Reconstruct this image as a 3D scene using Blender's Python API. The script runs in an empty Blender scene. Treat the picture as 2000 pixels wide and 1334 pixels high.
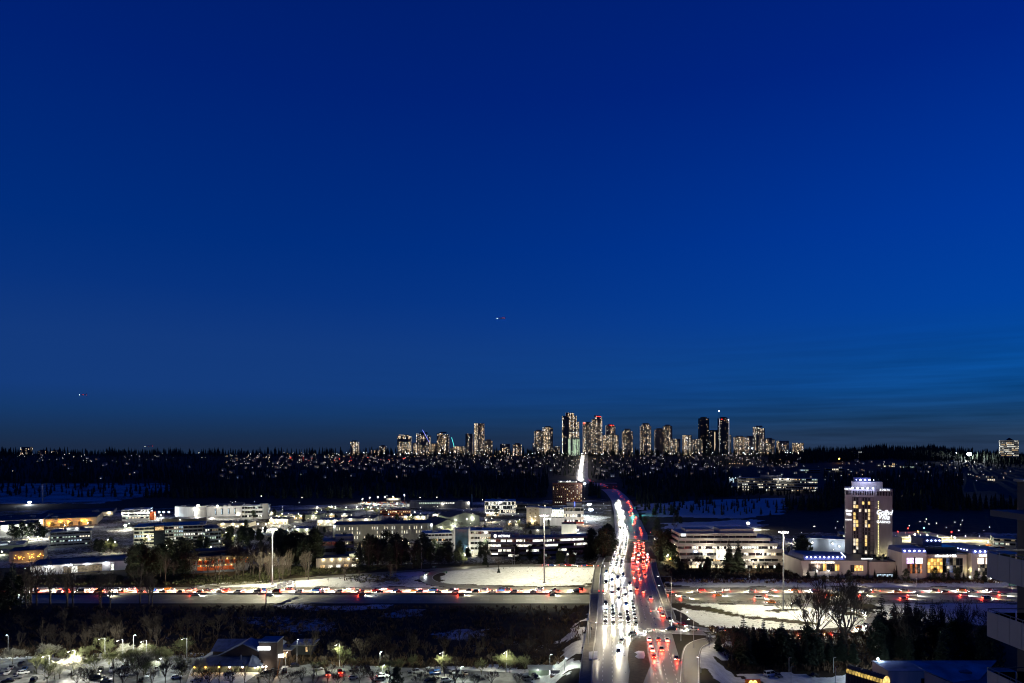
import bpy, math, random
import numpy as np
from mathutils import Vector, Matrix, Euler
random.seed(11); R = random.random; U = random.uniform
PI = math.pi
SC = bpy.context.scene
COL = SC.collection
# ------------------------------------------------------------------ camera
F, HY, CZ = 1333.33, 872.0, 90.0        # focal length and horizon row of the 2000 px photograph, eye height in metres
cam = bpy.data.cameras.new('camera'); cam.lens = 24.0; cam.sensor_width = 36.0
cam.shift_y = (HY - 667) / 2000.0; cam.clip_end = 60000; cam.clip_start = 0.5
camo = bpy.data.objects.new('camera', cam); COL.objects.link(camo)
camo.location = (0, 0, CZ); camo.rotation_euler = (PI / 2, 0, 0); SC.camera = camo
# ------------------------------------------------------------------ dusk sky
def lin(c):
    o = []
    for v in c:
        v = v / 255.0
        o.append(v / 12.92 if v <= 0.04045 else ((v + 0.055) / 1.055) ** 2.4)
    return (o[0], o[1], o[2], 1.0)
W = bpy.data.worlds.new('World'); SC.world = W; W.use_nodes = True
nt = W.node_tree; nt.nodes.clear(); N = nt.nodes.new; Lk = nt.links.new
def mth(op, a, b=None, c=None, clamp=False, tree=None):
    t = tree or nt
    n = t.nodes.new('ShaderNodeMath'); n.operation = op; n.use_clamp = clamp
    for i, v in enumerate((a, b, c)):
        if v is None: continue
        if isinstance(v, (int, float)): n.inputs[i].default_value = v
        else: t.links.new(v, n.inputs[i])
    return n.outputs[0]
tc = N('ShaderNodeTexCoord'); sx = N('ShaderNodeSeparateXYZ'); Lk(tc.outputs['Generated'], sx.inputs[0])
el = mth('ARCSINE', sx.outputs[2]); az = mth('ARCTAN2', sx.outputs[0], sx.outputs[1])
west = mth('COSINE', mth('SUBTRACT', az, math.radians(68)))
wfac = mth('MULTIPLY_ADD', west, 0.5, 0.5)
wmix = mth('DIVIDE', mth('SUBTRACT', wfac, 0.38), 0.56, clamp=True)
wmix = mth('POWER', wmix, 2.4)
elf = mth('DIVIDE', mth('MAXIMUM', el, 0.0), math.radians(70))
def ramp(fac, stops):
    r = N('ShaderNodeValToRGB'); Lk(fac, r.inputs[0]); e = r.color_ramp.elements
    while len(e) > 1: e.remove(e[-1])
    e[0].position = stops[0][0] / 70; e[0].color = lin(stops[0][1])
    for p, c in stops[1:]:
        q = e.new(p / 70); q.color = lin(c)
    return r.outputs[0]
left = ramp(elf, [(0, (27, 43, 70)), (1.0, (24, 48, 82)), (2.7, (20, 56, 106)), (4.5, (20, 59, 123)), (8, (18, 57, 125)), (12, (7, 50, 126)), (16, (0, 45, 124)), (27, (0, 33, 115)), (40, (0, 26, 100)), (70, (0, 15, 60))])
right = ramp(elf, [(0, (38, 56, 84)), (1.0, (36, 60, 90)), (2.2, (24, 64, 106)), (4, (10, 71, 134)), (6, (6, 74, 149)), (10, (0, 66, 160)), (16, (0, 56, 157)), (27, (0, 37, 134)), (40, (0, 29, 112)), (70, (0, 15, 62))])
mx = N('ShaderNodeMix'); mx.data_type = 'RGBA'; Lk(wmix, mx.inputs[0]); Lk(left, mx.inputs[6]); Lk(right, mx.inputs[7])
# thin streaks of cloud low in the west
mp = N('ShaderNodeMapping'); Lk(tc.outputs['Generated'], mp.inputs[0]); mp.inputs['Scale'].default_value = (3.0, 3.0, 62.0); mp.inputs['Rotation'].default_value = (0, 0.035, 0)
nz = N('ShaderNodeTexNoise'); Lk(mp.outputs[0], nz.inputs[0]); nz.inputs['Scale'].default_value = 1.7; nz.inputs['Detail'].default_value = 4
low = mth('SUBTRACT', 1.0, mth('DIVIDE', el, math.radians(9.5)), clamp=True)
amt = mth('MULTIPLY', mth('MULTIPLY', low, wmix), 1.5, clamp=True)
dev = mth('MULTIPLY', mth('MULTIPLY', mth('SUBTRACT', nz.outputs[0], 0.5), amt), 1.5)
gain = mth('MAXIMUM', mth('ADD', 1.0, dev), 0.3)
vm = N('ShaderNodeVectorMath'); vm.operation = 'SCALE'; Lk(mx.outputs[2], vm.inputs[0]); Lk(gain, vm.inputs['Scale'])
bg = N('ShaderNodeBackground'); 
east = mth('MULTIPLY_ADD', mth('DIVIDE', wfac, 0.38, clamp=True), 0.62, 0.38)      # the sky away from the sunset is deeper
vm2 = N('ShaderNodeVectorMath'); vm2.operation = 'SCALE'; Lk(vm.outputs[0], vm2.inputs[0]); Lk(east, vm2.inputs['Scale']); Lk(vm2.outputs[0], bg.inputs[0]); bg.inputs[1].default_value = 1.0
wo = N('ShaderNodeOutputWorld'); Lk(bg.outputs[0], wo.inputs[0])
# ------------------------------------------------------------------ exposure and sampling
SC.view_settings.view_transform = 'Standard'; SC.view_settings.look = 'None'
SC.view_settings.exposure = 0.0; SC.view_settings.gamma = 1.0; SC.view_settings.use_curve_mapping = False
SC.render.engine = 'CYCLES'
cy = SC.cycles
cy.use_denoising = True; cy.use_light_tree = True; cy.max_bounces = 4; cy.diffuse_bounces = 2; cy.glossy_bounces = 2
cy.transmission_bounces = 2; cy.transparent_max_bounces = 4; cy.caustics_reflective = False; cy.caustics_refractive = False
cy.sample_clamp_indirect = 4.0; cy.sample_clamp_direct = 0.0; cy.adaptive_threshold = 0.01; SC.cycles.filter_width = 1.1
# ------------------------------------------------------------------ helpers
def gp(px, py, z=0.0):
    d = F * (CZ - z) / (py - HY)
    return ((px - 1000) / F * d, d)
def hgt(py, d): return CZ - (py - HY) / F * d
def dist(py, z=0.0): return F * (CZ - z) / (py - HY)
def xat(px, d): return (px - 1000) / F * d
def sstep(t): t = np.clip(t, 0, 1); return t * t * (3 - 2 * t)
def ordn(i):
    w = ['first', 'second', 'third', 'fourth', 'fifth', 'sixth', 'seventh', 'eighth', 'ninth', 'tenth']
    if i < 10: return w[i]
    n = i + 1
    return '%d%s' % (n, 'th' if 10 <= n % 100 <= 20 else {1: 'st', 2: 'nd', 3: 'rd'}.get(n % 10, 'th'))

class MB:
    def __init__(s): s.v = []; s.f = []; s.m = []
    def face(s, pts, mi=0):
        k = len(s.v); s.v += [tuple(p) for p in pts]; s.f.append(tuple(range(k, k + len(pts)))); s.m.append(mi)
    def box(s, x0, x1, y0, y1, z0, z1, mi=0):
        k = len(s.v)
        s.v += [(x0, y0, z0), (x1, y0, z0), (x1, y1, z0), (x0, y1, z0), (x0, y0, z1), (x1, y0, z1), (x1, y1, z1), (x0, y1, z1)]
        for q in ((0, 3, 2, 1), (4, 5, 6, 7), (0, 1, 5, 4), (1, 2, 6, 5), (2, 3, 7, 6), (3, 0, 4, 7)):
            s.f.append(tuple(k + i for i in q)); s.m.append(mi)
        return s
    def rbox(s, cx, cy, a, lx, ly, z0, z1, mi=0):
        c, n = math.cos(a), math.sin(a); k = len(s.v)
        for z in (z0, z1):
            for ux, uy in ((-1, -1), (1, -1), (1, 1), (-1, 1)):
                x, y = ux * lx / 2, uy * ly / 2
                s.v.append((cx + x * c - y * n, cy + x * n + y * c, z))
        for q in ((0, 3, 2, 1), (4, 5, 6, 7), (0, 1, 5, 4), (1, 2, 6, 5), (2, 3, 7, 6), (3, 0, 4, 7)):
            s.f.append(tuple(k + i for i in q)); s.m.append(mi)
        return s
    def tube(s, p, q, r0, r1=None, n=6, mi=0, cap=True):
        r1 = r0 if r1 is None else r1
        p, q = Vector(p), Vector(q); d = (q - p)
        if d.length < 1e-6: return s
        d.normalize()
        a = d.orthogonal().normalized(); b = d.cross(a); k = len(s.v)
        for c, r in ((p, r0), (q, r1)):
            for i in range(n):
                t = 2 * PI * i / n
                s.v.append(tuple(c + a * (math.cos(t) * r) + b * (math.sin(t) * r)))
        for i in range(n):
            j = (i + 1) % n
            s.f.append((k + i, k + j, k + n + j, k + n + i)); s.m.append(mi)
        if cap:
            s.f.append(tuple(k + n - 1 - i for i in range(n))); s.m.append(mi)
            s.f.append(tuple(k + n + i for i in range(n))); s.m.append(mi)
        return s
    def loft(s, rings, mi=0, cap=True):
        k = len(s.v); n = len(rings[0])
        for r in rings: s.v += [tuple(p) for p in r]
        for a in range(len(rings) - 1):
            for i in range(n):
                j = (i + 1) % n
                s.f.append((k + a * n + i, k + a * n + j, k + (a + 1) * n + j, k + (a + 1) * n + i)); s.m.append(mi)
        if cap:
            s.f.append(tuple(k + n - 1 - i for i in range(n))); s.m.append(mi)
            e = k + (len(rings) - 1) * n
            s.f.append(tuple(e + i for i in range(n))); s.m.append(mi)
        return s
    def prism(s, poly, z0, z1, mi=0):
        return s.loft([[(x, y, z0) for x, y in poly], [(x, y, z1) for x, y in poly]], mi)
    def ball(s, c, r, n=8, m=5, mi=0, sz=1.0):
        rings = []
        for i in range(1, m):
            t = PI * i / m
            rings.append([(c[0] + r * math.sin(t) * math.cos(2 * PI * j / n), c[1] + r * math.sin(t) * math.sin(2 * PI * j / n), c[2] - r * sz * math.cos(t)) for j in range(n)])
        return s.loft(rings, mi)
    def mesh(s, name, mats, smooth=False):
        me = bpy.data.meshes.new(name); me.from_pydata(s.v, [], s.f)
        if not isinstance(mats, (list, tuple)): mats = [mats]
        for m in mats: me.materials.append(m)
        if len(mats) > 1: me.polygons.foreach_set('material_index', s.m)
        if smooth: me.polygons.foreach_set('use_smooth', [True] * len(s.f))
        me.update(); return me
    def build(s, name, mats, parent=None, kind=None, smooth=False, label=None):
        if not s.f: return None
        o = bpy.data.objects.new(name, s.mesh(name, mats, smooth)); COL.objects.link(o)
        if parent: o.parent = parent
        if kind: o['kind'] = kind
        if label: o['label'] = label
        return o

def np_mesh(name, verts, faces, mats, mi=None):
    """verts (n,3), faces (m,k) arrays"""
    me = bpy.data.meshes.new(name)
    v = np.asarray(verts, dtype=np.float32); f = np.asarray(faces, dtype=np.int32); k = f.shape[1]
    me.vertices.add(len(v)); me.vertices.foreach_set('co', v.ravel())
    me.loops.add(f.size); me.loops.foreach_set('vertex_index', f.ravel())
    me.polygons.add(len(f)); me.polygons.foreach_set('loop_start', np.arange(0, f.size, k, dtype=np.int32))
    if mi is not None: me.polygons.foreach_set('material_index', np.asarray(mi, dtype=np.int32))
    for m in (mats if isinstance(mats, (list, tuple)) else [mats]): me.materials.append(m)
    me.update(calc_edges=True); me.validate(); return me
def link(name, me, parent=None, kind=None):
    o = bpy.data.objects.new(name, me); COL.objects.link(o)
    if parent: o.parent = parent
    if kind: o['kind'] = kind
    return o
def tag(o, label, cat, group=None):
    o['label'] = label; o['category'] = cat
    if group: o['group'] = group
    return o
def thing(name, label, cat, loc=(0, 0, 0), rz=0.0, group=None):
    o = bpy.data.objects.new(name, None); o.empty_display_size = 1; COL.objects.link(o)
    o.location = loc; o.rotation_euler = (0, 0, rz); return tag(o, label, cat, group)
def dup(root, loc, rz=0.0, sc=1.0, label=None, group=None):
    r = root.copy(); COL.objects.link(r); r.location = loc; r.rotation_euler = (0, 0, rz)
    r.scale = (sc, sc, sc) if isinstance(sc, (int, float)) else sc
    if label: r['label'] = label
    if group: r['group'] = group
    for ch in KIDS[root.name]:
        c = ch.copy(); COL.objects.link(c); c.parent = r
        for g in KIDS.get(ch.name, ()):
            d = g.copy(); COL.objects.link(d); d.parent = c
    return r
KIDS = {}
def proto(root):
    KIDS[root.name] = list(root.children)
    for c in root.children:
        if c.children: KIDS[c.name] = list(c.children)
    return root
LAMPS = {}
def lamp(kind, loc, power, color, size=0.3, parent=None, angle=150, blend=0.6, rot=(0, 0, 0)):
    key = (kind, round(power, 1), color, size, angle, blend)
    l = LAMPS.get(key)
    if l is None:
        l = bpy.data.lights.new('lamp_light', kind); l.energy = power; l.color = color
        l.shadow_soft_size = size
        if kind == 'SPOT': l.spot_size = math.radians(angle); l.spot_blend = blend
        LAMPS[key] = l
    o = bpy.data.objects.new('lamp_light', l); COL.objects.link(o); o.location = loc; o.rotation_euler = rot
    if parent: o.parent = parent
    return o
# ------------------------------------------------------------------ materials
MATS = {}
def mat(name, col, rough=0.7, var=0.25, scale=0.5, metal=0.0, spec=0.4, streak=False, bump=0.0):
    if name in MATS: return MATS[name]
    m = bpy.data.materials.new(name); m.use_nodes = True; t = m.node_tree; b = t.nodes['Principled BSDF']
    co = t.nodes.new('ShaderNodeTexCoord'); nz = t.nodes.new('ShaderNodeTexNoise')
    nz.inputs['Scale'].default_value = scale; nz.inputs['Detail'].default_value = 5
    if streak:
        mp = t.nodes.new('ShaderNodeMapping'); mp.inputs['Scale'].default_value = (1, 1, 0.12)
        t.links.new(co.outputs['Object'], mp.inputs[0]); t.links.new(mp.outputs[0], nz.inputs[0])
    else: t.links.new(co.outputs['Object'], nz.inputs[0])
    r = t.nodes.new('ShaderNodeValToRGB'); t.links.new(nz.outputs[0], r.inputs[0])
    e = r.color_ramp.elements; e[0].position = 0.3; e[1].position = 0.72
    e[0].color = tuple(max(0, c * (1 - var)) for c in col) + (1,); e[1].color = tuple(min(1, c * (1 + var)) for c in col) + (1,)
    t.links.new(r.outputs[0], b.inputs['Base Color'])
    b.inputs['Roughness'].default_value = rough; b.inputs['Metallic'].default_value = metal; b.inputs['Specular IOR Level'].default_value = spec
    if bump:
        bp = t.nodes.new('ShaderNodeBump'); bp.inputs['Strength'].default_value = bump; bp.inputs['Distance'].default_value = 0.05
        t.links.new(nz.outputs[0], bp.inputs['Height']); t.links.new(bp.outputs[0], b.inputs['Normal'])
    MATS[name] = m; return m
def glow(name, col, strength, var=0.0, scale=0.6, sample=False):
    """something that gives off light: lamps, lit rooms behind windows, lit signs"""
    if name in MATS: return MATS[name]
    m = bpy.data.materials.new(name); m.use_nodes = True; t = m.node_tree; b = t.nodes['Principled BSDF']
    b.inputs['Base Color'].default_value = (0.03, 0.03, 0.03, 1); b.inputs['Roughness'].default_value = 0.2
    b.inputs['Emission Color'].default_value = tuple(col) + (1,); b.inputs['Emission Strength'].default_value = strength
    if var:
        co = t.nodes.new('ShaderNodeTexCoord'); nz = t.nodes.new('ShaderNodeTexNoise'); nz.inputs['Scale'].default_value = scale; nz.inputs['Detail'].default_value = 3
        t.links.new(co.outputs['Object'], nz.inputs[0])
        mr = t.nodes.new('ShaderNodeMapRange'); mr.inputs[1].default_value = 0.3; mr.inputs[2].default_value = 0.7
        mr.inputs[3].default_value = strength * (1 - var); mr.inputs[4].default_value = strength * (1 + var)
        t.links.new(nz.outputs[0], mr.inputs[0]); t.links.new(mr.outputs[0], b.inputs['Emission Strength'])
    m.cycles.emission_sampling = 'AUTO' if sample else 'NONE'
    MATS[name] = m; return m
# ground: dark winter soil and grass, snow where the vertex attribute «snow» says it has settled
def ground_mat():
    m = bpy.data.materials.new('ground'); m.use_nodes = True; t = m.node_tree; b = t.nodes['Principled BSDF']
    n = lambda x: t.nodes.new(x); l = t.links.new
    co = n('ShaderNodeTexCoord')
    def noise(s, d=6, rough=0.6):
        z = n('ShaderNodeTexNoise'); z.inputs['Scale'].default_value = s; z.inputs['Detail'].default_value = d; z.inputs['Roughness'].default_value = rough
        l(co.outputs['Object'], z.inputs[0]); return z.outputs[0]
    n1 = noise(0.05); n2 = noise(0.33, 8, 0.7); n3 = noise(1.6, 4, 0.7)
    r = n('ShaderNodeValToRGB'); l(n1, r.inputs[0]); e = r.color_ramp.elements
    e[0].position = 0.32; e[0].color = (0.018, 0.016, 0.008, 1); e[1].position = 0.68; e[1].color = (0.05, 0.045, 0.016, 1)
    q = e.new(0.5); q.color = (0.032, 0.022, 0.012, 1)
    at = n('ShaderNodeAttribute'); at.attribute_name = 'snow'
    n0 = noise(0.018, 3)
    mixn = mth('ADD', mth('ADD', mth('MULTIPLY', n2, 0.42, tree=t), mth('MULTIPLY', n3, 0.28, tree=t), tree=t), mth('MULTIPLY', n0, 0.3, tree=t), tree=t)
    cover = mth('MULTIPLY_ADD', mth('SUBTRACT', mth('MULTIPLY_ADD', at.outputs['Fac'], 0.56, 0.24, tree=t), mixn, tree=t), 16.0, 0.5, tree=t, clamp=True)
    cover = mth('MULTIPLY', cover, mth('GREATER_THAN', at.outputs['Fac'], 0.02, tree=t), tree=t)
    sr = n('ShaderNodeValToRGB'); l(n2, sr.inputs[0]); sr.color_ramp.elements[0].position = 0.35; sr.color_ramp.elements[0].color = (0.56, 0.55, 0.52, 1); sr.color_ramp.elements[1].position = 0.6; sr.color_ramp.elements[1].color = (0.8, 0.8, 0.78, 1)
    mxr = n('ShaderNodeMix'); mxr.data_type = 'RGBA'; l(cover, mxr.inputs[0]); l(r.outputs[0], mxr.inputs[6]); l(sr.outputs[0], mxr.inputs[7])
    l(mxr.outputs[2], b.inputs['Base Color']); b.inputs['Roughness'].default_value = 0.85; b.inputs['Specular IOR Level'].default_value = 0.2
    bp = n('ShaderNodeBump'); bp.inputs['Strength'].default_value = 0.6; bp.inputs['Distance'].default_value = 0.25
    l(mixn, bp.inputs['Height']); l(bp.outputs[0], b.inputs['Normal'])
    return m
def road_mat(name, col, r0, r1):
    m = bpy.data.materials.new(name); m.use_nodes = True; t = m.node_tree; b = t.nodes['Principled BSDF']
    n = lambda x: t.nodes.new(x); l = t.links.new
    co = n('ShaderNodeTexCoord'); mp = n('ShaderNodeMapping'); l(co.outputs['UV'], mp.inputs[0]); mp.inputs['Scale'].default_value = (1.0, 0.02, 1)
    z = n('ShaderNodeTexNoise'); z.inputs['Scale'].default_value = 0.9; z.inputs['Detail'].default_value = 5; l(mp.outputs[0], z.inputs[0])
    z2 = n('ShaderNodeTexNoise'); z2.inputs['Scale'].default_value = 0.25; z2.inputs['Detail'].default_value = 6; l(co.outputs['Object'], z2.inputs[0])
    s = mth('ADD', mth('MULTIPLY', z.outputs[0], 0.6, tree=t), mth('MULTIPLY', z2.outputs[0], 0.4, tree=t), tree=t)
    r = n('ShaderNodeValToRGB'); l(s, r.inputs[0]); e = r.color_ramp.elements
    e[0].position = 0.36; e[0].color = tuple(c * 0.7 for c in col) + (1,); e[1].position = 0.64; e[1].color = tuple(c * 1.35 for c in col) + (1,)
    l(r.outputs[0], b.inputs['Base Color'])
    mr = n('ShaderNodeMapRange'); l(s, mr.inputs[0]); mr.inputs[1].default_value = 0.35; mr.inputs[2].default_value = 0.65; mr.inputs[3].default_value = r0; mr.inputs[4].default_value = r1
    l(mr.outputs[0], b.inputs['Roughness']); b.inputs['Specular IOR Level'].default_value = 0.5
    MATS[name] = m; return m
GROUND = ground_mat()
ASPH = road_mat('damp_asphalt', (0.13, 0.12, 0.1), 0.26, 0.55)
ASPH2 = road_mat('worn_asphalt', (0.155, 0.142, 0.105), 0.4, 0.75)
PAVE = mat('concrete_pavement', (0.2, 0.185, 0.155), 0.8, 0.25, 0.6)
CONC = mat('concrete', (0.3, 0.29, 0.26), 0.8, 0.2, 0.4, streak=True)
WHITEP = mat('white_paint_line', (0.6, 0.6, 0.56), 0.7, 0.3, 2.0)
STEEL = mat('galvanised_steel', (0.42, 0.43, 0.44), 0.45, 0.12, 1.0, metal=0.3)
DARKM = mat('dark_metal', (0.03, 0.03, 0.032), 0.5, 0.2, 2.0)
GREEN = mat('green_sign', (0.005, 0.12, 0.07), 0.5, 0.08, 2.0)
YSNOW = mat('settled_snow', (0.74, 0.75, 0.76), 0.85, 0.1, 0.5, bump=0.5)
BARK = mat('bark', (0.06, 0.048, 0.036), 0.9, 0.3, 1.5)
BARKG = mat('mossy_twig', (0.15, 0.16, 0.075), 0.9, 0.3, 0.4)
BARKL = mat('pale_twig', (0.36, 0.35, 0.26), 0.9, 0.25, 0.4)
NEEDLE = mat('conifer_needle', (0.022, 0.032, 0.016), 0.85, 0.4, 0.7)
NEEDLE2 = mat('pine_needle', (0.03, 0.042, 0.02), 0.85, 0.4, 0.7)
SHRUB = mat('rusty_shrub', (0.085, 0.055, 0.03), 0.9, 0.5, 0.12)
SHRUBG = mat('olive_shrub', (0.06, 0.065, 0.025), 0.9, 0.5, 0.12)
GLASS = mat('dark_glass', (0.012, 0.016, 0.02), 0.12, 0.3, 0.3, spec=0.7)
WARM, WHITE, COOL = (1.0, 0.72, 0.38), (1.0, 0.93, 0.78), (0.78, 0.9, 1.0)
WIN = [glow('lit_room_warm', (1.0, 0.66, 0.30), .8, 0.7), glow('lit_room_white', (1.0, 0.9, 0.68), 1.0, 0.7),
       glow('lit_room_neutral', (0.95, 0.95, 0.85), 1.1, 0.7), glow('lit_room_green', (0.75, 0.95, 0.78), .6, 0.7),
       glow('lit_room_dim', (1.0, 0.8, 0.5), 0.16, 0.7), glow('lit_room_cool', (0.65, 0.85, 1.0), .8, 0.7)]
HEAD = glow('headlight_on', (1.0, 0.95, 0.86), 110.0)
HEADOFF = mat('headlight_glass', (0.5, 0.5, 0.5), 0.15, 0.05)
TAIL = glow('tail_light_on', (1.0, 0.08, 0.04), 24.0)
TAILOFF = mat('tail_light_glass', (0.2, 0.01, 0.01), 0.2, 0.05)
LAMPW = glow('lamp_white', (1.0, 0.94, 0.82), 40.0); LAMPC = glow('lamp_cool', (0.75, 0.88, 1.0), 40.0)
LAMPO = glow('lamp_sodium', (1.0, 0.45, 0.06), 25.0); LAMPB = glow('lamp_blue_white', (0.55, 0.62, 1.0), 14.0)
REDL = glow('red_light', (1.0, 0.03, 0.02), 12.0); GRNL = glow('green_light', (0.1, 1.0, 0.7), 14.0)
SIGNW = glow('sign_white', (0.95, 0.98, 1.0), 3.0); SIGNWARM = glow('sign_warm', (1.0, 0.9, 0.75), 2.4)
# ------------------------------------------------------------------ roads as centre lines (metres)
def curve(pts, step=4.0):
    P = [Vector(p) for p in pts]; P = [P[0] * 2 - P[1]] + P + [P[-1] * 2 - P[-2]]; out = []
    for i in range(1, len(P) - 2):
        a, b, c, d = P[i - 1:i + 3]; n = max(2, int((c - b).length / step))
        for k in range(n):
            t = k / n
            out.append(0.5 * ((2 * b) + (c - a) * t + (2 * a - 5 * b + 4 * c - d) * t * t + (3 * b - a - 3 * c + d) * t ** 3))
    out.append(P[-2]); return out
def hill_y(Y): return np.interp(Y, [0, 1250, 1700, 2300, 3000, 3350, 4300, 6500, 14000], [0, 0, 9, 26, 54, 54, 15, -110, -300])
def base_z(X, Y):
    X = np.asarray(X, float); Y = np.asarray(Y, float)
    z = hill_y(Y) + 1.2 * np.sin(X / 210 + 1.3) * np.sin(Y / 170) * np.clip((Y - 1250) / 600, 0, 1)
    u = X / np.maximum(Y, 1)
    return z + 16 * np.exp(-((u - 0.56) / 0.11) ** 2) * np.clip((Y - 1500) / 900, 0, 1)
AVX = ([200, 241, 322, 361, 449, 467, 591, 714, 937, 1165, 1363, 1520, 1700, 2200, 2800, 3000], [39, 45, 57, 62.3, 75, 78, 102, 124, 156, 184, 197, 190, 176, 229, 296, 318])
def ave_z(Y): return np.interp(Y, [0, 480, 640, 700], [6.5, 6.5, 0.2, 0.2]) + float(hill_y(Y))
avp = []
for y in (180, 241, 322, 400, 467, 530, 591, 650, 714, 820, 937, 1050, 1165, 1363, 1520, 1700, 2200, 2800, 3000):
    avp.append((float(np.interp(y, *AVX)), y, float(ave_z(y))))
AVE = curve(avp, 5)
def px3(l): return [(*gp(a, b, z), z) for a, b, z in l]
RAMP_A = curve(px3([(1176, 1106, 6.4), (1100, 1105, 5), (1000, 1105, 3), (930, 1108, 2), (875, 1113, 1.4), (843, 1120, 1), (832, 1129, .8), (845, 1138, .6), (880, 1143.5, .4), (930, 1147, .25), (980, 1148.3, .2)]))
RAMP_B = curve(px3([(930, 1107.5, 2), (850, 1112, 1), (780, 1117, .6), (700, 1122.5, .4), (620, 1128, .3), (540, 1134.5, .3), (460, 1140, .3), (400, 1145, .22)]))
RAMP_C = curve(px3([(1285, 1231, 6.5), (1350, 1234, 6.2), (1420, 1238, 5), (1500, 1241, 3.5), (1580, 1242, 2.2), (1650, 1237, 1.2), (1692, 1227, .8), (1707, 1213, .6), (1697, 1201, .5), (1660, 1191, .4), (1600, 1184, .3), (1520, 1179, .25), (1430, 1176, .2)]))
RAMP_D = curve(px3([(1298, 1205, 6.5), (1318, 1217, 6.4), (1350, 1226, 6.2), (1400, 1233, 5.5)]))
RAMP_E = curve(px3([(1440, 1243, 4.6), (1392, 1249, 5.6), (1362, 1258, 6.2), (1350, 1276, 6.45), (1346, 1334, 6.5)]))
AVN = [p for p in AVE if p.y < 352]; AVF = [p for p in AVE if 478 < p.y < 700]
EMB = []
for path, hw in ((AVN, 23), (AVF, 22), (RAMP_A, 6.5), (RAMP_B, 5), (RAMP_C, 7), (RAMP_D, 4), (RAMP_E, 5)):
    EMB += [(p.x, p.y, p.z, hw) for p in path]
EMB = np.array(EMB)
def terrain_z(X, Y):
    X = np.atleast_1d(np.asarray(X, float)); Y = np.atleast_1d(np.asarray(Y, float)); z = base_z(X, Y)
    near = np.where((Y < 760) & (Y > 150) & (np.abs(X) < 420))[0]
    for k in range(0, len(near), 4000):
        i = near[k:k + 4000]
        d = np.hypot(X[i, None] - EMB[None, :, 0], Y[i, None] - EMB[None, :, 1]) - EMB[None, :, 3]
        fall = 1 - sstep(d / 13.0); h = (EMB[None, :, 2] - 0.35) * fall
        z[i] = np.maximum(z[i] - 0.02, h.max(1))
    fw = sstep((np.abs(Y - 413.0) - 27) / 9.0)          # the motorway runs in a flat cut under the bridge
    z = np.where((Y < 460) & (Y > 370), z * fw, z)
    return z
def tz(x, y): return float(terrain_z([x], [y])[0])
# snow cover of the ground, as regions on the ground
def reg(l): return [gp(a, b) for a, b in l]
SNOW = [(reg([(300, 1185), (1140, 1182), (1140, 1300), (300, 1290)]), .27), (reg([(470, 1203), (640, 1207), (650, 1232), (480, 1236)]), .45), (reg([(520, 1180), (760, 1182), (740, 1192), (520, 1191)]), .5),
        (reg([(860, 1228), (950, 1230), (950, 1250), (860, 1250)]), .45), (reg([(770, 1190), (840, 1190), (830, 1206), (770, 1206)]), .5),
        (reg([(845, 1123), (900, 1113), (1160, 1109), (1168, 1146), (930, 1144), (870, 1137)]), .565), (reg([(380, 1143), (560, 1133), (700, 1123), (830, 1116), (822, 1130), (850, 1143), (860, 1148), (380, 1148)]), .545),
        (reg([(640, 1127), (760, 1121), (780, 1135), (700, 1138)]), .47), (reg([(1322, 1183.5), (1440, 1195), (1560, 1211), (1606, 1223), (1596, 1224.5), (1430, 1199.5), (1322, 1187.5)]), .31), (reg([(1500, 1189), (1560, 1193), (1556, 1196), (1500, 1193)]), .31),
        (reg([(1322, 1178), (1430, 1178), (1600, 1187), (1690, 1203), (1693, 1222), (1600, 1234), (1400, 1230), (1322, 1216)]), .575), (reg([(1320, 1128), (2000, 1136), (2000, 1147.5), (1320, 1147.5)]), .56), (reg([(1390, 1136), (1480, 1136), (1480, 1146), (1390, 1146)]), .85),
        (reg([(1690, 1179), (2100, 1177), (2100, 1222), (1740, 1218), (1715, 1200)]), .55), (reg([(1085, 1290), (1152, 1205), (1152, 1334), (1050, 1334)]), .62),
        (reg([(1365, 1262), (1420, 1290), (1460, 1345), (1350, 1345)]), .85), (reg([(1470, 1319), (1700, 1317), (1780, 1345), (1470, 1345)]), 1.0), (reg([(1370, 1245), (1930, 1237), (1930, 1300), (1370, 1300)]), .36),
        (reg([(-200, 950), (335, 949), (330, 962), (190, 984), (-200, 985)]), .5), (reg([(1240, 986), (1360, 977), (1535, 972), (1530, 1004), (1440, 1013), (1260, 1009)]), .6), (reg([(1300, 1022), (1480, 1014), (1490, 1036), (1300, 1040)]), .85),
        (reg([(-100, 1280), (480, 1274), (480, 1345), (-100, 1345)]), .7), (reg([(480, 1298), (1100, 1303), (1100, 1345), (480, 1345)]), .62), (reg([(-100, 1000), (1190, 975), (1190, 1100), (-100, 1110)]), .425), (reg([(1290, 1040), (2000, 1040), (2000, 1100), (1290, 1100)]), .4)]
def inside(P, X, Y):
    r = np.zeros(len(X), bool); n = len(P)
    for i in range(n):
        x0, y0 = P[i]; x1, y1 = P[(i + 1) % n]
        c = ((y0 > Y) != (y1 > Y))
        with np.errstate(divide='ignore', invalid='ignore'):
            r ^= c & (X < (x1 - x0) * (Y - y0) / (y1 - y0) + x0)
    return r
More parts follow.
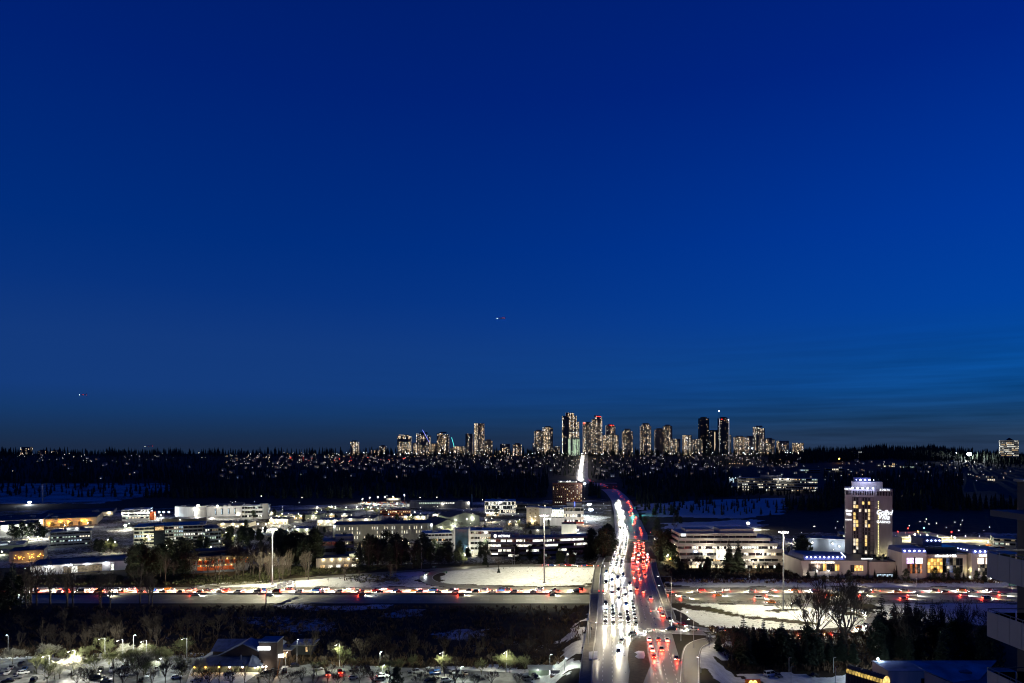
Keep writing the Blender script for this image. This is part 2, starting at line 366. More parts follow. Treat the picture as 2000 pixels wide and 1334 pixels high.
def make_ground():
    ny, nx = 640, 460
    Yr = np.concatenate([np.array([-400.0, 40.0]), 120 * (14000 / 120) ** (np.linspace(0, 1, ny - 2))])
    un = np.linspace(-1.35, 1.35, nx)
    Wd = np.maximum(Yr, 420.0)
    X = (un[None, :] * Wd[:, None]); Y = np.repeat(Yr[:, None], nx, 1)
    X, Y = X.ravel(), Y.ravel(); Z = terrain_z(X, Y)
    s = np.full(len(X), 0.10); jx = X + 5 * np.sin(Y / 7.0) + 3 * np.sin(X / 5.0 + Y / 3); jy = Y + 2.0 * np.sin(X / 9.0) + 1.5 * np.sin(X / 3.7)
    for P, v in sorted(SNOW, key=lambda q: q[1] in (.47, .31)):
        k = inside(P, jx, jy)
        s[k] = np.maximum(s[k], v) if v not in (.47, .31) else v
    far = Y > 1600; s[far] = np.minimum(s[far], 0.15)
    i = np.arange((ny - 1) * (nx - 1)); r, c = i // (nx - 1), i % (nx - 1); a = r * nx + c
    fc = np.stack([a, a + 1, a + nx + 1, a + nx], 1)
    me = np_mesh('ground', np.stack([X, Y, Z], 1), fc, GROUND)
    me.polygons.foreach_set('use_smooth', np.ones(len(fc), bool))
    at = me.attributes.new('snow', 'FLOAT', 'POINT'); at.data.foreach_set('value', s.astype(np.float32))
    link('ground', me, kind='structure')
make_ground()
# ------------------------------------------------------------------ road ribbons
def frames(path):
    out = []
    for i, p in enumerate(path):
        a = path[max(0, i - 1)]; b = path[min(len(path) - 1, i + 1)]; t = (b - a); t.z = 0; t.normalize()
        out.append((p, Vector((t.y, -t.x, 0)), t))       # point, unit vector to the right, tangent
    return out
def ribbon(name, path, o0, o1, dz, m, kind='structure', thick=0.0, parent=None):
    fr = frames(path); mb = MB(); uv = []; s = 0
    for i in range(len(fr) - 1):
        (p, r, _), (q, w, _) = fr[i], fr[i + 1]; l = (q - p).length; up = Vector((0, 0, dz))
        A, B, Cc, D = p + r * o0 + up, p + r * o1 + up, q + w * o1 + up, q + w * o0 + up
        mb.face([A, B, Cc, D]); uv += [(o0, s), (o1, s), (o1, s + l), (o0, s + l)]
        if thick:
            dn = Vector((0, 0, -thick))
            mb.face([A, D, D + dn, A + dn]); uv += [(o0, s), (o0, s + l), (o0, s + l), (o0, s)]
            mb.face([B, B + dn, Cc + dn, Cc]); uv += [(o1, s), (o1, s), (o1, s + l), (o1, s + l)]
            mb.face([A + dn, D + dn, Cc + dn, B + dn]); uv += [(o0, s), (o0, s + l), (o1, s + l), (o1, s)]
        s += l
    me = mb.mesh(name, m); ul = me.uv_layers.new(name='UVMap'); ul.data.foreach_set('uv', [c for u in uv for c in u])
    return link(name, me, parent, kind)
# motorway
def line(x0, x1, y, z, step=40): return [Vector((x0 + (x1 - x0) * i / (int(abs(x1 - x0) / step)), y, z)) for i in range(int(abs(x1 - x0) / step) + 1)]
ribbon('motorway_road', line(-620, 620, 402.6, 0.12), -11.4, 11.4, 0, ASPH2)
ribbon('motorway_road', line(-620, 620, 426.2, 0.12), -9.4, 9.4, 0, ASPH2)
def strip_marks(name, path, offs, dash=None, w=0.16, dz=0.014):
    fr = frames(path); mb = MB(); s = 0
    for i in range(len(fr) - 1):
        (p, r, _), (q, v, _) = fr[i], fr[i + 1]; l = (q - p).length
        for o in offs:
            if dash is None: mb.face([p + r * (o - w) + Vector((0, 0, dz)), p + r * (o + w) + Vector((0, 0, dz)), q + v * (o + w) + Vector((0, 0, dz)), q + v * (o - w) + Vector((0, 0, dz))])
            else:
                n = max(1, int(l / dash))
                for k in range(n):
                    a, b = (k + .1) / n, (k + .5) / n; A, B = p.lerp(q, a), p.lerp(q, b)
                    mb.face([A + r * (o - w) + Vector((0, 0, dz)), A + r * (o + w) + Vector((0, 0, dz)), B + v * (o + w) + Vector((0, 0, dz)), B + v * (o - w) + Vector((0, 0, dz))])
    return mb.build(name, WHITEP, kind='structure')
strip_marks('road_marking', line(-620, 620, 402.6, 0.12), (-10.6, 10.6)); strip_marks('road_marking', line(-620, 620, 426.2, 0.12), (-8.6, 8.6))
strip_marks('road_marking', line(-620, 620, 402.6, 0.12), (-5.5, -1.8, 1.9, 5.6), 12); strip_marks('road_marking', line(-620, 620, 426.2, 0.12), (-4.4, -.6, 3.2), 12)
o = MB()
for k in range(60):
    x = -600 + k * 20; o.loft([[(x, 415.1, 0), (x, 416.1, 0), (x, 415.75, .95), (x, 415.45, .95)], [(x + 19.9, 415.1, 0), (x + 19.9, 416.1, 0), (x + 19.9, 415.75, .95), (x + 19.9, 415.45, .95)]])
tag(o.build('median_barrier', mat('stained_concrete', (0.10, 0.095, 0.085), .85, .3, .5), kind='stuff'), 'long low concrete barrier dividing the two halves of the motorway', 'barrier')
# ramps
for nm, p, hw, m in (('loop_ramp_road', RAMP_A, 4.6, ASPH2), ('exit_ramp_road', RAMP_B, 3.6, ASPH2), ('loop_ramp_road', RAMP_C, 5.0, ASPH), ('slip_road', RAMP_D, 3.2, ASPH), ('slip_road', RAMP_E, 3.6, ASPH2)):
    ribbon(nm, p, -hw, hw, 0.02 if nm != 'slip_road' else 0.035, m); strip_marks('road_marking', p, (-hw + .5, hw - .5), dz=0.06)
# avenue: carriageway, bridge deck, pavements and parapets
AV1 = [p for p in AVE if p.y <= 720]; AV2 = [p for p in AVE if p.y >= 715]
ribbon('avenue_road', AV1, -16.6, 16.8, 0.0, ASPH); ribbon('avenue_road', AV2, -16, 16, 0.1, ASPH)
BR = [p for p in AVE if 345 <= p.y <= 486]
deck = ribbon('bridge_deck', BR, -21.3, 21.0, -0.02, CONC, kind=None, thick=1.3)
BRIDGE = tag(deck, 'long concrete road bridge carrying the busy avenue over the motorway', 'bridge')
pier = MB()
fb = frames(BR)
for y in (381, 415.6, 441):
    p, r, t = min(fb, key=lambda f: abs(f[0].y - y))
    for k in range(6):
        c = p + r * (-18 + k * 7.2); pier.tube((c.x, c.y, -.3), (c.x, c.y, p.z - 1.2), .6, n=10)
    a, b = p + r * -20, p + r * 19.5
    pier.loft([[(a.x, a.y - .7, p.z - 2.2), (a.x, a.y + .7, p.z - 2.2), (a.x, a.y + .7, p.z - 1.25), (a.x, a.y - .7, p.z - 1.25)], [(b.x, b.y - .7, p.z - 2.2), (b.x, b.y + .7, p.z - 2.2), (b.x, b.y + .7, p.z - 1.25), (b.x, b.y - .7, p.z - 1.25)]])
pier.build('pier', CONC, BRIDGE, kind='stuff')
WK = [p for p in AVE if 195 <= p.y <= 520]
ribbon('pavement', WK, -20.9, -17.2, 0.16, PAVE, thick=.2); ribbon('pavement', [p for p in WK if p.y > 318], 17.4, 20.7, 0.16, PAVE, thick=.2)
def wall_along(name, path, off, w, z0, z1, m, label, cat, parent=None):
    mb = MB(); fr = frames(path); rings = []
    for p, r, t in fr:
        a, b = p + r * (off - w), p + r * (off + w)
        rings.append([(a.x, a.y, p.z + z0), (b.x, b.y, p.z + z0), (b.x, b.y, p.z + z1), (a.x, a.y, p.z + z1)])
    mb.loft(rings); q = mb.build(name, m, parent)
    return tag(q, label, cat) if label else q
LIGHTC = mat('pale_concrete', (0.42, 0.41, 0.37), .8, .15, .3)
wall_along('traffic_barrier', [p for p in AVE if 195 <= p.y <= 512], -16.9, .22, 0.0, .85, LIGHTC, 'pale concrete barrier between the oncoming lanes and the bridge pavement', 'barrier')
wall_along('traffic_barrier', [p for p in AVE if 330 <= p.y <= 500], 17.1, .22, 0.0, .85, LIGHTC, 'pale concrete barrier on the side of the bridge nearer the snowy loop', 'barrier')
def railing(path, off, label):
    fr = frames(path); t = thing('railing', label, 'railing', fr[0][0]); o0 = fr[0][0]; base = MB(); rail = MB(); post = MB()
    for i in range(len(fr) - 1):
        a = fr[i][0] + fr[i][1] * off - o0; b = fr[i + 1][0] + fr[i + 1][1] * off - o0
        base.loft([[(a.x - .15, a.y, a.z), (a.x + .15, a.y, a.z), (a.x + .15, a.y, a.z + .5), (a.x - .15, a.y, a.z + .5)], [(b.x - .15, b.y, b.z), (b.x + .15, b.y, b.z), (b.x + .15, b.y, b.z + .5), (b.x - .15, b.y, b.z + .5)]])
        for h in (.8, 1.15): rail.tube(a + Vector((0, 0, h)), b + Vector((0, 0, h)), .05, n=4)
        for k in (0, .5):
            c = a.lerp(b, k); post.tube(c + Vector((0, 0, .5)), c + Vector((0, 0, 1.18)), .05, n=4)
    base.build('parapet', CONC, t, kind='stuff'); rail.build('handrail', STEEL, t, kind='stuff'); post.build('post', STEEL, t, kind='stuff')
railing([p for p in AVE if 222 <= p.y <= 515], -21.1, 'steel railing on a low wall along the outer edge of the bridge pavement'); railing([p for p in AVE if 330 <= p.y <= 500], 20.85, 'steel railing on the bridge edge above the snowy loop ramp')
# dark painted median with its raised kerb at the near junction
zm = 6.5
poly = [gp(a, b, zm + .15) for a, b in ((1226, 1345), (1230, 1310), (1226, 1282), (1229, 1260), (1238, 1248), (1252, 1240), (1262, 1243), (1264, 1270), (1270, 1300), (1262, 1318), (1252, 1345))]
mb = MB(); mb.prism(poly[::-1], zm - .2, zm + .15); mb.build('median_island', mat('brown_paving', (0.085, 0.065, 0.035), .85, .3, .7), kind='structure')
poly = [gp(a, b, zm + .16) for a, b in ((1239, 1274), (1247, 1271), (1258, 1272), (1260, 1280), (1258, 1286), (1246, 1286), (1240, 1282), (1245, 1278))]
mb = MB(); c = Vector((sum(p[0] for p in poly) / 8, sum(p[1] for p in poly) / 8, zm + .5))
for i in range(8):
    mb.face([(*poly[i], zm + .155), (*poly[(i + 1) % 8], zm + .155), c][::-1])
tag(mb.build('snow_heap', YSNOW), 'low heap of ploughed snow on the brown median by the junction', 'snow heap')
mb = MB()
q = [gp(a, b, zm + .2) for a, b in ((1150, 1274), (1167, 1272), (1167, 1287), (1150, 1289))]; mb.prism(q[::-1], zm + .17, zm + .4)
tag(mb.build('snow_heap', YSNOW), 'square patch of old snow lying across the bridge pavement', 'snow heap')
# markings of the avenue
NEARP = [p for p in AVE if p.y < 322]; BRP = [p for p in AVE if 326 < p.y < 478]
strip_marks('road_marking', NEARP, (-12.9, -9.4, 6.5, 10, 13.4), 7, .13, .016)
strip_marks('road_marking', BRP, (-11, -7.4, -3.9, -.4, 6.4, 9.9, 13.3), 9, .11, .016); strip_marks('road_marking', BRP, (-14.6, 3.0, 3.5, 16.0), None, .1, .016)
strip_marks('road_marking', [p for p in AVE if 500 < p.y < 714], (-10.5, -7, -3.4, 3.8, 7.3, 10.8), 9, .12, .016)
fr = min(frames(AVE), key=lambda f: abs(f[0].y - 317)); mb = MB()
a, b = fr[0] + fr[1] * -14.6, fr[0] + fr[1] * 3
mb.face([a + Vector((0, -.3, .018)), b + Vector((0, -.3, .018)), b + Vector((0, .3, .018)), a + Vector((0, .3, .018))]); mb.build('stop_line', WHITEP, kind='structure')
# parking lots and yards
LOT = mat('trodden_snow_asphalt', (0.15, 0.153, 0.15), .7, .75, .22, bump=.3)
def yard(name, pxs, z=0.06, m=LOT):
    P = [gp(a, b, z) for a, b in pxs]; mb = MB(); mb.face([(x, y, z) for x, y in P][::-1]); return mb.build(name, m, kind='structure')
yard('parking_lot', [(-60, 1286), (120, 1288), (250, 1284), (372, 1281), (388, 1288), (372, 1310), (360, 1345), (-80, 1345)])
yard('parking_lot', [(500, 1318), (560, 1304), (640, 1291), (740, 1302), (860, 1306), (1010, 1314), (1060, 1345), (460, 1345)])
yard('parking_lot', [(700, 983), (795, 980), (796, 992), (700, 997)]); yard('parking_lot', [(340, 1001), (385, 1000), (400, 1013), (330, 1013)])
yard('parking_lot', [(1780, 1062), (1965, 1060), (1990, 1072), (1790, 1072)]); yard('parking_lot', [(190, 1084), (290, 1080), (300, 1094), (200, 1096)])
yard('parking_lot', [(1540, 1062), (1655, 1062), (1655, 1078), (1540, 1078)])
# ------------------------------------------------------------------ trees: prototypes sharing their meshes
rng = np.random.default_rng(5)
TREEP = {}
def bare_meshes(seed, h, spread, levels, upright, n0=6, trunk_h=.3, r0=None, twig=None, lean=0, rmin=None):
    rd = random.Random(seed); tr = MB(); cr = MB(); twig = twig or BARK; r0 = r0 or h * .018; rmin = rmin or h * .0018
    def grow(mb, p, d, L, r, lv):
        q = p + d * L; mid = p.lerp(q, .5) + Vector((rd.uniform(-1, 1), rd.uniform(-1, 1), 0)) * L * .06
        n = 5 if lv == levels else 3
        mb.tube(p, mid, r, r * .8, n, cap=False); mb.tube(mid, q, r * .8, r * .6, n, cap=False)
        if lv == 0: return
        k = rd.choice((2, 3, 3)) if lv > 1 else rd.choice((3, 4))
        for i in range(k):
            a = rd.uniform(0, 2 * PI); tilt = rd.uniform(.25, .75) * spread
            s = d.orthogonal().normalized(); s.rotate(Matrix.Rotation(a, 3, d)); e = (d * math.cos(tilt) + s * math.sin(tilt)); e.z += upright * .35; e.normalize()
            t = rd.uniform(.55, 1.0)
            grow(cr, p.lerp(q, t), e, L * rd.uniform(.6, .85), max(r * .55, rmin), lv - 1)
    top = Vector((lean * h, 0, h * trunk_h))
    tr.tube((0, 0, -.5), top, r0, r0 * .75, 7)
    for i in range(n0):
        a = 2 * PI * i / n0 + rd.uniform(-.4, .4); tilt = rd.uniform(.15, .75) * spread
        d = Vector((math.cos(a) * math.sin(tilt), math.sin(a) * math.sin(tilt), math.cos(tilt)))
        z = rd.uniform(.7, 1.0); grow(cr, Vector((top.x * z, 0, top.z * z)), d, h * rd.uniform(.2, .3), r0 * .5, levels - 1)
    if upright > .5:       # a leader that carries the trunk on
        p = top
        for i in range(6):
            q = p + Vector((rd.uniform(-.02, .02) * h, rd.uniform(-.02, .02) * h, h * (1 - trunk_h) / 6.5)); r = r0 * (.75 - i * .11)
            tr.tube(p, q, r, max(.02, r - r0 * .1), 5, cap=False)
            for k in range(3):
                a = rd.uniform(0, 2 * PI); tl = rd.uniform(.5, 1.0) * spread
                grow(cr, p.lerp(q, rd.random()), Vector((math.cos(a) * math.sin(tl), math.sin(a) * math.sin(tl), math.cos(tl))), h * .13 * (1 - i * .1), r * .4, max(1, levels - 3))
            p = q
    return tr.mesh('trunk', BARK), cr.mesh('crown', twig)
def conifer_meshes(seed, h, w, m, dense=24, droop=.35, bare=.1):
    rd = random.Random(seed); tr = MB(); tr.tube((0, 0, -.5), (0, 0, h * .97), h * .016, .03, 6); cr = MB()
    for i in range(dense):
        t = i / dense; z = h * (bare + (1 - bare) * t); R0 = w * (1 - t) ** .85 * rd.uniform(.7, 1.15) + .12
        nb = 9 if t < .6 else 6
        for k in range(nb):
            a = 2 * PI * k / nb + rd.uniform(-.4, .4); L = R0 * rd.uniform(.6, 1.15); c, s = math.cos(a), math.sin(a)
            px_, py_ = -s, c; wd = L * .26; dz = -L * droop; up = h * .012
            b0 = (c * .05, s * .05, z); b1 = (c * L * .55 + px_ * wd, s * L * .55 + py_ * wd, z + dz * .5 + up * rd.uniform(-1, 1)); b2 = (c * L, s * L, z + dz + L * .1); b3 = (c * L * .55 - px_ * wd, s * L * .55 - py_ * wd, z + dz * .5 + up * rd.uniform(-1, 1))
            cr.face([b0, b1, b2]); cr.face([b0, b2, b3])
            for f in (.4, .7):
                b4 = (c * L * f + px_ * wd * 1.5, s * L * f + py_ * wd * 1.5, z + dz * f - L * .22); b5 = (c * L * f - px_ * wd * 1.5, s * L * f - py_ * wd * 1.5, z + dz * f - L * .22)
                cr.face([(c * L * (f - .2), s * L * (f - .2), z + dz * f), b4, (c * L * (f + .15), s * L * (f + .15), z + dz * f)]); cr.face([(c * L * (f - .2), s * L * (f - .2), z + dz * f), (c * L * (f + .15), s * L * (f + .15), z + dz * f), b5])
    return tr.mesh('trunk', BARK), cr.mesh('crown', m)
def pine_meshes(seed, h, w, m, clumps=16, leaf=70, low=.28, col=.62):
    rd = random.Random(seed); tr = MB(); cr = MB(); tr.tube((0, 0, -.5), (rd.uniform(-.3, .3), 0, h * .9), h * .017, h * .004, 6)
    for i in range(clumps):
        t = i / clumps; z = h * (low + (1 - low) * (t * .95 + .02)); rr = w * math.sin(PI * min(1, .22 + t * .78)) ** col; a = i * 2.4 + rd.uniform(-.5, .5); q = rr * rd.uniform(.25, .85)
        c = Vector((math.cos(a) * q, math.sin(a) * q, z)); tr.tube((0, 0, z - h * .05), c, h * .006, h * .002, 4, cap=False); s = w * rd.uniform(.3, .5)
        for k in range(leaf):
            d = Vector((rd.gauss(0, 1), rd.gauss(0, 1), rd.gauss(0, .75))); d *= s * rd.random() ** .4 / max(.3, d.length); p = c + d
            e = Vector((rd.gauss(0, 1), rd.gauss(0, 1), rd.gauss(0, .6))).normalized(); f = e.orthogonal(); l = h * .028 * rd.uniform(.6, 1.3)
            cr.face([p - e * l, p + f * l * .7, p + e * l]) if k % 2 else cr.face([p - e * l, p + f * l * .6, p + e * l, p - f * l * .6])
    return tr.mesh('trunk', BARK), cr.mesh('crown', m)
def tproto(key, pair): TREEP[key] = pair
for i in range(3): tproto('bare%d' % i, bare_meshes(20 + i, 10, 1.0, 5, .45, 7, rmin=.035))
for i in range(3): tproto('tall%d' % i, bare_meshes(40 + i, 18, .75, 4, 1.0, 4, .3, rmin=.05))
tproto('big0', bare_meshes(61, 26, .9, 6, .9, 6, .32, .42, rmin=.05)); tproto('big1', bare_meshes(67, 26, .95, 6, .9, 7, .3, .5, rmin=.05))
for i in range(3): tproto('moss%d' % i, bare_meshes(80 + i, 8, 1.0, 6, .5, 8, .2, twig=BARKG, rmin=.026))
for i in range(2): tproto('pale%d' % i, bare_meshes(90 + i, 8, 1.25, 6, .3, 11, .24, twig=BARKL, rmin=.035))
for i in range(4): tproto('fir%d' % i, conifer_meshes(100 + i, 14, (2.9, 3.4, 2.6, 3.8)[i], NEEDLE))
for i in range(2): tproto('cypress%d' % i, conifer_meshes(120 + i, 20, 3.6, NEEDLE, 44, .55, .02))
for i in range(3): tproto('pine%d' % i, pine_meshes(130 + i, 15, 4.2, NEEDLE2, 18, 75))
for i in range(2): tproto('dense%d' % i, pine_meshes(140 + i, 14, 4.2, NEEDLE, 26, 80, .1))
NAMES = {'bare': 'bare_tree', 'tall': 'bare_tree', 'big': 'bare_tree', 'moss': 'bare_tree', 'pale': 'bare_tree', 'fir': 'fir_tree', 'cypress': 'cypress_tree', 'pine': 'pine_tree', 'dense': 'evergreen_tree'}
HT = {'bare': 10, 'tall': 18, 'big': 26, 'moss': 8, 'pale': 8, 'fir': 14, 'cypress': 20, 'pine': 15, 'dense': 14}
def tree(key, x, y, h, label, group=None, z=None, wide=1.0):
    kd = key.rstrip('0123456789'); s = h / HT[kd]; z = tz(x, y) if z is None else z
    t = thing(NAMES[kd], label, 'tree', (x, y, z - .1), U(0, 6.28), group); t.scale = (s * wide, s * wide, s)
    for nm, me in zip(('trunk', 'crown'), TREEP[key]): link(nm, me, t)
    return t
def pick(kind, n={'bare': 3, 'tall': 3, 'moss': 3, 'pale': 2, 'fir': 4, 'cypress': 2, 'pine': 3, 'dense': 2, 'big': 2}): return kind + str(random.randrange(n[kind]))
def at_px(kind, px, pyb, pyt, label, group=None, wide=1.0, z=0.0):
    d = dist(pyb, z); x = xat(px, d); zz = tz(x, d) if z == 0 else z
    h = max(1.2, hgt(pyt, d) - zz); return tree(pick(kind) if not kind[-1].isdigit() else kind, x, d, h, label, group, wide=wide)
def scatter(kinds, pxr, pyr, hr, n, what, where, group, wide=1.0):
    P = sorted((U(*pxr), U(*pyr)) for _ in range(n))
    for i, (a, b) in enumerate(P):
        d = dist(b); x = xat(a, d)
        tree(pick(random.choice(kinds)), x, d, U(*hr), '%s, %s from left, %s' % (what, ordn(i), where), group, wide=wide * U(.85, 1.15))
# bottom left: trees round the parking lot of the pub
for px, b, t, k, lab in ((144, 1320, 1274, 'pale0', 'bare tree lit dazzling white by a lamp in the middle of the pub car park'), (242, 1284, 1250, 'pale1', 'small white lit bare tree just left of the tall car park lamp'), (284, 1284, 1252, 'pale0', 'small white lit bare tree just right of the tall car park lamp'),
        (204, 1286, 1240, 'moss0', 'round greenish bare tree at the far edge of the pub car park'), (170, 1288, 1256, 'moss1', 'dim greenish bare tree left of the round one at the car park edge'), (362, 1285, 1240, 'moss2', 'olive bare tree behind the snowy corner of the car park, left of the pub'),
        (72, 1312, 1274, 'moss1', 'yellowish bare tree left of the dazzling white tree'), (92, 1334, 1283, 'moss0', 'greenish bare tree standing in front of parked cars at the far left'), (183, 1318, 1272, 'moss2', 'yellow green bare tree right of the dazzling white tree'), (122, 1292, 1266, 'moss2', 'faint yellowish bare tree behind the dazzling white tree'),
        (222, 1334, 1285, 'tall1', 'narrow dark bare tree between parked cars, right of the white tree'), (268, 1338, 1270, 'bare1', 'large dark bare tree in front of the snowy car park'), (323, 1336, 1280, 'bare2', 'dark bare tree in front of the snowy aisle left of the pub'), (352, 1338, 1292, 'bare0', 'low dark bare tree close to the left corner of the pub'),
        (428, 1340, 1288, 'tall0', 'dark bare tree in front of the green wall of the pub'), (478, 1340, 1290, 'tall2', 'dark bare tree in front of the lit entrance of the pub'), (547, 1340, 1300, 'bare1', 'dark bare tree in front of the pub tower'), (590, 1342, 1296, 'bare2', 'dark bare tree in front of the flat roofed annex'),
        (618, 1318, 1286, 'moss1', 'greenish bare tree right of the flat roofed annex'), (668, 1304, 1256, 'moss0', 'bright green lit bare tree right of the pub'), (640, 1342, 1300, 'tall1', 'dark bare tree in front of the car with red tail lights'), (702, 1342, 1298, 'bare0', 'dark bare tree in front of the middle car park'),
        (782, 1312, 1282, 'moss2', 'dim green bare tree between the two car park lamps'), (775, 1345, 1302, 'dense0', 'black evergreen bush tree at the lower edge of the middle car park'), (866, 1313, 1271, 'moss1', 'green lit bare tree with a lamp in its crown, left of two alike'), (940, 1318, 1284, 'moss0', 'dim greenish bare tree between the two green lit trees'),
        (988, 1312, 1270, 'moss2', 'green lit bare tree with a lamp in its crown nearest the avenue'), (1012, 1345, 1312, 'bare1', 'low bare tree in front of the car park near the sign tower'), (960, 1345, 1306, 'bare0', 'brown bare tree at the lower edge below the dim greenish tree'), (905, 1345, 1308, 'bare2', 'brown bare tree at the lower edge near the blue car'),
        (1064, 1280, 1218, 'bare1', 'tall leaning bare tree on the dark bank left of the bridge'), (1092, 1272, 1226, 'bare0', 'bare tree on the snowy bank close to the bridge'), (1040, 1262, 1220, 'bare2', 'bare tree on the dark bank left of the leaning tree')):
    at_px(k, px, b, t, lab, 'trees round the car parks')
for i, (px, b, tp, k) in enumerate(((150, 1346, 1300, 'bare1'), (172, 1350, 1298, 'bare2'), (240, 1350, 1294, 'bare0'), (296, 1350, 1300, 'tall1'), (388, 1350, 1302, 'bare1'), (408, 1350, 1296, 'bare2'), (452, 1352, 1300, 'bare0'), (505, 1350, 1306, 'tall2'), (528, 1352, 1302, 'bare1'), (570, 1350, 1304, 'bare0'), (612, 1350, 1306, 'tall0'), (660, 1350, 1308, 'bare2'), (728, 1350, 1302, 'bare1'), (762, 1352, 1306, 'tall1'), (820, 1350, 1308, 'bare0'), (850, 1350, 1310, 'bare2'), (888, 1350, 1306, 'bare1'), (930, 1350, 1310, 'bare0'))):
    at_px(k, px, b, tp, 'dark bare tree cut by the lower edge of view, %s from the left there' % ordn(i), 'dark bare trees along the lower edge')
scatter(('tall', 'bare'), (10, 480), (1240, 1276), (9, 15), 34, 'thin bare tree', 'wood behind the pub car park', 'bare trees of the dark wood')
scatter(('tall', 'bare'), (560, 1030), (1262, 1296), (7, 12), 26, 'thin bare tree', 'thicket behind the middle car park', 'bare trees of the dark thicket')
scatter(('moss', 'pale', 'moss'), (20, 395), (1284, 1330), (6.5, 9.5), 26, 'bare twiggy tree', 'between the bays of the pub car park', 'trees round the car parks')
scatter(('moss', 'bare'), (600, 1030), (1304, 1330), (5.5, 8.5), 18, 'bare twiggy tree', 'between the bays of the middle car park', 'trees round the car parks')
# beside the motorway
scatter(('tall',), (8, 300), (1180, 1196), (17, 27), 15, 'tall dark bare tree', 'in front of the motorway at the far left', 'bare trees before the motorway')
scatter(('dense', 'fir'), (-30, 40), (1160, 1200), (17, 26), 6, 'black evergreen', 'in the clump where the motorway vanishes', 'evergreens where the motorway vanishes')
scatter(('tall', 'bare'), (300, 620), (1122, 1138), (12, 21), 30, 'bare tree', 'bank below the orange lit store', 'bare trees on the motorway bank')
scatter(('tall', 'dense', 'pine', 'pine'), (255, 368), (1120, 1132), (17, 27), 22, 'tall dark tree', 'clump left of the orange lit store', 'dark clump by the orange building')
scatter(('tall', 'bare'), (425, 530), (1106, 1122), (14, 24), 18, 'bare tree', 'around the left high lighting mast', 'trees by the left mast')
scatter(('dense', 'pine'), (545, 622), (1098, 1112), (19, 29), 12, 'dark evergreen', 'in the mass right of the left lighting mast', 'dark mass by the left mast')
scatter(('dense', 'pine', 'fir'), (655, 720), (1078, 1098), (14, 21), 9, 'dark evergreen', 'before the building with narrow windows', 'evergreens before the narrow windows')
scatter(('pine', 'dense', 'tall'), (700, 835), (1096, 1112), (15, 25), 26, 'dark tree', 'row below the narrow windowed building', 'row below the narrow windows')
scatter(('pine', 'fir', 'dense'), (832, 965), (1086, 1106), (10, 18), 20, 'dark tree', 'in front of the white office with small windows', 'trees before the white office')
scatter(('dense', 'bare'), (965, 1155), (1088, 1105), (7, 13), 26, 'low tree', 'under the curved bright office', 'trees before the curved office')
scatter(('dense', 'pine', 'cypress'), (1150, 1194), (1072, 1108), (15, 25), 11, 'dark evergreen', 'between the curved office and the avenue', 'evergreens by the avenue')
scatter(('dense', 'fir', 'pine'), (1284, 1326), (1080, 1112), (13, 24), 13, 'dark reddish tree', 'between the avenue and the terraced office', 'trees right of the avenue')
for px, t, k in ((1424, 1052, 'cypress0'), (1442, 1052, 'cypress1')): at_px(k, px, 1119, t, 'pointed cypress in front of the terraced office, the %s of the pair' % ('left' if px < 1430 else 'right'), 'pair of pointed cypresses', wide=1.6)
scatter(('dense', 'fir'), (1325, 1410), (1112, 1118), (3, 6), 9, 'small dark evergreen', 'along the foot of the terraced office', 'small evergreens by the office')
scatter(('bare', 'dense', 'tall'), (1328, 1540), (1113, 1121), (6, 12), 20, 'dark tree', 'before the terraced office', 'trees before the terraced office')
scatter(('pine', 'dense', 'tall'), (1536, 1578), (1088, 1122), (15, 24), 7, 'dark tree', 'between the terraced office and the casino', 'trees between office and casino')
scatter(('fir', 'dense', 'cypress'), (1570, 1930), (1124, 1138), (5, 11), 34, 'dark evergreen', 'on the bank in front of the casino', 'evergreens before the casino')
for i, (px, b, t) in enumerate(((1016, 1115, 1102), (983, 1117, 1106), (996, 1116, 1105), (953, 1113, 1098), (1032, 1118, 1106), (1066, 1116, 1104), (1040, 1121, 1113), (1075, 1119, 1109), (974, 1120, 1104), (1146, 1118, 1111))):
    at_px('fir', px, b, t, 'small young fir on the snow inside the loop ramp, %s planted' % ordn(i), 'young firs in the snowy loop')
for i, (px, b, t) in enumerate(((673, 1134, 1096), (763, 1131, 1096), (773, 1129, 1100), (702, 1128, 1112), (641, 1137, 1128), (974, 1119, 1082), (1110, 1112, 1086))):
    at_px('tall', px, b, t, ('bare sapling on the snow beside the motorway ramps, %s from the left' % ordn(i)), 'saplings on the snow')
# right foreground
for px, b, t, k, lab in ((1594, 1290, 1134, 'big0', 'big bare tree, left one of the two rising before the snowy loop'), (1652, 1290, 1122, 'big1', 'big bare tree, right one of the two rising before the snowy loop'),
        (1403, 1292, 1233, 'fir3', 'single fir on the snowy slope right of the slip road'), (1385, 1293, 1238, 'bare0', 'bare tree left of the single fir on the snowy slope'), (1452, 1294, 1200, 'fir0', 'tall slim fir left of the two big bare trees'), (1471, 1292, 1215, 'fir2', 'slim fir second in the row left of the big bare trees'), (1491, 1294, 1204, 'fir0', 'slim ragged fir third in the row left of the big bare trees'),
        (1527, 1298, 1208, 'fir1', 'broad dark fir just left of the big bare trees'), (1547, 1296, 1222, 'fir3', 'broad dark fir at the foot of the left big bare tree'), (1620, 1296, 1236, 'fir1', 'low fir between the two big bare trees'), (1722, 1262, 1156, 'fir0', 'tall slim fir right of the big bare trees, its tip against the motorway'), (1746, 1264, 1174, 'fir3', 'broad fir standing beside the tall slim one')):
    at_px(k, px, b, t, lab, 'trees of the right foreground', wide=1.15 if k.startswith('fir') else 1.0)
scatter(('fir', 'fir', 'bare', 'dense'), (1415, 1930), (1284, 1304), (11, 17), 34, 'dark tree', 'black wood at the lower right', 'black wood at lower right')
scatter(('fir', 'fir', 'bare', 'tall'), (1765, 1960), (1258, 1278), (17, 24), 20, 'dark tree', 'in the wood beside the balconies', 'wood beside the balconies')
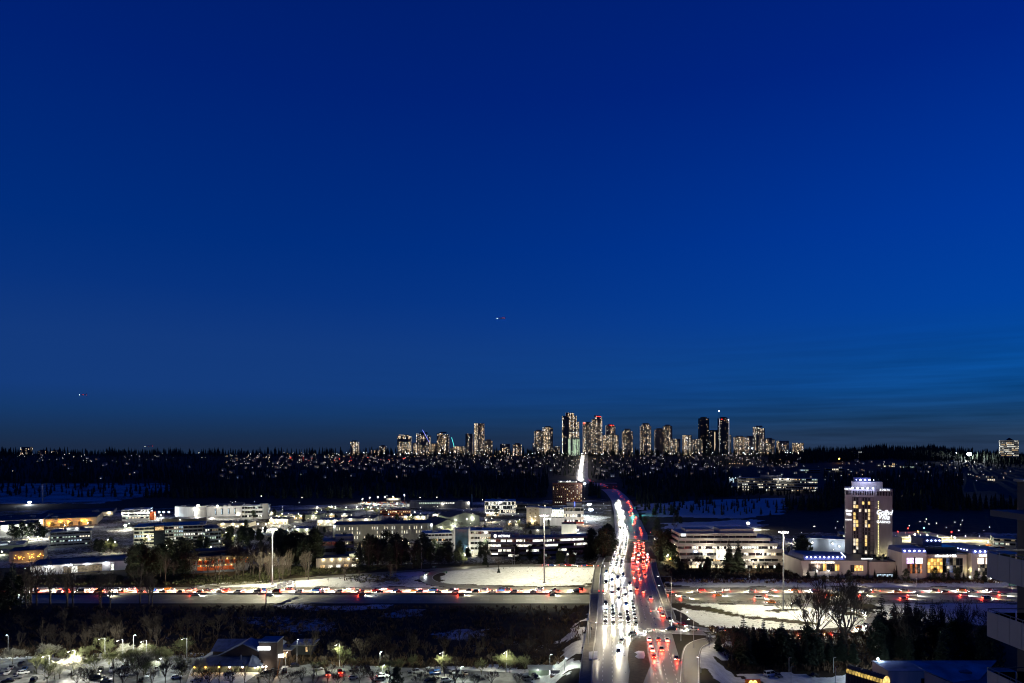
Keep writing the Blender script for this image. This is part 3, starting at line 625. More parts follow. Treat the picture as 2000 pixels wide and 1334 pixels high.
# left industrial estate
for i, (px, b, t) in enumerate(((24, 1056, 1022), (43, 1057, 1018), (59, 1056, 1020), (74, 1057, 1017), (33, 1058, 1027), (84, 1056, 1028))): at_px('pine', px, b, t, 'dark pine before the bright wall at the far left, %s in the clump' % ordn(i), 'pines before the bright wall', wide=1.0)
scatter(('dense', 'tall'), (175, 240), (1070, 1085), (9, 14), 7, 'dark tree', 'between the round office and the glass office', 'trees between the two offices')
scatter(('dense', 'pine'), (385, 520), (1050, 1080), (9, 16), 20, 'dark tree', 'right of the glass office', 'trees right of the glass office')
scatter(('dense', 'pine', 'bare'), (440, 1120), (1004, 1050), (6, 12), 54, 'small dark tree', 'among the business park roofs', 'trees of the business park')
scatter(('dense', 'pine', 'bare'), (1250, 1330), (1000, 1050), (8, 16), 12, 'dark tree', 'along the avenue beyond the junction', 'trees along the far avenue')
# ------------------------------------------------------------------ woods nobody could count
def cone_wood(name, xs, ys, zs, hs, m, ws=.2, seed=1, label=None):
    r = np.random.default_rng(seed); n = len(xs); L, S = 5, 5; V = []; Fc = []; k = 0
    tiers = np.linspace(0, 1, L + 1)[:-1]
    for j, t in enumerate(tiers):
        rad = hs * ws * (1 - t) ** .8; zb = zs + hs * (.06 + .94 * t); zt = zs + hs * min(1.0, .06 + .94 * (t + .34))
        a0 = r.uniform(0, 6.28, n)
        ring = [np.stack([xs + np.cos(a0 + 2 * PI * i / S) * rad * r.uniform(.55, 1.2, n), ys + np.sin(a0 + 2 * PI * i / S) * rad * r.uniform(.55, 1.2, n), zb - hs * r.uniform(0, .05, n)], 1) for i in range(S)]
        tip = np.stack([xs, ys, zt], 1); V += ring + [tip]
        b = k + np.arange(n)
        for i in range(S): Fc.append(np.stack([b + i * n, b + ((i + 1) % S) * n, b + S * n], 1))
        k += (S + 1) * n
    me = np_mesh(name, np.concatenate(V), np.concatenate(Fc), m); return tag(link(name, me, kind='stuff'), label, 'forest')
def clear_of(xs, ys, zones):
    ok = np.ones(len(xs), bool)
    for P in zones: ok &= ~inside(P, xs, ys)
    return ok
ax = np.interp(np.arange(0, 9000), *AVX)
def road_gap(xs, ys, w): return np.abs(xs - ax[np.clip(ys, 0, 8999).astype(int)]) > w
def wood(name, px, Yr, n, hr, zones, m, seed, label, gap=26, ws=.2):
    r = np.random.default_rng(seed); ys = Yr[0] * (Yr[1] / Yr[0]) ** r.random(n); u = r.uniform((px[0] - 1000) / F, (px[1] - 1000) / F, n); xs = u * ys
    k = clear_of(xs, ys, zones) & road_gap(xs, ys, gap); xs, ys = xs[k], ys[k]
    hs = r.uniform(*hr, len(xs)) * (1 + .25 * np.sin(xs / 37) * np.sin(ys / 53)); zs = base_z(xs, ys) - 1
    return cone_wood(name, xs, ys, zs, hs, m, ws, seed, label)
golf = [SNOW[17][0], SNOW[18][0], SNOW[19][0]]
far_b = [reg([(1430, 925), (1610, 925), (1610, 984), (1430, 984)]), reg([(1070, 940), (1150, 940), (1150, 1000), (1070, 1000)]), reg([(690, 968), (800, 968), (800, 1000), (690, 1000)]), reg([(1560, 914), (1760, 914), (1760, 940), (1560, 940)]), reg([(1880, 930), (2000, 930), (2000, 990), (1880, 990)]), reg([(1330, 972), (1420, 970), (1420, 986), (1330, 986)])]
wood('valley_wood', (-160, 1180), (1180, 1750), 2600, (13, 24), golf + far_b, NEEDLE, 3, 'dark wood filling the valley behind the industrial estate')
wood('valley_wood', (1215, 2160), (960, 1750), 2600, (13, 25), golf + far_b, NEEDLE, 4, 'dark wood filling the valley right of the avenue')
wood('hillside_wood', (-160, 2160), (1700, 2950), 5200, (9, 19), far_b, NEEDLE, 6, 'dark trees scattered among the houses up the long hillside', 22)
wood('ridge_wood', (-160, 1560), (2850, 3150), 1500, (14, 34), [], NEEDLE, 7, 'jagged line of dark conifers along the top of the ridge', 15, .17)
wood('ridge_wood', (1500, 2160), (2350, 2750), 2200, (20, 34), [], NEEDLE, 8, 'dense black conifer wood on the hill behind the casino', 15, .15)
wood('ridge_wood', (1560, 1900), (2700, 3000), 700, (24, 36), [], NEEDLE, 9, 'straight topped conifer wood on the skyline right of the towers', 15, .14)
wood('golf_trees', (-100, 340), (1210, 1530), 260, (9, 17), [], NEEDLE, 31, 'scattered dark trees between the blue snow fields at the far left')
wood('golf_trees', (1240, 1540), (890, 1130), 130, (8, 15), [], NEEDLE, 32, 'scattered dark trees on the snowy golf course right of the avenue')
wood('slope_trees', (1400, 1640), (1240, 1340), 90, (10, 18), [], NEEDLE, 33, 'dark trees in front of the wide office on the slope')
# undergrowth: sprays of twigs
def twigs(name, regions, m, seed, label, h=(.5, 1.6), k=7):
    r = np.random.default_rng(seed); V = []; Fc = []; b = 0
    for P, n in regions:
        P = np.array(P); lo, hi = P.min(0), P.max(0); xs = r.uniform(lo[0], hi[0], n); ys = r.uniform(lo[1], hi[1], n); q = inside(P, xs, ys); xs, ys = xs[q], ys[q]
        clump = .5 + .5 * np.sin(xs * .37 + 2 * np.sin(ys * .21)) * np.sin(ys * .43 + xs * .05); keep = r.random(len(xs)) < clump + .15; xs, ys = xs[keep], ys[keep]; zs = terrain_z(xs, ys)
        for i in range(k):
            a = r.uniform(0, 6.28, len(xs)); hh = r.uniform(*h, len(xs)); sp = hh * r.uniform(.2, .9, len(xs)); wv = .05 + hh * .07
            o = np.stack([xs + r.normal(0, .5, len(xs)), ys + r.normal(0, .5, len(xs)), zs - .1], 1); t = o + np.stack([np.cos(a) * sp, np.sin(a) * sp, hh], 1); s = np.stack([-np.sin(a) * wv, np.cos(a) * wv, hh * .3], 1); mdl = o * .45 + t * .55
            V += [o, mdl + s, t, mdl - s * .8]; n_ = len(xs); j = b + np.arange(n_); Fc.append(np.stack([j, j + n_, j + 2 * n_, j + 3 * n_], 1)); b += 4 * n_
    return tag(link(name, np_mesh(name, np.concatenate(V), np.concatenate(Fc), m), kind='stuff'), label, 'undergrowth')
twigs('undergrowth', [(reg([(40, 1124), (560, 1124), (520, 1140), (380, 1144), (40, 1143)]), 2600), (reg([(470, 1110), (800, 1106), (700, 1120), (480, 1130)]), 2600), (reg([(650, 1127), (770, 1122), (780, 1136), (700, 1140)]), 260)], SHRUBG, 21, 'olive brown scrub on the bank left of the motorway ramps')
twigs('undergrowth', [(reg([(1295, 1112), (1960, 1124), (1960, 1140), (1600, 1140), (1300, 1138)]), 4200)], SHRUB, 22, 'rusty brown scrub along the bank below the offices and the casino', (.5, 2.2))
twigs('undergrowth', [(reg([(0, 1186), (1140, 1186), (1140, 1280), (0, 1280)]), 5200)], SHRUB, 23, 'dark brown scrub covering the low ground below the motorway', (.6, 2.0), 6)
twigs('undergrowth', [(reg([(0, 1272), (480, 1268), (480, 1284), (0, 1286)]), 1100), (reg([(480, 1285), (1100, 1288), (1100, 1308), (480, 1300)]), 1100)], SHRUB, 24, 'reddish brown scrub behind the car parks', (.6, 2.0))
twigs('undergrowth', [(reg([(1380, 1244), (1960, 1236), (1960, 1312), (1420, 1312)]), 3600)], SHRUB, 25, 'dark scrub under the black wood at the lower right', (.6, 2.2), 6)
twigs('rough_grass', [(reg([(1310, 1173.5), (2000, 1172), (2000, 1179), (1310, 1180)]), 1300), (reg([(1322, 1184), (1440, 1196), (1560, 1212), (1600, 1222), (1560, 1220), (1420, 1200), (1322, 1190)]), 420), (reg([(826, 1128), (850, 1141), (925, 1148), (930, 1146), (865, 1138), (845, 1127)]), 160)], SHRUBG, 26, 'rough grass along the motorway verge and across the snowy loop', (.2, .7), 6)
# ------------------------------------------------------------------ vehicles (built facing +x)
PAINT = {}
for nm, c in (('white', (.7, .7, .69)), ('silver', (.4, .41, .42)), ('grey', (.14, .145, .15)), ('black', (.012, .012, .014)), ('red', (.25, .015, .012)), ('blue', (.02, .07, .22)), ('beige', (.35, .3, .22)), ('orange', (.4, .13, .02))):
    PAINT[nm] = mat('car_paint_' + nm, c, .25, .06, .8, spec=.6)
TYRE = mat('tyre_rubber', (.015, .015, .015), .9, .2, 3)
CARGLASS = mat('car_glass', (.01, .012, .015), .08, .1, 1, spec=.8)
CARM = {}
SPEC = {'saloon': (4.6, 1.8, .92, 1.44, -.95, .95, -.25, .5), 'hatchback': (4.1, 1.76, .95, 1.5, -1.75, .85, -1.45, .3), 'suv': (4.7, 1.9, 1.08, 1.74, -2.1, .95, -1.8, .35), 'van': (5.3, 2.0, 1.15, 2.1, -2.5, 1.75, -2.4, 1.0), 'pickup': (5.5, 1.95, 1.1, 1.82, -.6, 1.25, -.35, .6)}
def car_mesh(kind):
    if kind in CARM: return CARM[kind]
    L, Wd, belt, top, cb, cf, rb, rf = SPEC[kind]; h = L / 2; w = Wd / 2; zb = .28; m = MB()
    hood = belt - .1 if kind != 'van' else belt
    def ring(x, zt, ww, z0=zb): return [(x, -ww * .94, z0), (x, ww * .94, z0), (x, ww, z0 + .25), (x, ww * .97, zt - .08), (x, ww * .86, zt), (x, -ww * .86, zt), (x, -ww * .97, zt - .08), (x, -ww, z0 + .25)]
    rear = belt if kind != 'pickup' else belt - .28
    m.loft([ring(-h, rear - .12, w * .86, zb + .12), ring(-h + .18, rear, w * .97), ring(cb - .05, rear, w), ring(cb, belt, w), ring(cf, belt, w), ring(cf + .25, hood, w), ring(h - .25, hood - .1, w * .95), ring(h, hood - .25, w * .82, zb + .1)])
    m.loft([[(rb - .06, -w * .72, top - .05), (rb - .06, w * .72, top - .05), (rf + .06, w * .72, top - .05), (rf + .06, -w * .72, top - .05)], [(rb + .05, -w * .66, top), (rb + .05, w * .66, top), (rf - .05, w * .66, top), (rf - .05, -w * .66, top)]])
    for s in (-1, 1):
        for x0, x1 in ((cb, rb), (cf, rf), ((cb + cf) / 2 - .1, (rb + rf) / 2 - .1)): m.tube((x0, s * w * .86, belt - .03), (x1, s * w * .72, top - .04), .05, n=4)
    g = MB(); g.loft([[(cb + .03, -w * .86, belt - .02), (cb + .03, w * .86, belt - .02), (cf - .03, w * .86, belt - .02), (cf - .03, -w * .86, belt - .02)], [(rb, -w * .715, top - .04), (rb, w * .715, top - .04), (rf, w * .715, top - .04), (rf, -w * .715, top - .04)]])
    wh = MB(); wh.tube((0, -.11, 0), (0, .11, 0), .33, n=10)
    hl = MB(); hl.box(-.2, .04, -.2, .2, -.09, .09); tl = MB(); tl.box(-.05, .16, -.17, .17, -.11, .11)
    b = {p: m.mesh('body', PAINT[p]) for p in PAINT}
    out = dict(body=b, win=g.mesh('windows', CARGLASS), wheel=wh.mesh('wheel', TYRE), h1=hl.mesh('headlight', HEAD), h0=hl.mesh('headlight', HEADOFF), t1=tl.mesh('tail_light', TAIL), t0=tl.mesh('tail_light', TAILOFF), dims=(h, w, hood, rear))
    CARM[kind] = out; return out
CNT = {}
def car(x, y, z, ang, kind, paint, label, group, on=True, spot=0, red=0, full=True, spec=1.0):
    M = car_mesh(kind); h, w, hood, rear = M['dims']
    t = thing({'saloon': 'car', 'hatchback': 'car', 'suv': 'car', 'van': 'van', 'pickup': 'pickup_truck'}[kind], label, {'van': 'van', 'pickup': 'pickup truck'}.get(kind, 'car'), (x, y, z), ang, group)
    link('body', M['body'][paint], t); link('windows', M['win'], t)
    for s in (-1, 1):
        o = link('headlight', M['h1' if on else 'h0'], t); o.location = (h - .06, s * w * .66, hood - .36)
        o = link('tail_light', M['t1' if on else 't0'], t); o.location = (-h + .02, s * w * .72, rear - .3)
        if full:
            for f in (.62, -.6): o = link('wheel', M['wheel'], t); o.location = (h * f, s * (w - .1), .33)
    if spot: lamp('SPOT', (h + .15, 0, .75), spot, random.choice(((1, .97, .8), (1, .86, .58), (1, .9, .66), (.92, .96, 1))), .25, t, 120, 1.0, (0, math.radians(-80), 0))
    if red: lamp('POINT', (-h - .35, 0, .75), red, (1, .05, .025), .25, t)
    return t
CARCOL = ['white', 'silver', 'grey', 'black', 'grey', 'white', 'red', 'blue', 'beige', 'silver', 'black', 'orange']
KINDS_ = ['saloon', 'suv', 'hatchback', 'saloon', 'suv', 'van', 'pickup']
def ave_at(Y, off):
    X = float(np.interp(Y, *AVX)); k = min(range(len(AVE)), key=lambda i: abs(AVE[i].y - Y)); p, r, t = AFR[k]
    c = p + t * ((Y - p.y) / max(t.y, .3)) + r * off; z = float(ave_z(c.y)) + (.02 if Y < 715 else .12); return c.x, c.y, z, math.atan2(t.y, t.x)
AFR = frames(AVE)
# oncoming traffic on the avenue, five lanes held at the stop line and a dense stream behind
lanes = [(-12.8, 'kerb lane'), (-9.2, 'second lane'), (-5.6, 'third lane'), (-2.1, 'fourth lane'), (1.3, 'turning lane')]
for li, (off, nm) in enumerate(lanes):
    q = (4, 5, 3, 4, 7)[li]; Y = 319.5 + (0, 0, .3, .2, -.2)[li]
    for i in range(q):
        kd = random.choice(KINDS_[:5]); c = random.choice(CARCOL[:6])
        x, y, z, a = ave_at(Y, off); car(x, y, z, a + PI, kd, c, '%s %s with dazzling headlights, %s from the stop line in the %s' % (c, kd, ordn(i), nm), 'cars held at the stop line', True, 9000 if i == 0 else 5000)
        Y += U(7.0, 8.6)
for off, nm, ys in ((-9.2, 'second lane', (385, 402, 424, 446)), (-5.6, 'third lane', (372, 392, 430)), (-2.1, 'fourth lane', (358, 380, 398, 436)), (-12.8, 'kerb lane', (362, 412, 452)), (1.3, 'turning lane', (388, 414))):
    for i, Y in enumerate(ys):
        kd = random.choice(KINDS_[:6]); c = random.choice(CARCOL[:8]); x, y, z, a = ave_at(Y + U(-3, 3), off)
        car(x, y, z, a + PI, kd, c, '%s %s with lit headlights crossing the bridge, %s car moving up in the %s' % (c, kd, ordn(i), nm), 'cars coming over the bridge', True, 9000)
for off, nm in ((-10.4, 'outer lane'), (-6.9, 'middle lane'), (-3.4, 'inner lane')):
    Y = 466 + U(0, 4); i = 0
    while Y < 760:
        kd = random.choice(KINDS_[:6]); c = random.choice(CARCOL[:6]); x, y, z, a = ave_at(Y, off)
        car(x, y, z, a + PI, kd, c, '%s %s with lit headlights beyond the bridge, %s in the %s' % (c, kd, ordn(i), nm), 'oncoming cars beyond the bridge', True, 13000, full=Y < 560)
        Y += U(10, 19); i += 1
i = 0; Y = 772
while Y < 1160:
    x, y, z, a = ave_at(Y, random.choice((-9.5, -6, -3.2))); kd = random.choice(KINDS_[:5]); c = random.choice(CARCOL[:4])
    car(x, y, z, a + PI, kd, c, '%s far %s with lit headlights, %s in the stream up the avenue' % (c, kd, ordn(i)), 'oncoming cars far up the avenue', True, 17000, full=False); Y += U(9, 15); i += 1
# leaving traffic
for i, (px, py, kd, c, red) in enumerate(((1268, 1251, 'suv', 'white', 380), (1286, 1251, 'hatchback', 'black', 380), (1303, 1252, 'saloon', 'white', 380), (1271, 1262, 'saloon', 'silver', 380), (1274, 1271, 'suv', 'white', 420), (1277, 1284, 'hatchback', 'red', 650), (1292, 1270, 'saloon', 'grey', 600), (1321, 1288, 'saloon', 'grey', 250))):
    X, Y = gp(px, py, 6.5); k = min(range(len(AFR)), key=lambda j: abs(AFR[j][0].y - Y)); t = AFR[k][2]
    car(X, Y, 6.52, math.atan2(t.y, t.x), kd, c, '%s %s braking with glowing red lights at the near junction, %s of the bunch' % (c, kd, ordn(i)), 'braking cars at the near junction', True, 1500, red * 2.2)
for i, (off, Y) in enumerate(((5.0, 398), (8.4, 392), (8.2, 425), (11.6, 376), (14.8, 352), (14.9, 338), (4.9, 431), (8.4, 446), (11.8, 440), (4.8, 455), (8.3, 463), (11.7, 458))):
    kd = random.choice(KINDS_[:6]); c = random.choice(CARCOL[:8]); x, y, z, a = ave_at(Y, off)
    car(x, y, z, a, kd, c, '%s %s driving away over the bridge with red tail lights, %s of those' % (c, kd, ordn(i)), 'cars leaving over the bridge', True, 900, 420)
i = 0
for off, nm in ((4.6, 'inner lane'), (8.0, 'middle lane'), (11.5, 'outer lane'), (14.6, 'edge lane')):
    Y = 474 + U(0, 5); i = 0; ymax = 640 if off < 14 else 545
    while Y < ymax:
        kd = random.choice(KINDS_[:6]); c = random.choice(CARCOL[:8]); x, y, z, a = ave_at(Y, off + U(-.8, .8))
        car(x, y, z, a, kd, c, '%s %s with red tail lights past the bridge, %s in the %s' % (c, kd, ordn(i), nm), 'red lit queue past the bridge', True, 3200, 900, full=Y < 560); Y += U(7, 19); i += 1
Y = 650; i = 0
while Y < 1120:
    x, y, z, a = ave_at(Y, random.choice((4.6, 8, 11))); kd = random.choice(KINDS_[:5]); c = random.choice(CARCOL[:4])
    car(x, y, z, a, kd, c, '%s far %s with red tail lights up the avenue, %s of those' % (c, kd, ordn(i)), 'leaving cars far up the avenue', True, 1500, 450, full=False); Y += U(18, 34); i += 1
# turning traffic and ramps
turn = curve(px3([(1208, 1290, 6.5), (1209, 1268, 6.5), (1218, 1250, 6.5), (1240, 1240, 6.5), (1275, 1233, 6.5), (1320, 1231.5, 6.4), (1380, 1233, 5.8), (1450, 1236.5, 4.6)]), 2)
tf = frames(turn)
for i, k in enumerate((.12, .27, .4, .52, .63, .75, .9)):
    p, r, t = tf[int(k * (len(tf) - 1))]
    car(p.x, p.y, p.z + .05, math.atan2(-t.y, -t.x) + PI * (0 if i > 1 else 1) if False else math.atan2(-t.y, -t.x) if False else math.atan2(-t.y, -t.x), random.choice(KINDS_[:5]), random.choice(CARCOL[:4]), 'car with bright headlights turning from the ramp into the avenue, %s in the line' % ordn(i), 'cars turning off the ramp', True, 12000)
def along(path, ks, off, back, what, group, spot=2500, red=0):
    f = frames(path)
    for i, k in enumerate(ks):
        p, r, t = f[int(k * (len(f) - 1))]; p = p + r * off; c = random.choice(CARCOL); kd = random.choice(KINDS_[:5])
        car(p.x, p.y, p.z + .06, math.atan2(t.y, t.x) + (PI if back else 0), kd, c, '%s %s %s, %s in line' % (c, kd, what, ordn(i)), group, True, spot, red)
along(RAMP_C, (.27, .31, .36, .40, .44), 1.8, False, 'on the near side of the snowy loop ramp', 'cars on the right loop ramp', 1800, 260)
along(RAMP_C, (.50, .55, .68, .72), -1.8, True, 'rounding the snowy loop ramp with headlights on', 'cars on the right loop ramp', 2600)
along(RAMP_C, (.84, .9), 0, False, 'at the inner end of the snowy loop ramp', 'cars on the right loop ramp', 2600)
along(RAMP_D, (.25, .6), 0, False, 'leaving the bridge by the slip road with tail lights lit', 'cars on the slip road', 1500, 260)
along(RAMP_A, (.02, .05, .08, .11, .14, .17, .2, .23), -1.6, True, 'waiting on the left ramp below the curved office', 'cars on the left ramp', 900, 120)
along(RAMP_A, (.66,), 1.5, False, 'alone on the bend of the left loop ramp', 'cars on the left ramp', 2500, 260)
# motorway: slow dense queue on the far half, quick sparse traffic on the near half
def mway(x0, x1, y, step, back, where, group, spot, red):
    x = x0; i = 0
    while x < x1:
        kd = random.choice(KINDS_); c = random.choice(CARCOL)
        car(x, y + U(-.3, .3), .16, PI if back else 0, kd, c, '%s %s, %s from the left in the %s' % (c, kd, ordn(i), where), group, True, spot, red, full=abs(x) < 140); x += U(*step); i += 1
mway(-318, 48, 420.2, (10, 15), True, 'inner far lane left of the bridge', 'motorway queue left of the bridge', 19000, 620)
mway(-318, 48, 424.0, (9, 13), True, 'middle far lane left of the bridge', 'motorway queue left of the bridge', 19000, 620)
mway(-300, 48, 427.8, (14, 26), True, 'outer far lane left of the bridge', 'motorway queue left of the bridge', 19000, 620)
mway(96, 300, 420.2, (12, 20), True, 'inner far lane right of the bridge', 'motorway traffic right of the bridge', 15000, 620)
mway(96, 300, 424.6, (12, 22), True, 'middle far lane right of the bridge', 'motorway traffic right of the bridge', 15000, 620)
mway(-300, 48, 411, (34, 60), False, 'near motorway half left of the bridge', 'near half of the motorway', 13000, 600)
mway(96, 300, 410, (20, 36), False, 'inner near lane right of the bridge', 'near half of the motorway', 16000, 620)
mway(102, 300, 402, (26, 50), False, 'outer near lane right of the bridge', 'near half of the motorway', 16000, 620)
# parked cars
PK = [(42, 1298, 'grey', 'black'), (22, 1306, 'silver', ''), (14, 1316, 'white', ''), (45, 1316, 'white', ''), (31, 1326, 'grey', ''), (66, 1330, 'black', ''), (16, 1332, 'black', ''), (48, 1309, 'blue', ''), (196, 1312, 'black', ''), (219, 1311, 'white', 'p'), (241, 1306, 'silver', ''), (246, 1320, 'white', ''), (190, 1327, 'black', 'v'), (206, 1331, 'grey', ''), (288, 1322, 'silver', ''), (306, 1309, 'white', ''), (276, 1331, 'black', ''), (345, 1325, 'white', ''), (404, 1328, 'white', ''), (384, 1331, 'silver', ''),
      (448, 1318, 'silver', ''), (519, 1315, 'black', ''), (533, 1312, 'grey', ''), (556, 1313, 'black', ''), (576, 1302, 'black', ''), (640, 1318, 'silver', 'on'), (664, 1314, 'red', 'on'), (690, 1310, 'grey', ''), (622, 1308, 'grey', ''), (718, 1310, 'black', ''), (748, 1323, 'white', 'on'), (757, 1316, 'black', ''), (740, 1330, 'grey', ''), (800, 1319, 'grey', ''), (815, 1314, 'silver', ''), (850, 1317, 'blue', ''), (872, 1331, 'white', ''), (884, 1315, 'silver', ''), (908, 1317, 'beige', ''), (930, 1326, 'grey', ''), (1031, 1328, 'grey', ''), (1046, 1325, 'black', ''), (690, 1326, 'silver', ''), (840, 1331, 'black', ''),
      (1505, 1320, 'white', 'v'), (1520, 1322, 'grey', ''), (1590, 1321, 'black', '')]
for i, (px, py, c, f) in enumerate(sorted(PK)):
    X, Y = gp(px, py, .1); kd = 'pickup' if f == 'p' else 'van' if f == 'v' else random.choice(KINDS_[:5]); on = f == 'on'
    side = 'pub car park' if px < 440 else 'yard right of the pub' if px < 600 else 'middle car park' if px < 1100 else 'snowy yard at lower right'
    k = CNT[side] = CNT.get(side, -1) + 1
    car(X, Y, .1, random.choice((.35, .35 + PI, PI / 2 + .35, -PI / 2 + .35)) + U(-.08, .08), kd, c, '%s %s %s in the %s, %s car from the left' % (c, kd, 'with its lights on' if on else 'parked', side, ordn(k)), 'parked cars', on, 1500 if on else 0, 150 if on else 0)
# ------------------------------------------------------------------ street furniture
def mast(px, pyb, pyt, label, power):
    d = dist(pyb); x = xat(px, d); h = hgt(pyt, d); t = thing('lighting_mast', label, 'lighting mast', (x, d, 0), 0, 'high lighting masts')
    m = MB(); m.tube((0, 0, -.5), (0, 0, h - .6), .46, .24, 12); m.build('pole', STEEL, t); m = MB(); m.tube((0, 0, -.3), (0, 0, .5), .95, n=12); m.build('base', CONC, t)
    ring = MB()
    for i in range(12):
        a, b = 2 * PI * i / 12, 2 * PI * (i + 1) / 12; ring.tube((1.9 * math.cos(a), 1.9 * math.sin(a), h - .5), (1.9 * math.cos(b), 1.9 * math.sin(b), h - .5), .07, n=4)
    for i in range(4): ring.tube((0, 0, h - .5), (1.9 * math.cos(i * PI / 2), 1.9 * math.sin(i * PI / 2), h - .5), .06, n=4)
    ring.build('carriage_ring', STEEL, t, kind='stuff')
    for i in range(8):
        a = 2 * PI * i / 8; m = MB(); c, s = 2.25 * math.cos(a), 2.25 * math.sin(a); m.tube((c, s, h - .25), (c, s, h - .75), .3, .52, 8); f = m.build('floodlight', DARKM, t)
        m = MB(); m.tube((c, s, h - .75), (c, s, h - 1.15), .55, .4, 8); m.build('lens', LAMPW, f)
    for i in range(3): lamp('SPOT', (3.0 * math.cos(i * 2.1 - 1.6), 3.0 * math.sin(i * 2.1 - 1.6), h - 1.0), power / 3, (1.0, .95, .66), .6, t, 130, .3)
    return t
mast(532, 1142, 1031, 'tall lighting mast on the snow left of the loop ramp, its top glowing', 200000)
mast(1063, 1138, 1004, 'tall lighting mast standing in the snow inside the left loop ramp', 205000)
mast(1530, 1193, 1036, 'tall lighting mast standing in the big snowy loop on the right', 205000)
def post(px, pyb, pyt, z0, label, power, col=(1, .9, .72), arm=1.6, ang=0.0, lm=None, group='lamp posts', d=None, intree=None):
    d = d or dist(pyb, z0); x = xat(px, d); h = hgt(pyt, d) - z0; t = thing('lamp_post', label, 'lamp post', (x, d, z0), ang, group)
    m = MB(); m.tube((0, 0, -.4), (0, 0, h), .13, .08, 8)
    m.build('pole', STEEL, t); m = MB(); m.tube((0, 0, h), (arm, 0, h + .25), .06, n=5); m.build('arm', STEEL, t)
    m = MB(); m.box(arm - .1, arm + .6, -.14, .14, h + .16, h + .3); hd = m.build('lamp_head', DARKM, t)
    if power:
        m = MB(); m.box(arm + .05, arm + .5, -.1, .1, h + .08, h + .158); m.build('lens', lm or LAMPW, hd)
        lamp('SPOT', (arm + .3, 0, h - .05), power, col, .25, t, 160, .35) if intree is None else lamp('POINT', (arm + .3, 0, h - .1), power, col, .25, t)
    else:
        m = MB(); m.box(arm - .08, arm + .68, -.15, .15, h + .1, h + .158); m.build('lens', HEADOFF, hd)
    return t
CW = (.9, 1.0, .95); GW = (.9, 1.0, .85)
post(16, 1287, 1241, 0, 'lamp post with a blue white lamp at the far left of the pub car park', 5200, CW, -.9, 0, LAMPC)
post(261, 1286, 1241, 0, 'lamp post with a bright lamp at the back of the pub car park', 6500, CW, .5, 0, LAMPC)
post(146, 1319, 1270, 0, 'lamp post hidden in the dazzling white tree', 27200, (1, .98, .85), 2.4, -1.9, LAMPW, intree=1)
post(240, 1292, 1249, 0, 'lamp post in the small white tree left of the tall car park lamp', 4862, (1, .98, .85), 2.4, -1.9, LAMPW, intree=1); post(286, 1290, 1251, 0, 'lamp post in the small white tree right of the tall car park lamp', 4862, (1, .98, .85), 2.4, -1.9, LAMPW, intree=1)
post(205, 1292, 1246, 0, 'lamp post behind the round greenish tree', 3179, (1, 1, .75), 2.4, -1.9, LAMPW, intree=1); post(96, 1320, 1280, 0, 'lamp post among the yellowish trees at the left', 4862, (1, .98, .8), 2.4, -1.9, LAMPW, intree=1)
post(365, 1296, 1246, 0, 'lamp post by the olive tree at the corner of the car park', 2805, (1, 1, .8), 2.4, -1.9, LAMPW, intree=1); post(310, 1322, 1288, 0, 'lamp post over the snowy aisle of the pub car park', 3800, CW, .4, 1, LAMPC)
post(663, 1303, 1257, 0, 'lamp post shining into the bright green tree', 7106, (.95, 1, .72), 2.4, -1.9, LAMPW, intree=1); post(865, 1314, 1273, 0, 'lamp post shining into the left green lit tree', 4862, (1, 1, .75), 2.4, -1.9, LAMPW, intree=1); post(989, 1313, 1272, 0, 'lamp post shining into the green lit tree nearest the avenue', 4862, (1, 1, .78), 2.4, -1.9, LAMPW, intree=1)
post(742, 1305, 1274, 0, 'slim pale lamp post at the back of the middle car park', 2600, GW, .3, 0, LAMPC); post(580, 1300, 1250, 0, 'slim pale lamp post behind the flat roofed annex', 1700, GW, .3, 0, LAMPC); post(558, 1310, 1275, 0, 'short lamp post on the bright pavement by the leaning lit sign', 2200, (1, .9, .75), .3, 0, LAMPW)
post(747, 1328, 1300, 0, 'lamp post by the headlights in the middle car park', 2800, GW, .3, 0, LAMPC); post(1103, 1334, 1286, 0, 'lamp post on the snow by the sign tower', 2600, GW, .3, 0, LAMPC); post(1074, 1310, 1279, 0, 'thin lamp post before the dark bank left of the sign tower', 1500, GW, .3, 0, LAMPC); post(900, 1330, 1302, 0, 'lamp post over the blue car in the middle car park', 2000, GW, .3, 0, LAMPC)
for px, b, tp in ((1541, 1314, 1285), (1545, 1340, 1303), (1628, 1314, 1285), (1632, 1340, 1303), (1673, 1338, 1300)): post(px, b, tp, 0, 'slim post %s the snowy yard at lower right' % {1541: 'at the left back of', 1545: 'at the left front of', 1628: 'at the middle back of', 1632: 'at the middle front of', 1673: 'at the right front of'}[px], 0, arm=.3)
for i, (px, b, tp, a) in enumerate(((1330, 1249, 1196, 2.4), (1355, 1266, 1210, -2.4), (1311, 1226, 1126, -6.5), (1301, 1176, 1144, -4), (1152, 1219, 1160, 6.5), (1149, 1262, 1216, 3), (1334, 1332, 1288, -3), (1369, 1312, 1284, -1.5))):
    post(px, b, tp, 6.5, 'lamp post beside the avenue, %s' % ('right of the ramp mouth', 'on the snow by the near slip road', 'very tall at the right end of the bridge', 'halfway along the right side of the bridge', 'by the left parapet of the bridge', 'on the left pavement at the near junction', 'carrying the green sign arm', 'on the right bank below the slip road')[i], (5000, 4200, 15000, 7000, 13000, 5000, 3500, 1500)[i], (1, .86, .62), a)
for i, (px, b, tp) in enumerate(((823, 1112, 1072), (1005, 1104, 1068), (1790, 1149, 1103), (1463, 1136, 1110), (1001, 1103, 1087))): post(px, b, tp, 0, 'slim lamp post %s' % ('above the bend of the left loop ramp', 'in front of the curved office', 'beside the motorway before the casino', 'on the scrubby bank below the terraced office', 'short and curved below the curved office')[i], (0, 0, 0, 0, 0)[i], arm=.5)
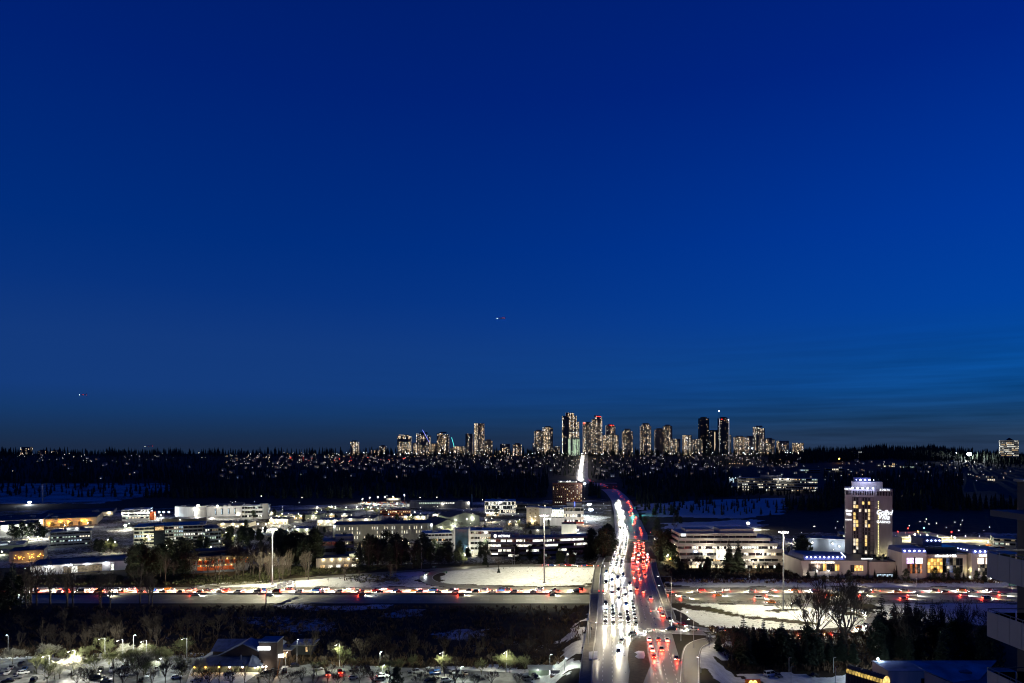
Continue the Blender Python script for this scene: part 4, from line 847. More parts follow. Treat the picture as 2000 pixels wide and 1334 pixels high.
# traffic lights: pole, arm, signal heads with three lenses
def signal(px, pyb, pyt, z0, arm, heads, label, on='red', d=None):
    d = d or dist(pyb, z0); x = xat(px, d); h = hgt(pyt, d) - z0; t = thing('traffic_light', label, 'traffic light', (x, d, z0), 0, 'traffic lights')
    m = MB(); m.tube((0, 0, -.3), (0, 0, h), .12, .09, 8); m.build('pole', STEEL, t)
    if arm: m = MB(); m.tube((0, 0, h - .3), (arm, 0, h), .08, .05, 6); m.build('arm', STEEL, t)
    for hx, hz in heads:
        m = MB(); m.box(hx - .22, hx + .22, -.2, .18, hz - .65, hz + .65); b = m.build('signal_head', DARKM, t)
        for j, nm in enumerate(('red', 'amber', 'green')):
            m = MB(); zc = hz + .42 - j * .42; m.tube((hx, -.2, zc), (hx, -.3, zc), .17, n=8); m.build('lens', {'red': REDL, 'green': GRNL}[nm] if nm == on else DARKM, b)
    return t
signal(1311, 1226, 1192, 6.5, -9.5, ((-5.2, 7.2), (-9.4, 7.2)), 'traffic light mast with two red signals at the right end of the bridge')
signal(1153, 1246, 1217, 6.5, 5.5, ((0.4, 4.2),), 'traffic light mast with a pale arm over the left pavement at the near junction', 'none')
signal(1239, 1249, 1221, 6.5, 0, ((0, 6.8), (0, 3.2)), 'traffic light pole on the tip of the brown median', 'none')
signal(1330, 1250, 1225, 6.5, 0, ((-.6, 5.2), (.9, 4.6)), 'traffic light pole with two heads at the ramp corner', 'none')
signal(1152, 1196, 1150, 6.5, 7.2, ((4.6, 10.4), (6.6, 10.4)), 'tall gantry with red signals over the left lanes of the bridge', 'red')
signal(1283, 1060, 1046, .2, -28, ((-6, 9), (-14, 9), (-21, 9)), 'wide signal arm with red lights over the far junction', 'red', d=640)
gt = signal(1240, 1014, 1003, .2, -8, ((-6, 10), (0, 9)), 'green traffic lights far up the avenue beside the trees', 'green', d=900); lamp('POINT', (-3, -2, 8), 7000, (.1, 1, .7), 1, gt)
signal(1188, 975, 961, 1.0, 12, ((4, 13), (9, 13), (15, 12)), 'far off red traffic lights at the bend of the avenue', 'red', d=1300)
def green_sign(px, py, d, w, h, label, poles, arm=None, z0=6.5, text=None):
    x, z = xat(px, d), hgt(py, d); t = thing('road_sign', label, 'road sign', (x, d, z0), 0, 'green road signs')
    m = MB(); m.box(-w / 2, w / 2, -.06, .06, z - z0 - h / 2, z - z0 + h / 2); m.build('panel', GREEN, t)
    m = MB(); e = .1
    for k in range(3): m.box(-w * .36, w * (.3 - .12 * k), -.085, -.062, z - z0 + h * (.2 - .24 * k), z - z0 + h * (.3 - .24 * k))
    m.build('lettering', WHITEP, t, kind='stuff')
    if arm: m = MB(); m.tube((w / 2 - .3, .12, z - z0), (arm, .12, z - z0), .09, n=6); m.build('arm', STEEL, t)
    m = MB()
    for px_ in poles: m.tube((px_, .15, -.4), (px_, .15, z - z0 + .3), .12, n=6)
    m.build('pole', STEEL, t, kind='stuff'); return t
green_sign(1304, 1304, 268, 3.4, 1.9, 'green direction sign hanging from an arm over the near lanes', (6.1,), 6.1)
green_sign(1262, 1142, 420, 3.6, 1.5, 'green direction sign on a long arm over the bridge lanes', (11.5,), 11.5)
green_sign(848, 1108, 505, 3.2, 2.2, 'green sign on two legs at the top of the left loop ramp', (-1, 1), None, .6); green_sign(870, 1118, 480, 2.6, 1.6, 'green sign at the inner bend of the left loop ramp', (-.8, .8), None, .6)
green_sign(1977, 1139, 420, 4.2, 3.0, 'green motorway sign close beside the balconies', (0,), None, 0)
# sign gantry over the motorway on the left
t = thing('sign_gantry', 'motorway sign gantry with grey panels seen from behind at the left', 'sign gantry', (xat(545, 405), 405, 0))
p0, p1 = (-2.5, -14.5, 0), (5.5, 12.5, 0); m = MB()
for p in (p0, p1): m.tube((p[0], p[1], -.4), (p[0], p[1], 8.6), .3, n=8)
m.build('post', DARKM, t, kind='stuff'); m = MB()
for z in (7.0, 8.2): m.tube((p0[0], p0[1], z), (p1[0], p1[1], z), .16, n=6)
for k in range(12):
    a = k / 12; b = (k + 1) / 12; f = lambda q, z: (p0[0] + (p1[0] - p0[0]) * q, p0[1] + (p1[1] - p0[1]) * q, z); m.tube(f(a, 7.0 if k % 2 else 8.2), f(b, 8.2 if k % 2 else 7.0), .07, n=4)
m.build('truss', DARKM, t, kind='stuff')
for k in (.45, .62, .82):
    c = (p0[0] + (p1[0] - p0[0]) * k, p0[1] + (p1[1] - p0[1]) * k); m = MB(); m.rbox(c[0], c[1], math.atan2(27, 8), 4.0, .2, 6.2, 9.2); m.build('sign_panel', mat('grey_panel', (.12, .12, .13), .6), t)
# ------------------------------------------------------------------ buildings of the valley
def wallm(nm, c, v=.15): return mat('wall_' + nm, c, .8, v, .35, streak=True)
WL = dict(white=wallm('white_render', (.6, .59, .55)), beige=wallm('beige_panel', (.42, .37, .28)), grey=wallm('grey_concrete', (.24, .24, .235)), dark=wallm('dark_cladding', (.06, .06, .062)), brown=wallm('brown_brick', (.15, .06, .04)), cream=wallm('cream_concrete', (.5, .46, .38)), orange=wallm('orange_panel', (.55, .1, .02)), green=wallm('grey_green', (.2, .23, .18)), red=wallm('red_brick', (.2, .06, .035)), blue=wallm('blue_grey', (.12, .14, .17)))
ROOF = mat('flat_roof', (.085, .088, .092), .85, .35, .15); ROOFS = mat('snowy_roof', (.3, .31, .32), .85, .5, .09); ROOFB = mat('blue_metal_roof', (.06, .07, .09), .6, .2, .3)
def bld(name, label, px0, px1, pyt, pyb, rz=0.0, cat='building', d=None, z0=None, group=None):
    d = d or dist(pyb); x0, x1 = xat(px0, d), xat(px1, d); a = math.atan2((x0 + x1) / 2, d); rz -= .8 * a
    z = z0 if z0 is not None else tz((x0 + x1) / 2, d)
    t = thing(name, label, cat, ((x0 + x1) / 2, d, z), rz, group)
    return t, (x1 - x0) / (math.cos(rz) - math.tan(a) * math.sin(rz)), hgt(pyt, d) - z
SEEDW = random.Random(77)
def panes(mb, x0, x1, z0, z1, y, nx, prob, wts, gap=.17, thick=.06, side=None):
    """lit panes along a wall; side: None front (facing -y), +1 right wall, -1 left wall"""
    w = (x1 - x0) / nx; run = None
    for i in range(nx):
        if i % SEEDW.choice((2, 3, 4, 5)) == 0 or run is None: run = SEEDW.random() < prob * .82; mi = SEEDW.choices(range(len(wts)), wts)[0]
        if not run: continue
        if SEEDW.random() < .2: continue
        a, b = x0 + i * w + gap * w, x0 + (i + 1) * w - gap * w; h0 = z0 if SEEDW.random() < .75 else z0 + (z1 - z0) * SEEDW.uniform(.0, .45)
        if side is None: mb.box(a, b, y - thick, y, h0, z1, mi)
        else: mb.box(y if side > 0 else y - thick, y + thick if side > 0 else y, a, b, h0, z1, mi)
WT_OFF = (1, 5, 4, 2, 2, 1); WT_WARM = (5, 3, 1, 0, 2, 0); WT_COOL = (0, 2, 3, 5, 2, 3); WT_RES = (6, 3, 1, 0, 2, .5)
def roof_kit(t, w, dp, h, n=3, seed=0, m=None):
    r = random.Random(seed); 
    for i in range(n):
        a, b = r.uniform(2, 6), r.uniform(2, 5); x = r.uniform(-w / 2 + a, w / 2 - a) if w > 2 * a + 1 else 0; y = r.uniform(3, max(4, dp - 5)); mb = MB()
        mb.box(x - a / 2, x + a / 2, y, y + b, h, h + r.uniform(1, 2.4)); mb.build('rooftop_unit', m or WL['grey'], t)
def strip_block(t, w, h, dp, nfl, wall, prob=.6, wts=WT_OFF, bay=2.4, sill=.48, par=.9, gfl=0.0, glass=GLASS, roof=None, seed=0, units=3, sides=True, inset=.35):
    """storeys of solid bands and recessed ribbons of windows"""
    fh = (h - par) / nfl; core = MB(); core.box(-w / 2 + inset, w / 2 - inset, inset, dp - inset, -1, h - .3); core.build('glazing', glass, t)
    sp = MB()
    for f in range(nfl):
        z = f * fh; sp.box(-w / 2, w / 2, 0, dp, z - (1 if f == 0 else 0), z + fh * sill)
    sp.box(-w / 2, w / 2, 0, dp, nfl * fh, h); sp.build('wall', wall, t, kind='stuff')
    mu = MB(); nb = max(2, int(w / bay))
    for f in range(nfl):
        for k in range(0, nb + 1, 2):
            x = -w / 2 + inset + (w - 2 * inset) * k / nb; mu.box(x - .12, x + .12, inset - .2, inset + .1, f * fh + fh * sill, (f + 1) * fh)
    mu.build('mullion', wall, t, kind='stuff')
    lw = MB()
    for f in range(nfl):
        p = prob[f] if isinstance(prob, (list, tuple)) else prob
        panes(lw, -w / 2 + inset, w / 2 - inset, f * fh + fh * sill + .04, (f + 1) * fh - .06, inset - .01, nb, p, wts)
        if sides:
            n2 = max(2, int(dp / bay))
            panes(lw, inset, dp - inset, f * fh + fh * sill + .04, (f + 1) * fh - .06, w / 2 - inset + .01, n2, p * .8, wts, side=1); panes(lw, inset, dp - inset, f * fh + fh * sill + .04, (f + 1) * fh - .06, -w / 2 + inset - .01, n2, p * .8, wts, side=-1)
    lw.build('lit_windows', WIN, t, kind='stuff')
    ro = MB(); ro.box(-w / 2 + .4, w / 2 - .4, .4, dp - .4, h - .5, h - .25); ro.build('roof', roof or ROOF, t); roof_kit(t, w, dp, h - .3, units, seed)
def shed(t, w, h, dp, wall, roof=None, panel=8.0, units=2, seed=0, par=.5):
    b = MB(); b.box(-w / 2, w / 2, 0, dp, -1, h); b.build('wall', wall, t)
    p = MB(); n = max(1, int(w / panel))
    for k in range(n + 1): x = -w / 2 + w * k / n; p.box(x - .1, x + .1, -.12, .02, -1, h - .05)
    p.build('panel_joint', wall, t, kind='stuff'); r = MB(); r.box(-w / 2 + .3, w / 2 - .3, .3, dp - .3, h + .004, h + .1)
    for a, b_, c, d_ in ((-w / 2, w / 2, -.05, .3), (-w / 2, w / 2, dp - .3, dp), (-w / 2, -w / 2 + .3, .3, dp - .3), (w / 2 - .3, w / 2, .3, dp - .3)): r.box(a, b_, c, d_, h + .004, h + par)
    r.build('roof', roof or ROOF, t, kind='stuff'); roof_kit(t, w, dp, h, units, seed)
def wlamp(t, x, y, z, power, col=(1, .93, .8), m=None, r=.3, out=.8, ang=None):
    mb = MB(); mb.ball((x, y - out * .5, z), r, 8, 5); mb.build('wall_lamp', m or LAMPW, t)
    if ang: lamp('SPOT', (x, y - out, z), power, col, .3, t, ang, .5)
    else: lamp('POINT', (x, y - out - r, z - .1), power, col, .3, t)
def lit_part(t, name, x0, x1, y, z0, z1, m, thick=.1, label=None):
    mb = MB(); mb.box(x0, x1, y - thick, y, z0, z1); return mb.build(name, m, t, label=label)
def gable(t, w, h, hr, dp, wall, roof, ridge='y', over=.8):
    b = MB(); b.box(-w / 2, w / 2, 0, dp, -1, h)
    if ridge == 'y': b.loft([[(-w / 2, 0, h), (w / 2, 0, h), (0, 0, hr)], [(-w / 2, dp, h), (w / 2, dp, h), (0, dp, hr)]])
    else: b.loft([[(-w / 2, 0, h), (-w / 2, dp, h), (-w / 2, dp / 2, hr)], [(w / 2, 0, h), (w / 2, dp, h), (w / 2, dp / 2, hr)]])
    b.build('wall', wall, t, kind='stuff'); r = MB(); th = .25
    if ridge == 'y':
        for s in (-1, 1):
            e = (s * (w / 2 + over), h - (hr - h) / (w / 2) * over); r.loft([[(e[0], -over, e[1] + .02), (0, -over, hr + .02), (0, -over, hr + th), (e[0], -over, e[1] + th)], [(e[0], dp + over, e[1] + .02), (0, dp + over, hr + .02), (0, dp + over, hr + th), (e[0], dp + over, e[1] + th)]])
    else:
        for s in (-1, 1):
            y0 = dp / 2 + s * (dp / 2 + over); ze = h - (hr - h) / (dp / 2) * over; a, c = -w / 2 - over, w / 2 + over
            r.loft([[(a, y0, ze + .02), (a, dp / 2, hr + .02), (a, dp / 2, hr + th), (a, y0, ze + th)], [(c, y0, ze + .02), (c, dp / 2, hr + .02), (c, dp / 2, hr + th), (c, y0, ze + th)]])
    r.build('roof', roof, t, kind='stuff')
def solid(o, name):
    me = bpy.data.meshes.new_from_object(o); q = bpy.data.objects.new(name, me); COL.objects.link(q); q.parent = o.parent; q.location = o.location; q.rotation_euler = o.rotation_euler; q.scale = o.scale
    bpy.data.objects.remove(o); q['kind'] = 'stuff'; return q
def text(t, s, x, z, y, size, m, ext=.08, align='CENTER', shear=0.0, name='lettering', rot=(PI / 2, 0, 0), bold=.0, sx=1.0):
    c = bpy.data.curves.new(name, 'FONT'); c.body = s; c.size = size; c.extrude = ext; c.align_x = align; c.shear = shear; c.offset = bold; c.resolution_u = 3
    o = bpy.data.objects.new(name, c); COL.objects.link(o); o.parent = t; o.location = (x, y, z); o.rotation_euler = rot; o.scale = (sx, 1, 1); c.materials.append(m); return solid(o, name)
def flood(px, py, d, label, power, col, m, r=.9, z0=None, angle=None, n=3, tall=True):
    """a pole with a cluster of very bright floodlights"""
    x, z = xat(px, d), hgt(py, d); zg = tz(x, d) if z0 is None else z0; t = thing('floodlight_pole', label, 'floodlight', (x, d, zg), 0, 'floodlights'); h = z - zg
    b = MB(); b.tube((0, 0, -.4), (0, 0, h), .16, .1, 8); b.tube((-n * .5, 0, h), (n * .5, 0, h), .08, n=6); b.build('pole', DARKM, t, kind='stuff')
    for i in range(n):
        xx = (i - (n - 1) / 2) * r * 1.1; b = MB(); b.ball((xx, -.2, h + .1), r, 10, 6); b.build('lens', m, t)
    lamp('POINT', (0, -r - .6, h - .3), power, col, .6, t)
    return t
# --- far left estate
t, w, h = bld('warehouse', 'long low warehouse with beige panelled wall at the far left of the estate', 84, 222, 1001.5, 1011, .0, d=880); shed(t, w, h, 60, WL['beige'], ROOF, 5.7, 3, 1)
for px in (82, 158, 187, 205): wlamp(t, xat(px, 880) - t.location.x, 0, h - 1.5, 1600, (1, .9, .65))
t, w, h = bld('warehouse', 'warehouse loading yard wall washed orange by sodium lamps', 88, 190, 1012, 1026, .0, d=780); shed(t, w, h, 70, WL['beige'], ROOF, 9, 2, 2)
for px, py in ((104, 1020), (122, 1019), (135, 1019), (157, 1018), (165, 1018)): wlamp(t, xat(px, 780) - t.location.x, 0, hgt(py, 780), 2000, (1, .42, .05), LAMPO, .4, 1.2)
for k in range(5): lit_part(t, 'loading_door', -20 + k * 9, -16 + k * 9, -.02, 0, 4, WL['dark'])
t, w, h = bld('warehouse', 'warehouse with pale pinkish wall cut by the left edge of view', -40, 85, 1017, 1032, .0, d=745); shed(t, w, h, 70, WL['white'], ROOF, 6, 3, 3)
for px in (10, 45, 70): wlamp(t, xat(px, 745) - t.location.x, 0, h - 2, 1900, (1, .85, .72))
t, w, h = bld('warehouse', 'white hall with bright bays behind the dark pines', -10, 68, 1025, 1046, .0, d=690); shed(t, w, h, 40, WL['white'], ROOF, 8, 2, 4)
for px in (14, 33, 50, 66): wlamp(t, xat(px, 690) - t.location.x, 0, h - 2.5, 2600, (.95, 1, .85))
t, w, h = bld('office_building', 'low round ended office with two thin bands of lit windows', 98, 178, 1038, 1078, .05, d=610); strip_block(t, w, h, 26, 4, WL['grey'], (.15, .3, .85, .55), WT_COOL, 2.2, .6, roof=ROOFS, seed=5)
b = MB(); b.box(-4, 6, 8, 15, h - .3, h + 2.6); b.build('plant_room', WL['grey'], t); wlamp(t, -2, 8, h + 1.9, 500, (.9, 1, 1)); wlamp(t, 4, 8, h + 1.9, 500, (.9, 1, 1))
t, w, h = bld('bay_building', 'white three storey building with open lit bays beside the blue floodlights', 238, 292, 995, 1017, -.06, d=830); strip_block(t, w, h, 26, 3, WL['white'], (.9, .15, .15), WT_OFF, 3.2, .55, roof=ROOF, seed=6)
for x in (-14, -8, 2, 8, 14): wlamp(t, x, 0, h * .62, 1500, (1, .97, .9), r=.25)
b = MB(); b.box(w / 2 + .2, w / 2 + 5, 2, 12, -.5, h * .72); b.build('annex', WL['orange'], t, label='orange annex on the right side'); wlamp(t, w / 2 + 6, 3, 6, 1500, (1, .75, .3), r=.2)
for i, px in enumerate((311, 320, 330)): flood(px, 1000, 850, 'blue white floodlight over the small yard, %s of three in a row' % ordn(i), 9000, (.7, .85, 1), LAMPC, .85, n=1)
t, w, h = bld('hall_building', 'big bright white hall with four tall windows on the left of the valley', 404, 472, 989, 1009, -.03, d=850)
shed(t, w, h, 48, WL['white'], ROOF, 14, 2, 7)
for k in range(4):
    f = lit_part(t, 'window', -11 + k * 7.5, -8.8 + k * 7.5, -.02, h * .35, h * .82, GLASS); lit_part(f, 'pane', -10.8 + k * 7.5, -9.9 + k * 7.5, -.13, h * .38, h * .78, WIN[5], .02)
lit_part(t, 'canopy', -w / 2 + 1, w / 2 - 1, -.1, h * .12, h * .2, WL['grey'], 1.2); wlamp(t, -w / 2 + 6, 0, h * .1, 1500, (1, .95, .85)); wlamp(t, w / 2 - 4, 0, h * .35, 1200, (1, .95, .85))
lamp('SPOT', (0, -26, h + 6), 26000, (1, .97, .9), 1, t, 120, .6, (math.radians(62), 0, 0)); b = MB(); b.ball((-8, -.4, h + .9), .9, 8, 5); b.build('roof_floodlight', LAMPW, t)
t, w, h = bld('hall_building', 'white hall wing seen end on with vertical light slots, left of the tall windows', 380, 405, 989, 1008, .9, d=858); shed(t, w * 1.1, h, 30, WL['white'], ROOF, 3, 1, 8); lamp('SPOT', (0, -18, h + 5), 6000, (1, .98, .95), 1, t, 130, .6, (math.radians(60), 0, 0))
b = MB(); b.box(xat(405.5, 846) - t.location.x, xat(411.5, 846) - t.location.x, -7, -2, -.5, h + 1); b.build('stair_tower_or_gap', WL['dark'], t)  # dark box put in for the unlit gap at the hall corner
flood(387, 988, 845, 'brilliant floodlight at the corner of the big white hall', 30000, (1, .97, .88), LAMPW, 1.15, n=2)
t, w, h = bld('office_building', 'white office with small dark windows right of the big white hall', 472, 526, 988, 1012, -.02, d=845); strip_block(t, w, h, 22, 3, WL['white'], (.5, .3, .45), WT_OFF, 1.6, .5, seed=9); lamp('SPOT', (0, -18, h + 4), 14000, (1, .97, .9), 1, t, 130, .6, (math.radians(58), 0, 0))
b = MB(); b.box(w / 2 - 8, w / 2 - 1, -.6, 6, -.5, h + 2.5); b.build('stair_tower_or_gap', WL['grey'], t)
flood(58, 981, 1060, 'starry white floodlight far left below the blue snow fields', 52000, (.85, .93, 1), LAMPC, 1.5, n=2)
flood(245, 1026, 735, 'brilliant yellowish floodlight on the roofs left of the glass office', 16000, (1, .95, .8), LAMPW, .85, n=2)
t, w, h = bld('office_building', 'wide glass office with a tall glazed entrance in the middle', 262, 402, 1027, 1078, .0, d=625); strip_block(t, w, h, 34, 5, WL['cream'], (.5, .5, .65, .92, .42), WT_COOL, 2.0, .42, roof=ROOF, seed=10, units=4)
b = MB(); b.box(-13, -4, -1.6, 4, -.5, h + 1.0); b.build('entrance_tower', GLASS, t); lit_part(t, 'entrance_light', -12, -5, -1.62, h * .8, h * .98, WIN[0]); lamp('SPOT', (-20, -24, 3), 5000, (.9, 1, .85), 1, t, 150, .6, (math.radians(105), 0, 0))
t, w, h = bld('office_building', 'dark glass wing at the right end of the glass office', 400, 432, 1031, 1076, .25, d=628); strip_block(t, w, h, 20, 4, WL['blue'], (.3, .3, .5, .5), WT_COOL, 2.0, .4, seed=11)
t, w, h = bld('supplies_store', 'store with orange lit panels and a grey wall above the motorway bank', 352, 485, 1087, 1119, .0, 'shop', d=488); shed(t, w, h, 26, WL['grey'], ROOF, 7, 3, 12)
for k in range(9): lit_part(t, 'orange_panel', -15.5 + k * 4.5, -12.4 + k * 4.5, -.05, h * .52, h * .78, WL['orange'], .12); wlamp(t, -14 + k * 4.5, 0, h * .84, 160, (1, .62, .2), LAMPO, .13, .5)
for k in range(6): lit_part(t, 'orange_panel', -11 + k * 4.1, -7.2 + k * 4.1, -.05, h * .14, h * .38, WL['orange'], .12); wlamp(t, -9 + k * 4.1, 0, h * .45, 130, (1, .6, .2), LAMPO, .1, .5)
b = MB(); b.box(-w / 2 + 7, w / 2, 8, 22, h + .1, h + 3.2); b.build('upper_storey', WL['dark'], t); lamp('SPOT', (4, -9, 8), 2200, (.95, 1, .85), .5, t, 160, .5)
t, w, h = bld('retail_building', 'long low white building with a row of wall lamps beside the motorway', 62, 246, 1101, 1118, .0, d=486); shed(t, w, h, 30, WL['white'], ROOFB, 10, 2, 13)
for i, px in enumerate((68, 104, 137, 168, 200, 239)): wlamp(t, xat(px, 486) - t.location.x, 0, h - .6, (900, 1300, 1500, 800, 800, 350)[i], (.92, .95, 1), LAMPC, (.35, .42, .42, .35, .35, .22)[i], 1.0)
for px, wd in ((137, 3), (147, 2), (170, 7), (185, 3), (211, 1)): x = xat(px, 486) - t.location.x; f = lit_part(t, 'shop_window', x - wd, x + wd, -.04, .4, h - 1.2, GLASS); lit_part(f, 'lit_glass', x - wd + .2, x + wd - .2, -.15, .5, h - 1.5, WIN[2] if wd < 3 else WIN[4], .03)
t, w, h = bld('restaurant_building', 'dim beige building with strings of warm fairy lights at the far left', 18, 86, 1076, 1096, .0, 'restaurant', d=536); shed(t, w, h, 24, WL['beige'], ROOF, 7, 2, 14)
b = MB(); r_ = random.Random(4)
for k in range(26): b.ball((r_.uniform(-8, 11), -r_.uniform(.3, 5), r_.uniform(2.2, 6)), .16, 6, 4)
b.build('fairy_lights', LAMPO, t, kind='stuff'); lamp('POINT', (2, -3, 4), 500, (1, .6, .2), .5, t)
t, w, h = bld('roof_hall', 'low hall with a bright patch of roof at the left edge', -20, 46, 1066, 1078, .0, d=600); shed(t, w, h, 30, WL['green'], ROOFS, 7, 1, 15); lamp('POINT', (-4, 10, h + 4), 1500, (.85, 1, .95), .5, t)
# --- middle: business park
t, w, h = bld('school_building', 'long pale building with ribbed wall and rows of narrow lit windows', 652, 846, 1024, 1064, .02, d=655)
b = MB(); b.box(-w / 2, w / 2, 0, 30, -1, h); b.build('wall', WL['grey'], t); rb = MB(); lw = MB(); n = 40
for k in range(n + 1): x = -w / 2 + w * k / n; rb.box(x - .28, x + .28, -.5, .02, -1, h)
rb.build('pilaster', WL['grey'], t, kind='stuff')
for f in range(3):
    for k in range(n):
        if SEEDW.random() < (.28, .3, .5)[f]: x = -w / 2 + w * (k + .5) / n; lw.box(x - .34, x + .34, -.1, .0, h * (.12 + .28 * f), h * (.30 + .28 * f), SEEDW.choice((1, 1, 2)))
lw.build('lit_windows', WIN, t, kind='stuff'); b = MB(); b.box(-w / 2 + .2, w / 2 - .2, .2, 29.8, h + .004, h + .3); b.loft([[(-4, 8, h + .3), (16, 8, h + .3), (16, 26, h + .3), (-4, 26, h + .3)], [(5.9, 16.9, h + 5), (6.1, 16.9, h + 5), (6.1, 17.1, h + 5), (5.9, 17.1, h + 5)]]); b.build('roof', ROOF, t, kind='stuff'); wlamp(t, w / 2 - 1, 0, h - 1.5, 900, (.85, 1, .95)); wlamp(t, -w / 2 + 1, 0, h - 1, 900, (.95, 1, .85))
t, w, h = bld('office_building', 'dim stacked grey office with two pale ledges', 620, 692, 1056, 1092, .12, d=535); strip_block(t, w, h, 20, 3, WL['grey'], (.08, .05, .05), WT_OFF, 2.6, .45, seed=16); b = MB(); b.box(0, w / 2, 3, 16, h, h + 3); b.build('upper_block', WL['grey'], t); wlamp(t, -w / 2 + 1, 0, 3.2, 500); wlamp(t, w / 2 + 2.5, 2, 8, 700)
t, w, h = bld('retail_building', 'low beige building glowing behind the scrub under the stacked office', 618, 700, 1090, 1108, .0, d=505); shed(t, w, h, 16, WL['beige'], ROOF, 6, 1, 17)
for k in range(5): lit_part(t, 'shop_window', -12 + k * 5.6, -9 + k * 5.6, -.04, .5, 2.6, WIN[k % 3 + 0]); wlamp(t, -10 + k * 6, 0, h - .8, 380, (1, .9, .6), r=.16)
t, w, h = bld('office_building', 'white office with rows of small dark windows, left wing', 828, 884, 1041, 1082, .15, d=575); strip_block(t, w, h, 20, 4, WL['white'], (.1, .1, .1, .12), WT_OFF, 1.5, .55, seed=18); lamp('SPOT', (0, -26, 16), 9000, (1, .95, .82), 1, t, 140, .6, (math.radians(75), 0, 0))
t, w, h = bld('office_building', 'white office with a blue glass bay, right wing', 884, 982, 1036, 1082, -.04, d=580); strip_block(t, w, h, 20, 4, WL['white'], (.25, .3, .75, .12), WT_WARM, 1.5, .55, seed=19); b = MB(); b.box(-w / 2 + 2, -w / 2 + 14, -1.5, 3, 0, h + 1.6); b.build('glass_bay', mat('blue_glass', (.03, .06, .09), .15, .3, .4, spec=.8), t)
for x in (-w / 2 + 1.6, -w / 2 + 14.4): b = MB(); b.box(x - .7, x + .7, -1.8, 3, 0, h + 2.4); b.build('bay_pier', WL['white'], t)
lamp('SPOT', (6, -26, 14), 12000, (1, .95, .82), 1, t, 150, .6, (math.radians(75), 0, 0))
for x in (-9, 3, 12): wlamp(t, x, -2, 4.6, 900)
# curved office with three ribbons of bright glass
t = thing('curved_office', 'long curved office with three bright bands of windows under a lit sign', 'office', (xat(1058, 545), 545, 0)); w = xat(1158, 545) - xat(958, 545); h = hgt(1050, 545); wl = MB(); gl = MB(); lw = MB(); NN = 40
def cpt(k, o=0.0):
    u = k / NN; x = -w / 2 + w * u; y = 26 * max(0, u - .35) ** 1.6 + o; return x, y
fh = h / 4.4
for k in range(NN):
    (xa, ya), (xb, yb) = cpt(k), cpt(k + 1)
    for f in range(4):
        z0, z1 = f * fh + (-.6 if f == 0 else 0), f * fh + fh * .5
        wl.loft([[(xa, ya, z0), (xa, ya + 16, z0), (xa, ya + 16, z1), (xa, ya, z1)], [(xb, yb, z0), (xb, yb + 16, z0), (xb, yb + 16, z1), (xb, yb, z1)]])
        g0, g1 = z1, (f + 1) * fh; gl.loft([[(xa, ya + .4, g0), (xa, ya + 15, g0), (xa, ya + 15, g1), (xa, ya + .4, g1)], [(xb, yb + .4, g0), (xb, yb + 15, g0), (xb, yb + 15, g1), (xb, yb + .4, g1)]])
        p = (.2, .35, .5, .93)[f]
        if math.sin(k * .55 + f * 2.1) * .5 + .5 < p:
            for j in (0, .5):
                if SEEDW.random() < .9: xx, yy = xa + (xb - xa) * (j + .04), ya + (yb - ya) * (j + .04); x2, y2 = xa + (xb - xa) * (j + .46), ya + (yb - ya) * (j + .46); mi = SEEDW.choice((1, 2, 2, 1)); lw.loft([[(xx, yy + .3, g0 + .1), (xx, yy + .38, g0 + .1), (xx, yy + .38, g1 - .1), (xx, yy + .3, g1 - .1)], [(x2, y2 + .3, g0 + .1), (x2, y2 + .38, g0 + .1), (x2, y2 + .38, g1 - .1), (x2, y2 + .3, g1 - .1)]], mi)
    wl.loft([[(xa, ya, 4 * fh), (xa, ya + 16, 4 * fh), (xa, ya + 16, h), (xa, ya, h)], [(xb, yb, 4 * fh), (xb, yb + 16, 4 * fh), (xb, yb + 16, h), (xb, yb, h)]])
wl.build('wall', WL['grey'], t, kind='stuff'); gl.build('glazing', GLASS, t, kind='stuff')
WINB = [glow('bright_office_%d' % i, c, 1.5, .6) for i, c in enumerate(((1, .8, .5), (1, .95, .78), (.95, 1, .9)))]
lw.build('lit_windows', WINB, t, kind='stuff'); b = MB(); b.box(-w / 2 + .2, -w / 2 + 17, -.5, 5, h, h + 3.4); sb = b.build('sign_block', mat('navy_panel', (.02, .035, .1), .4, .2, .5), t); text(t, 'ACTIVAS', -w / 2 + 10.8, h + .5, -.62, 2.5, SIGNW, .12, sx=.95, bold=.03)
b = MB(); b.tube((-w / 2 + 3.9, -.8, h + 1.4), (-w / 2 + 3.9, -.55, h + 1.4), 1.25, n=14); b.build('sign_emblem', SIGNW, t); roof_kit(t, w * .7, 14, h, 4, 20); lit_part(t, 'entrance_canopy', -w / 2 + 1, -w / 2 + 6, -2, 4.4, 5.0, SIGNWARM, 2)
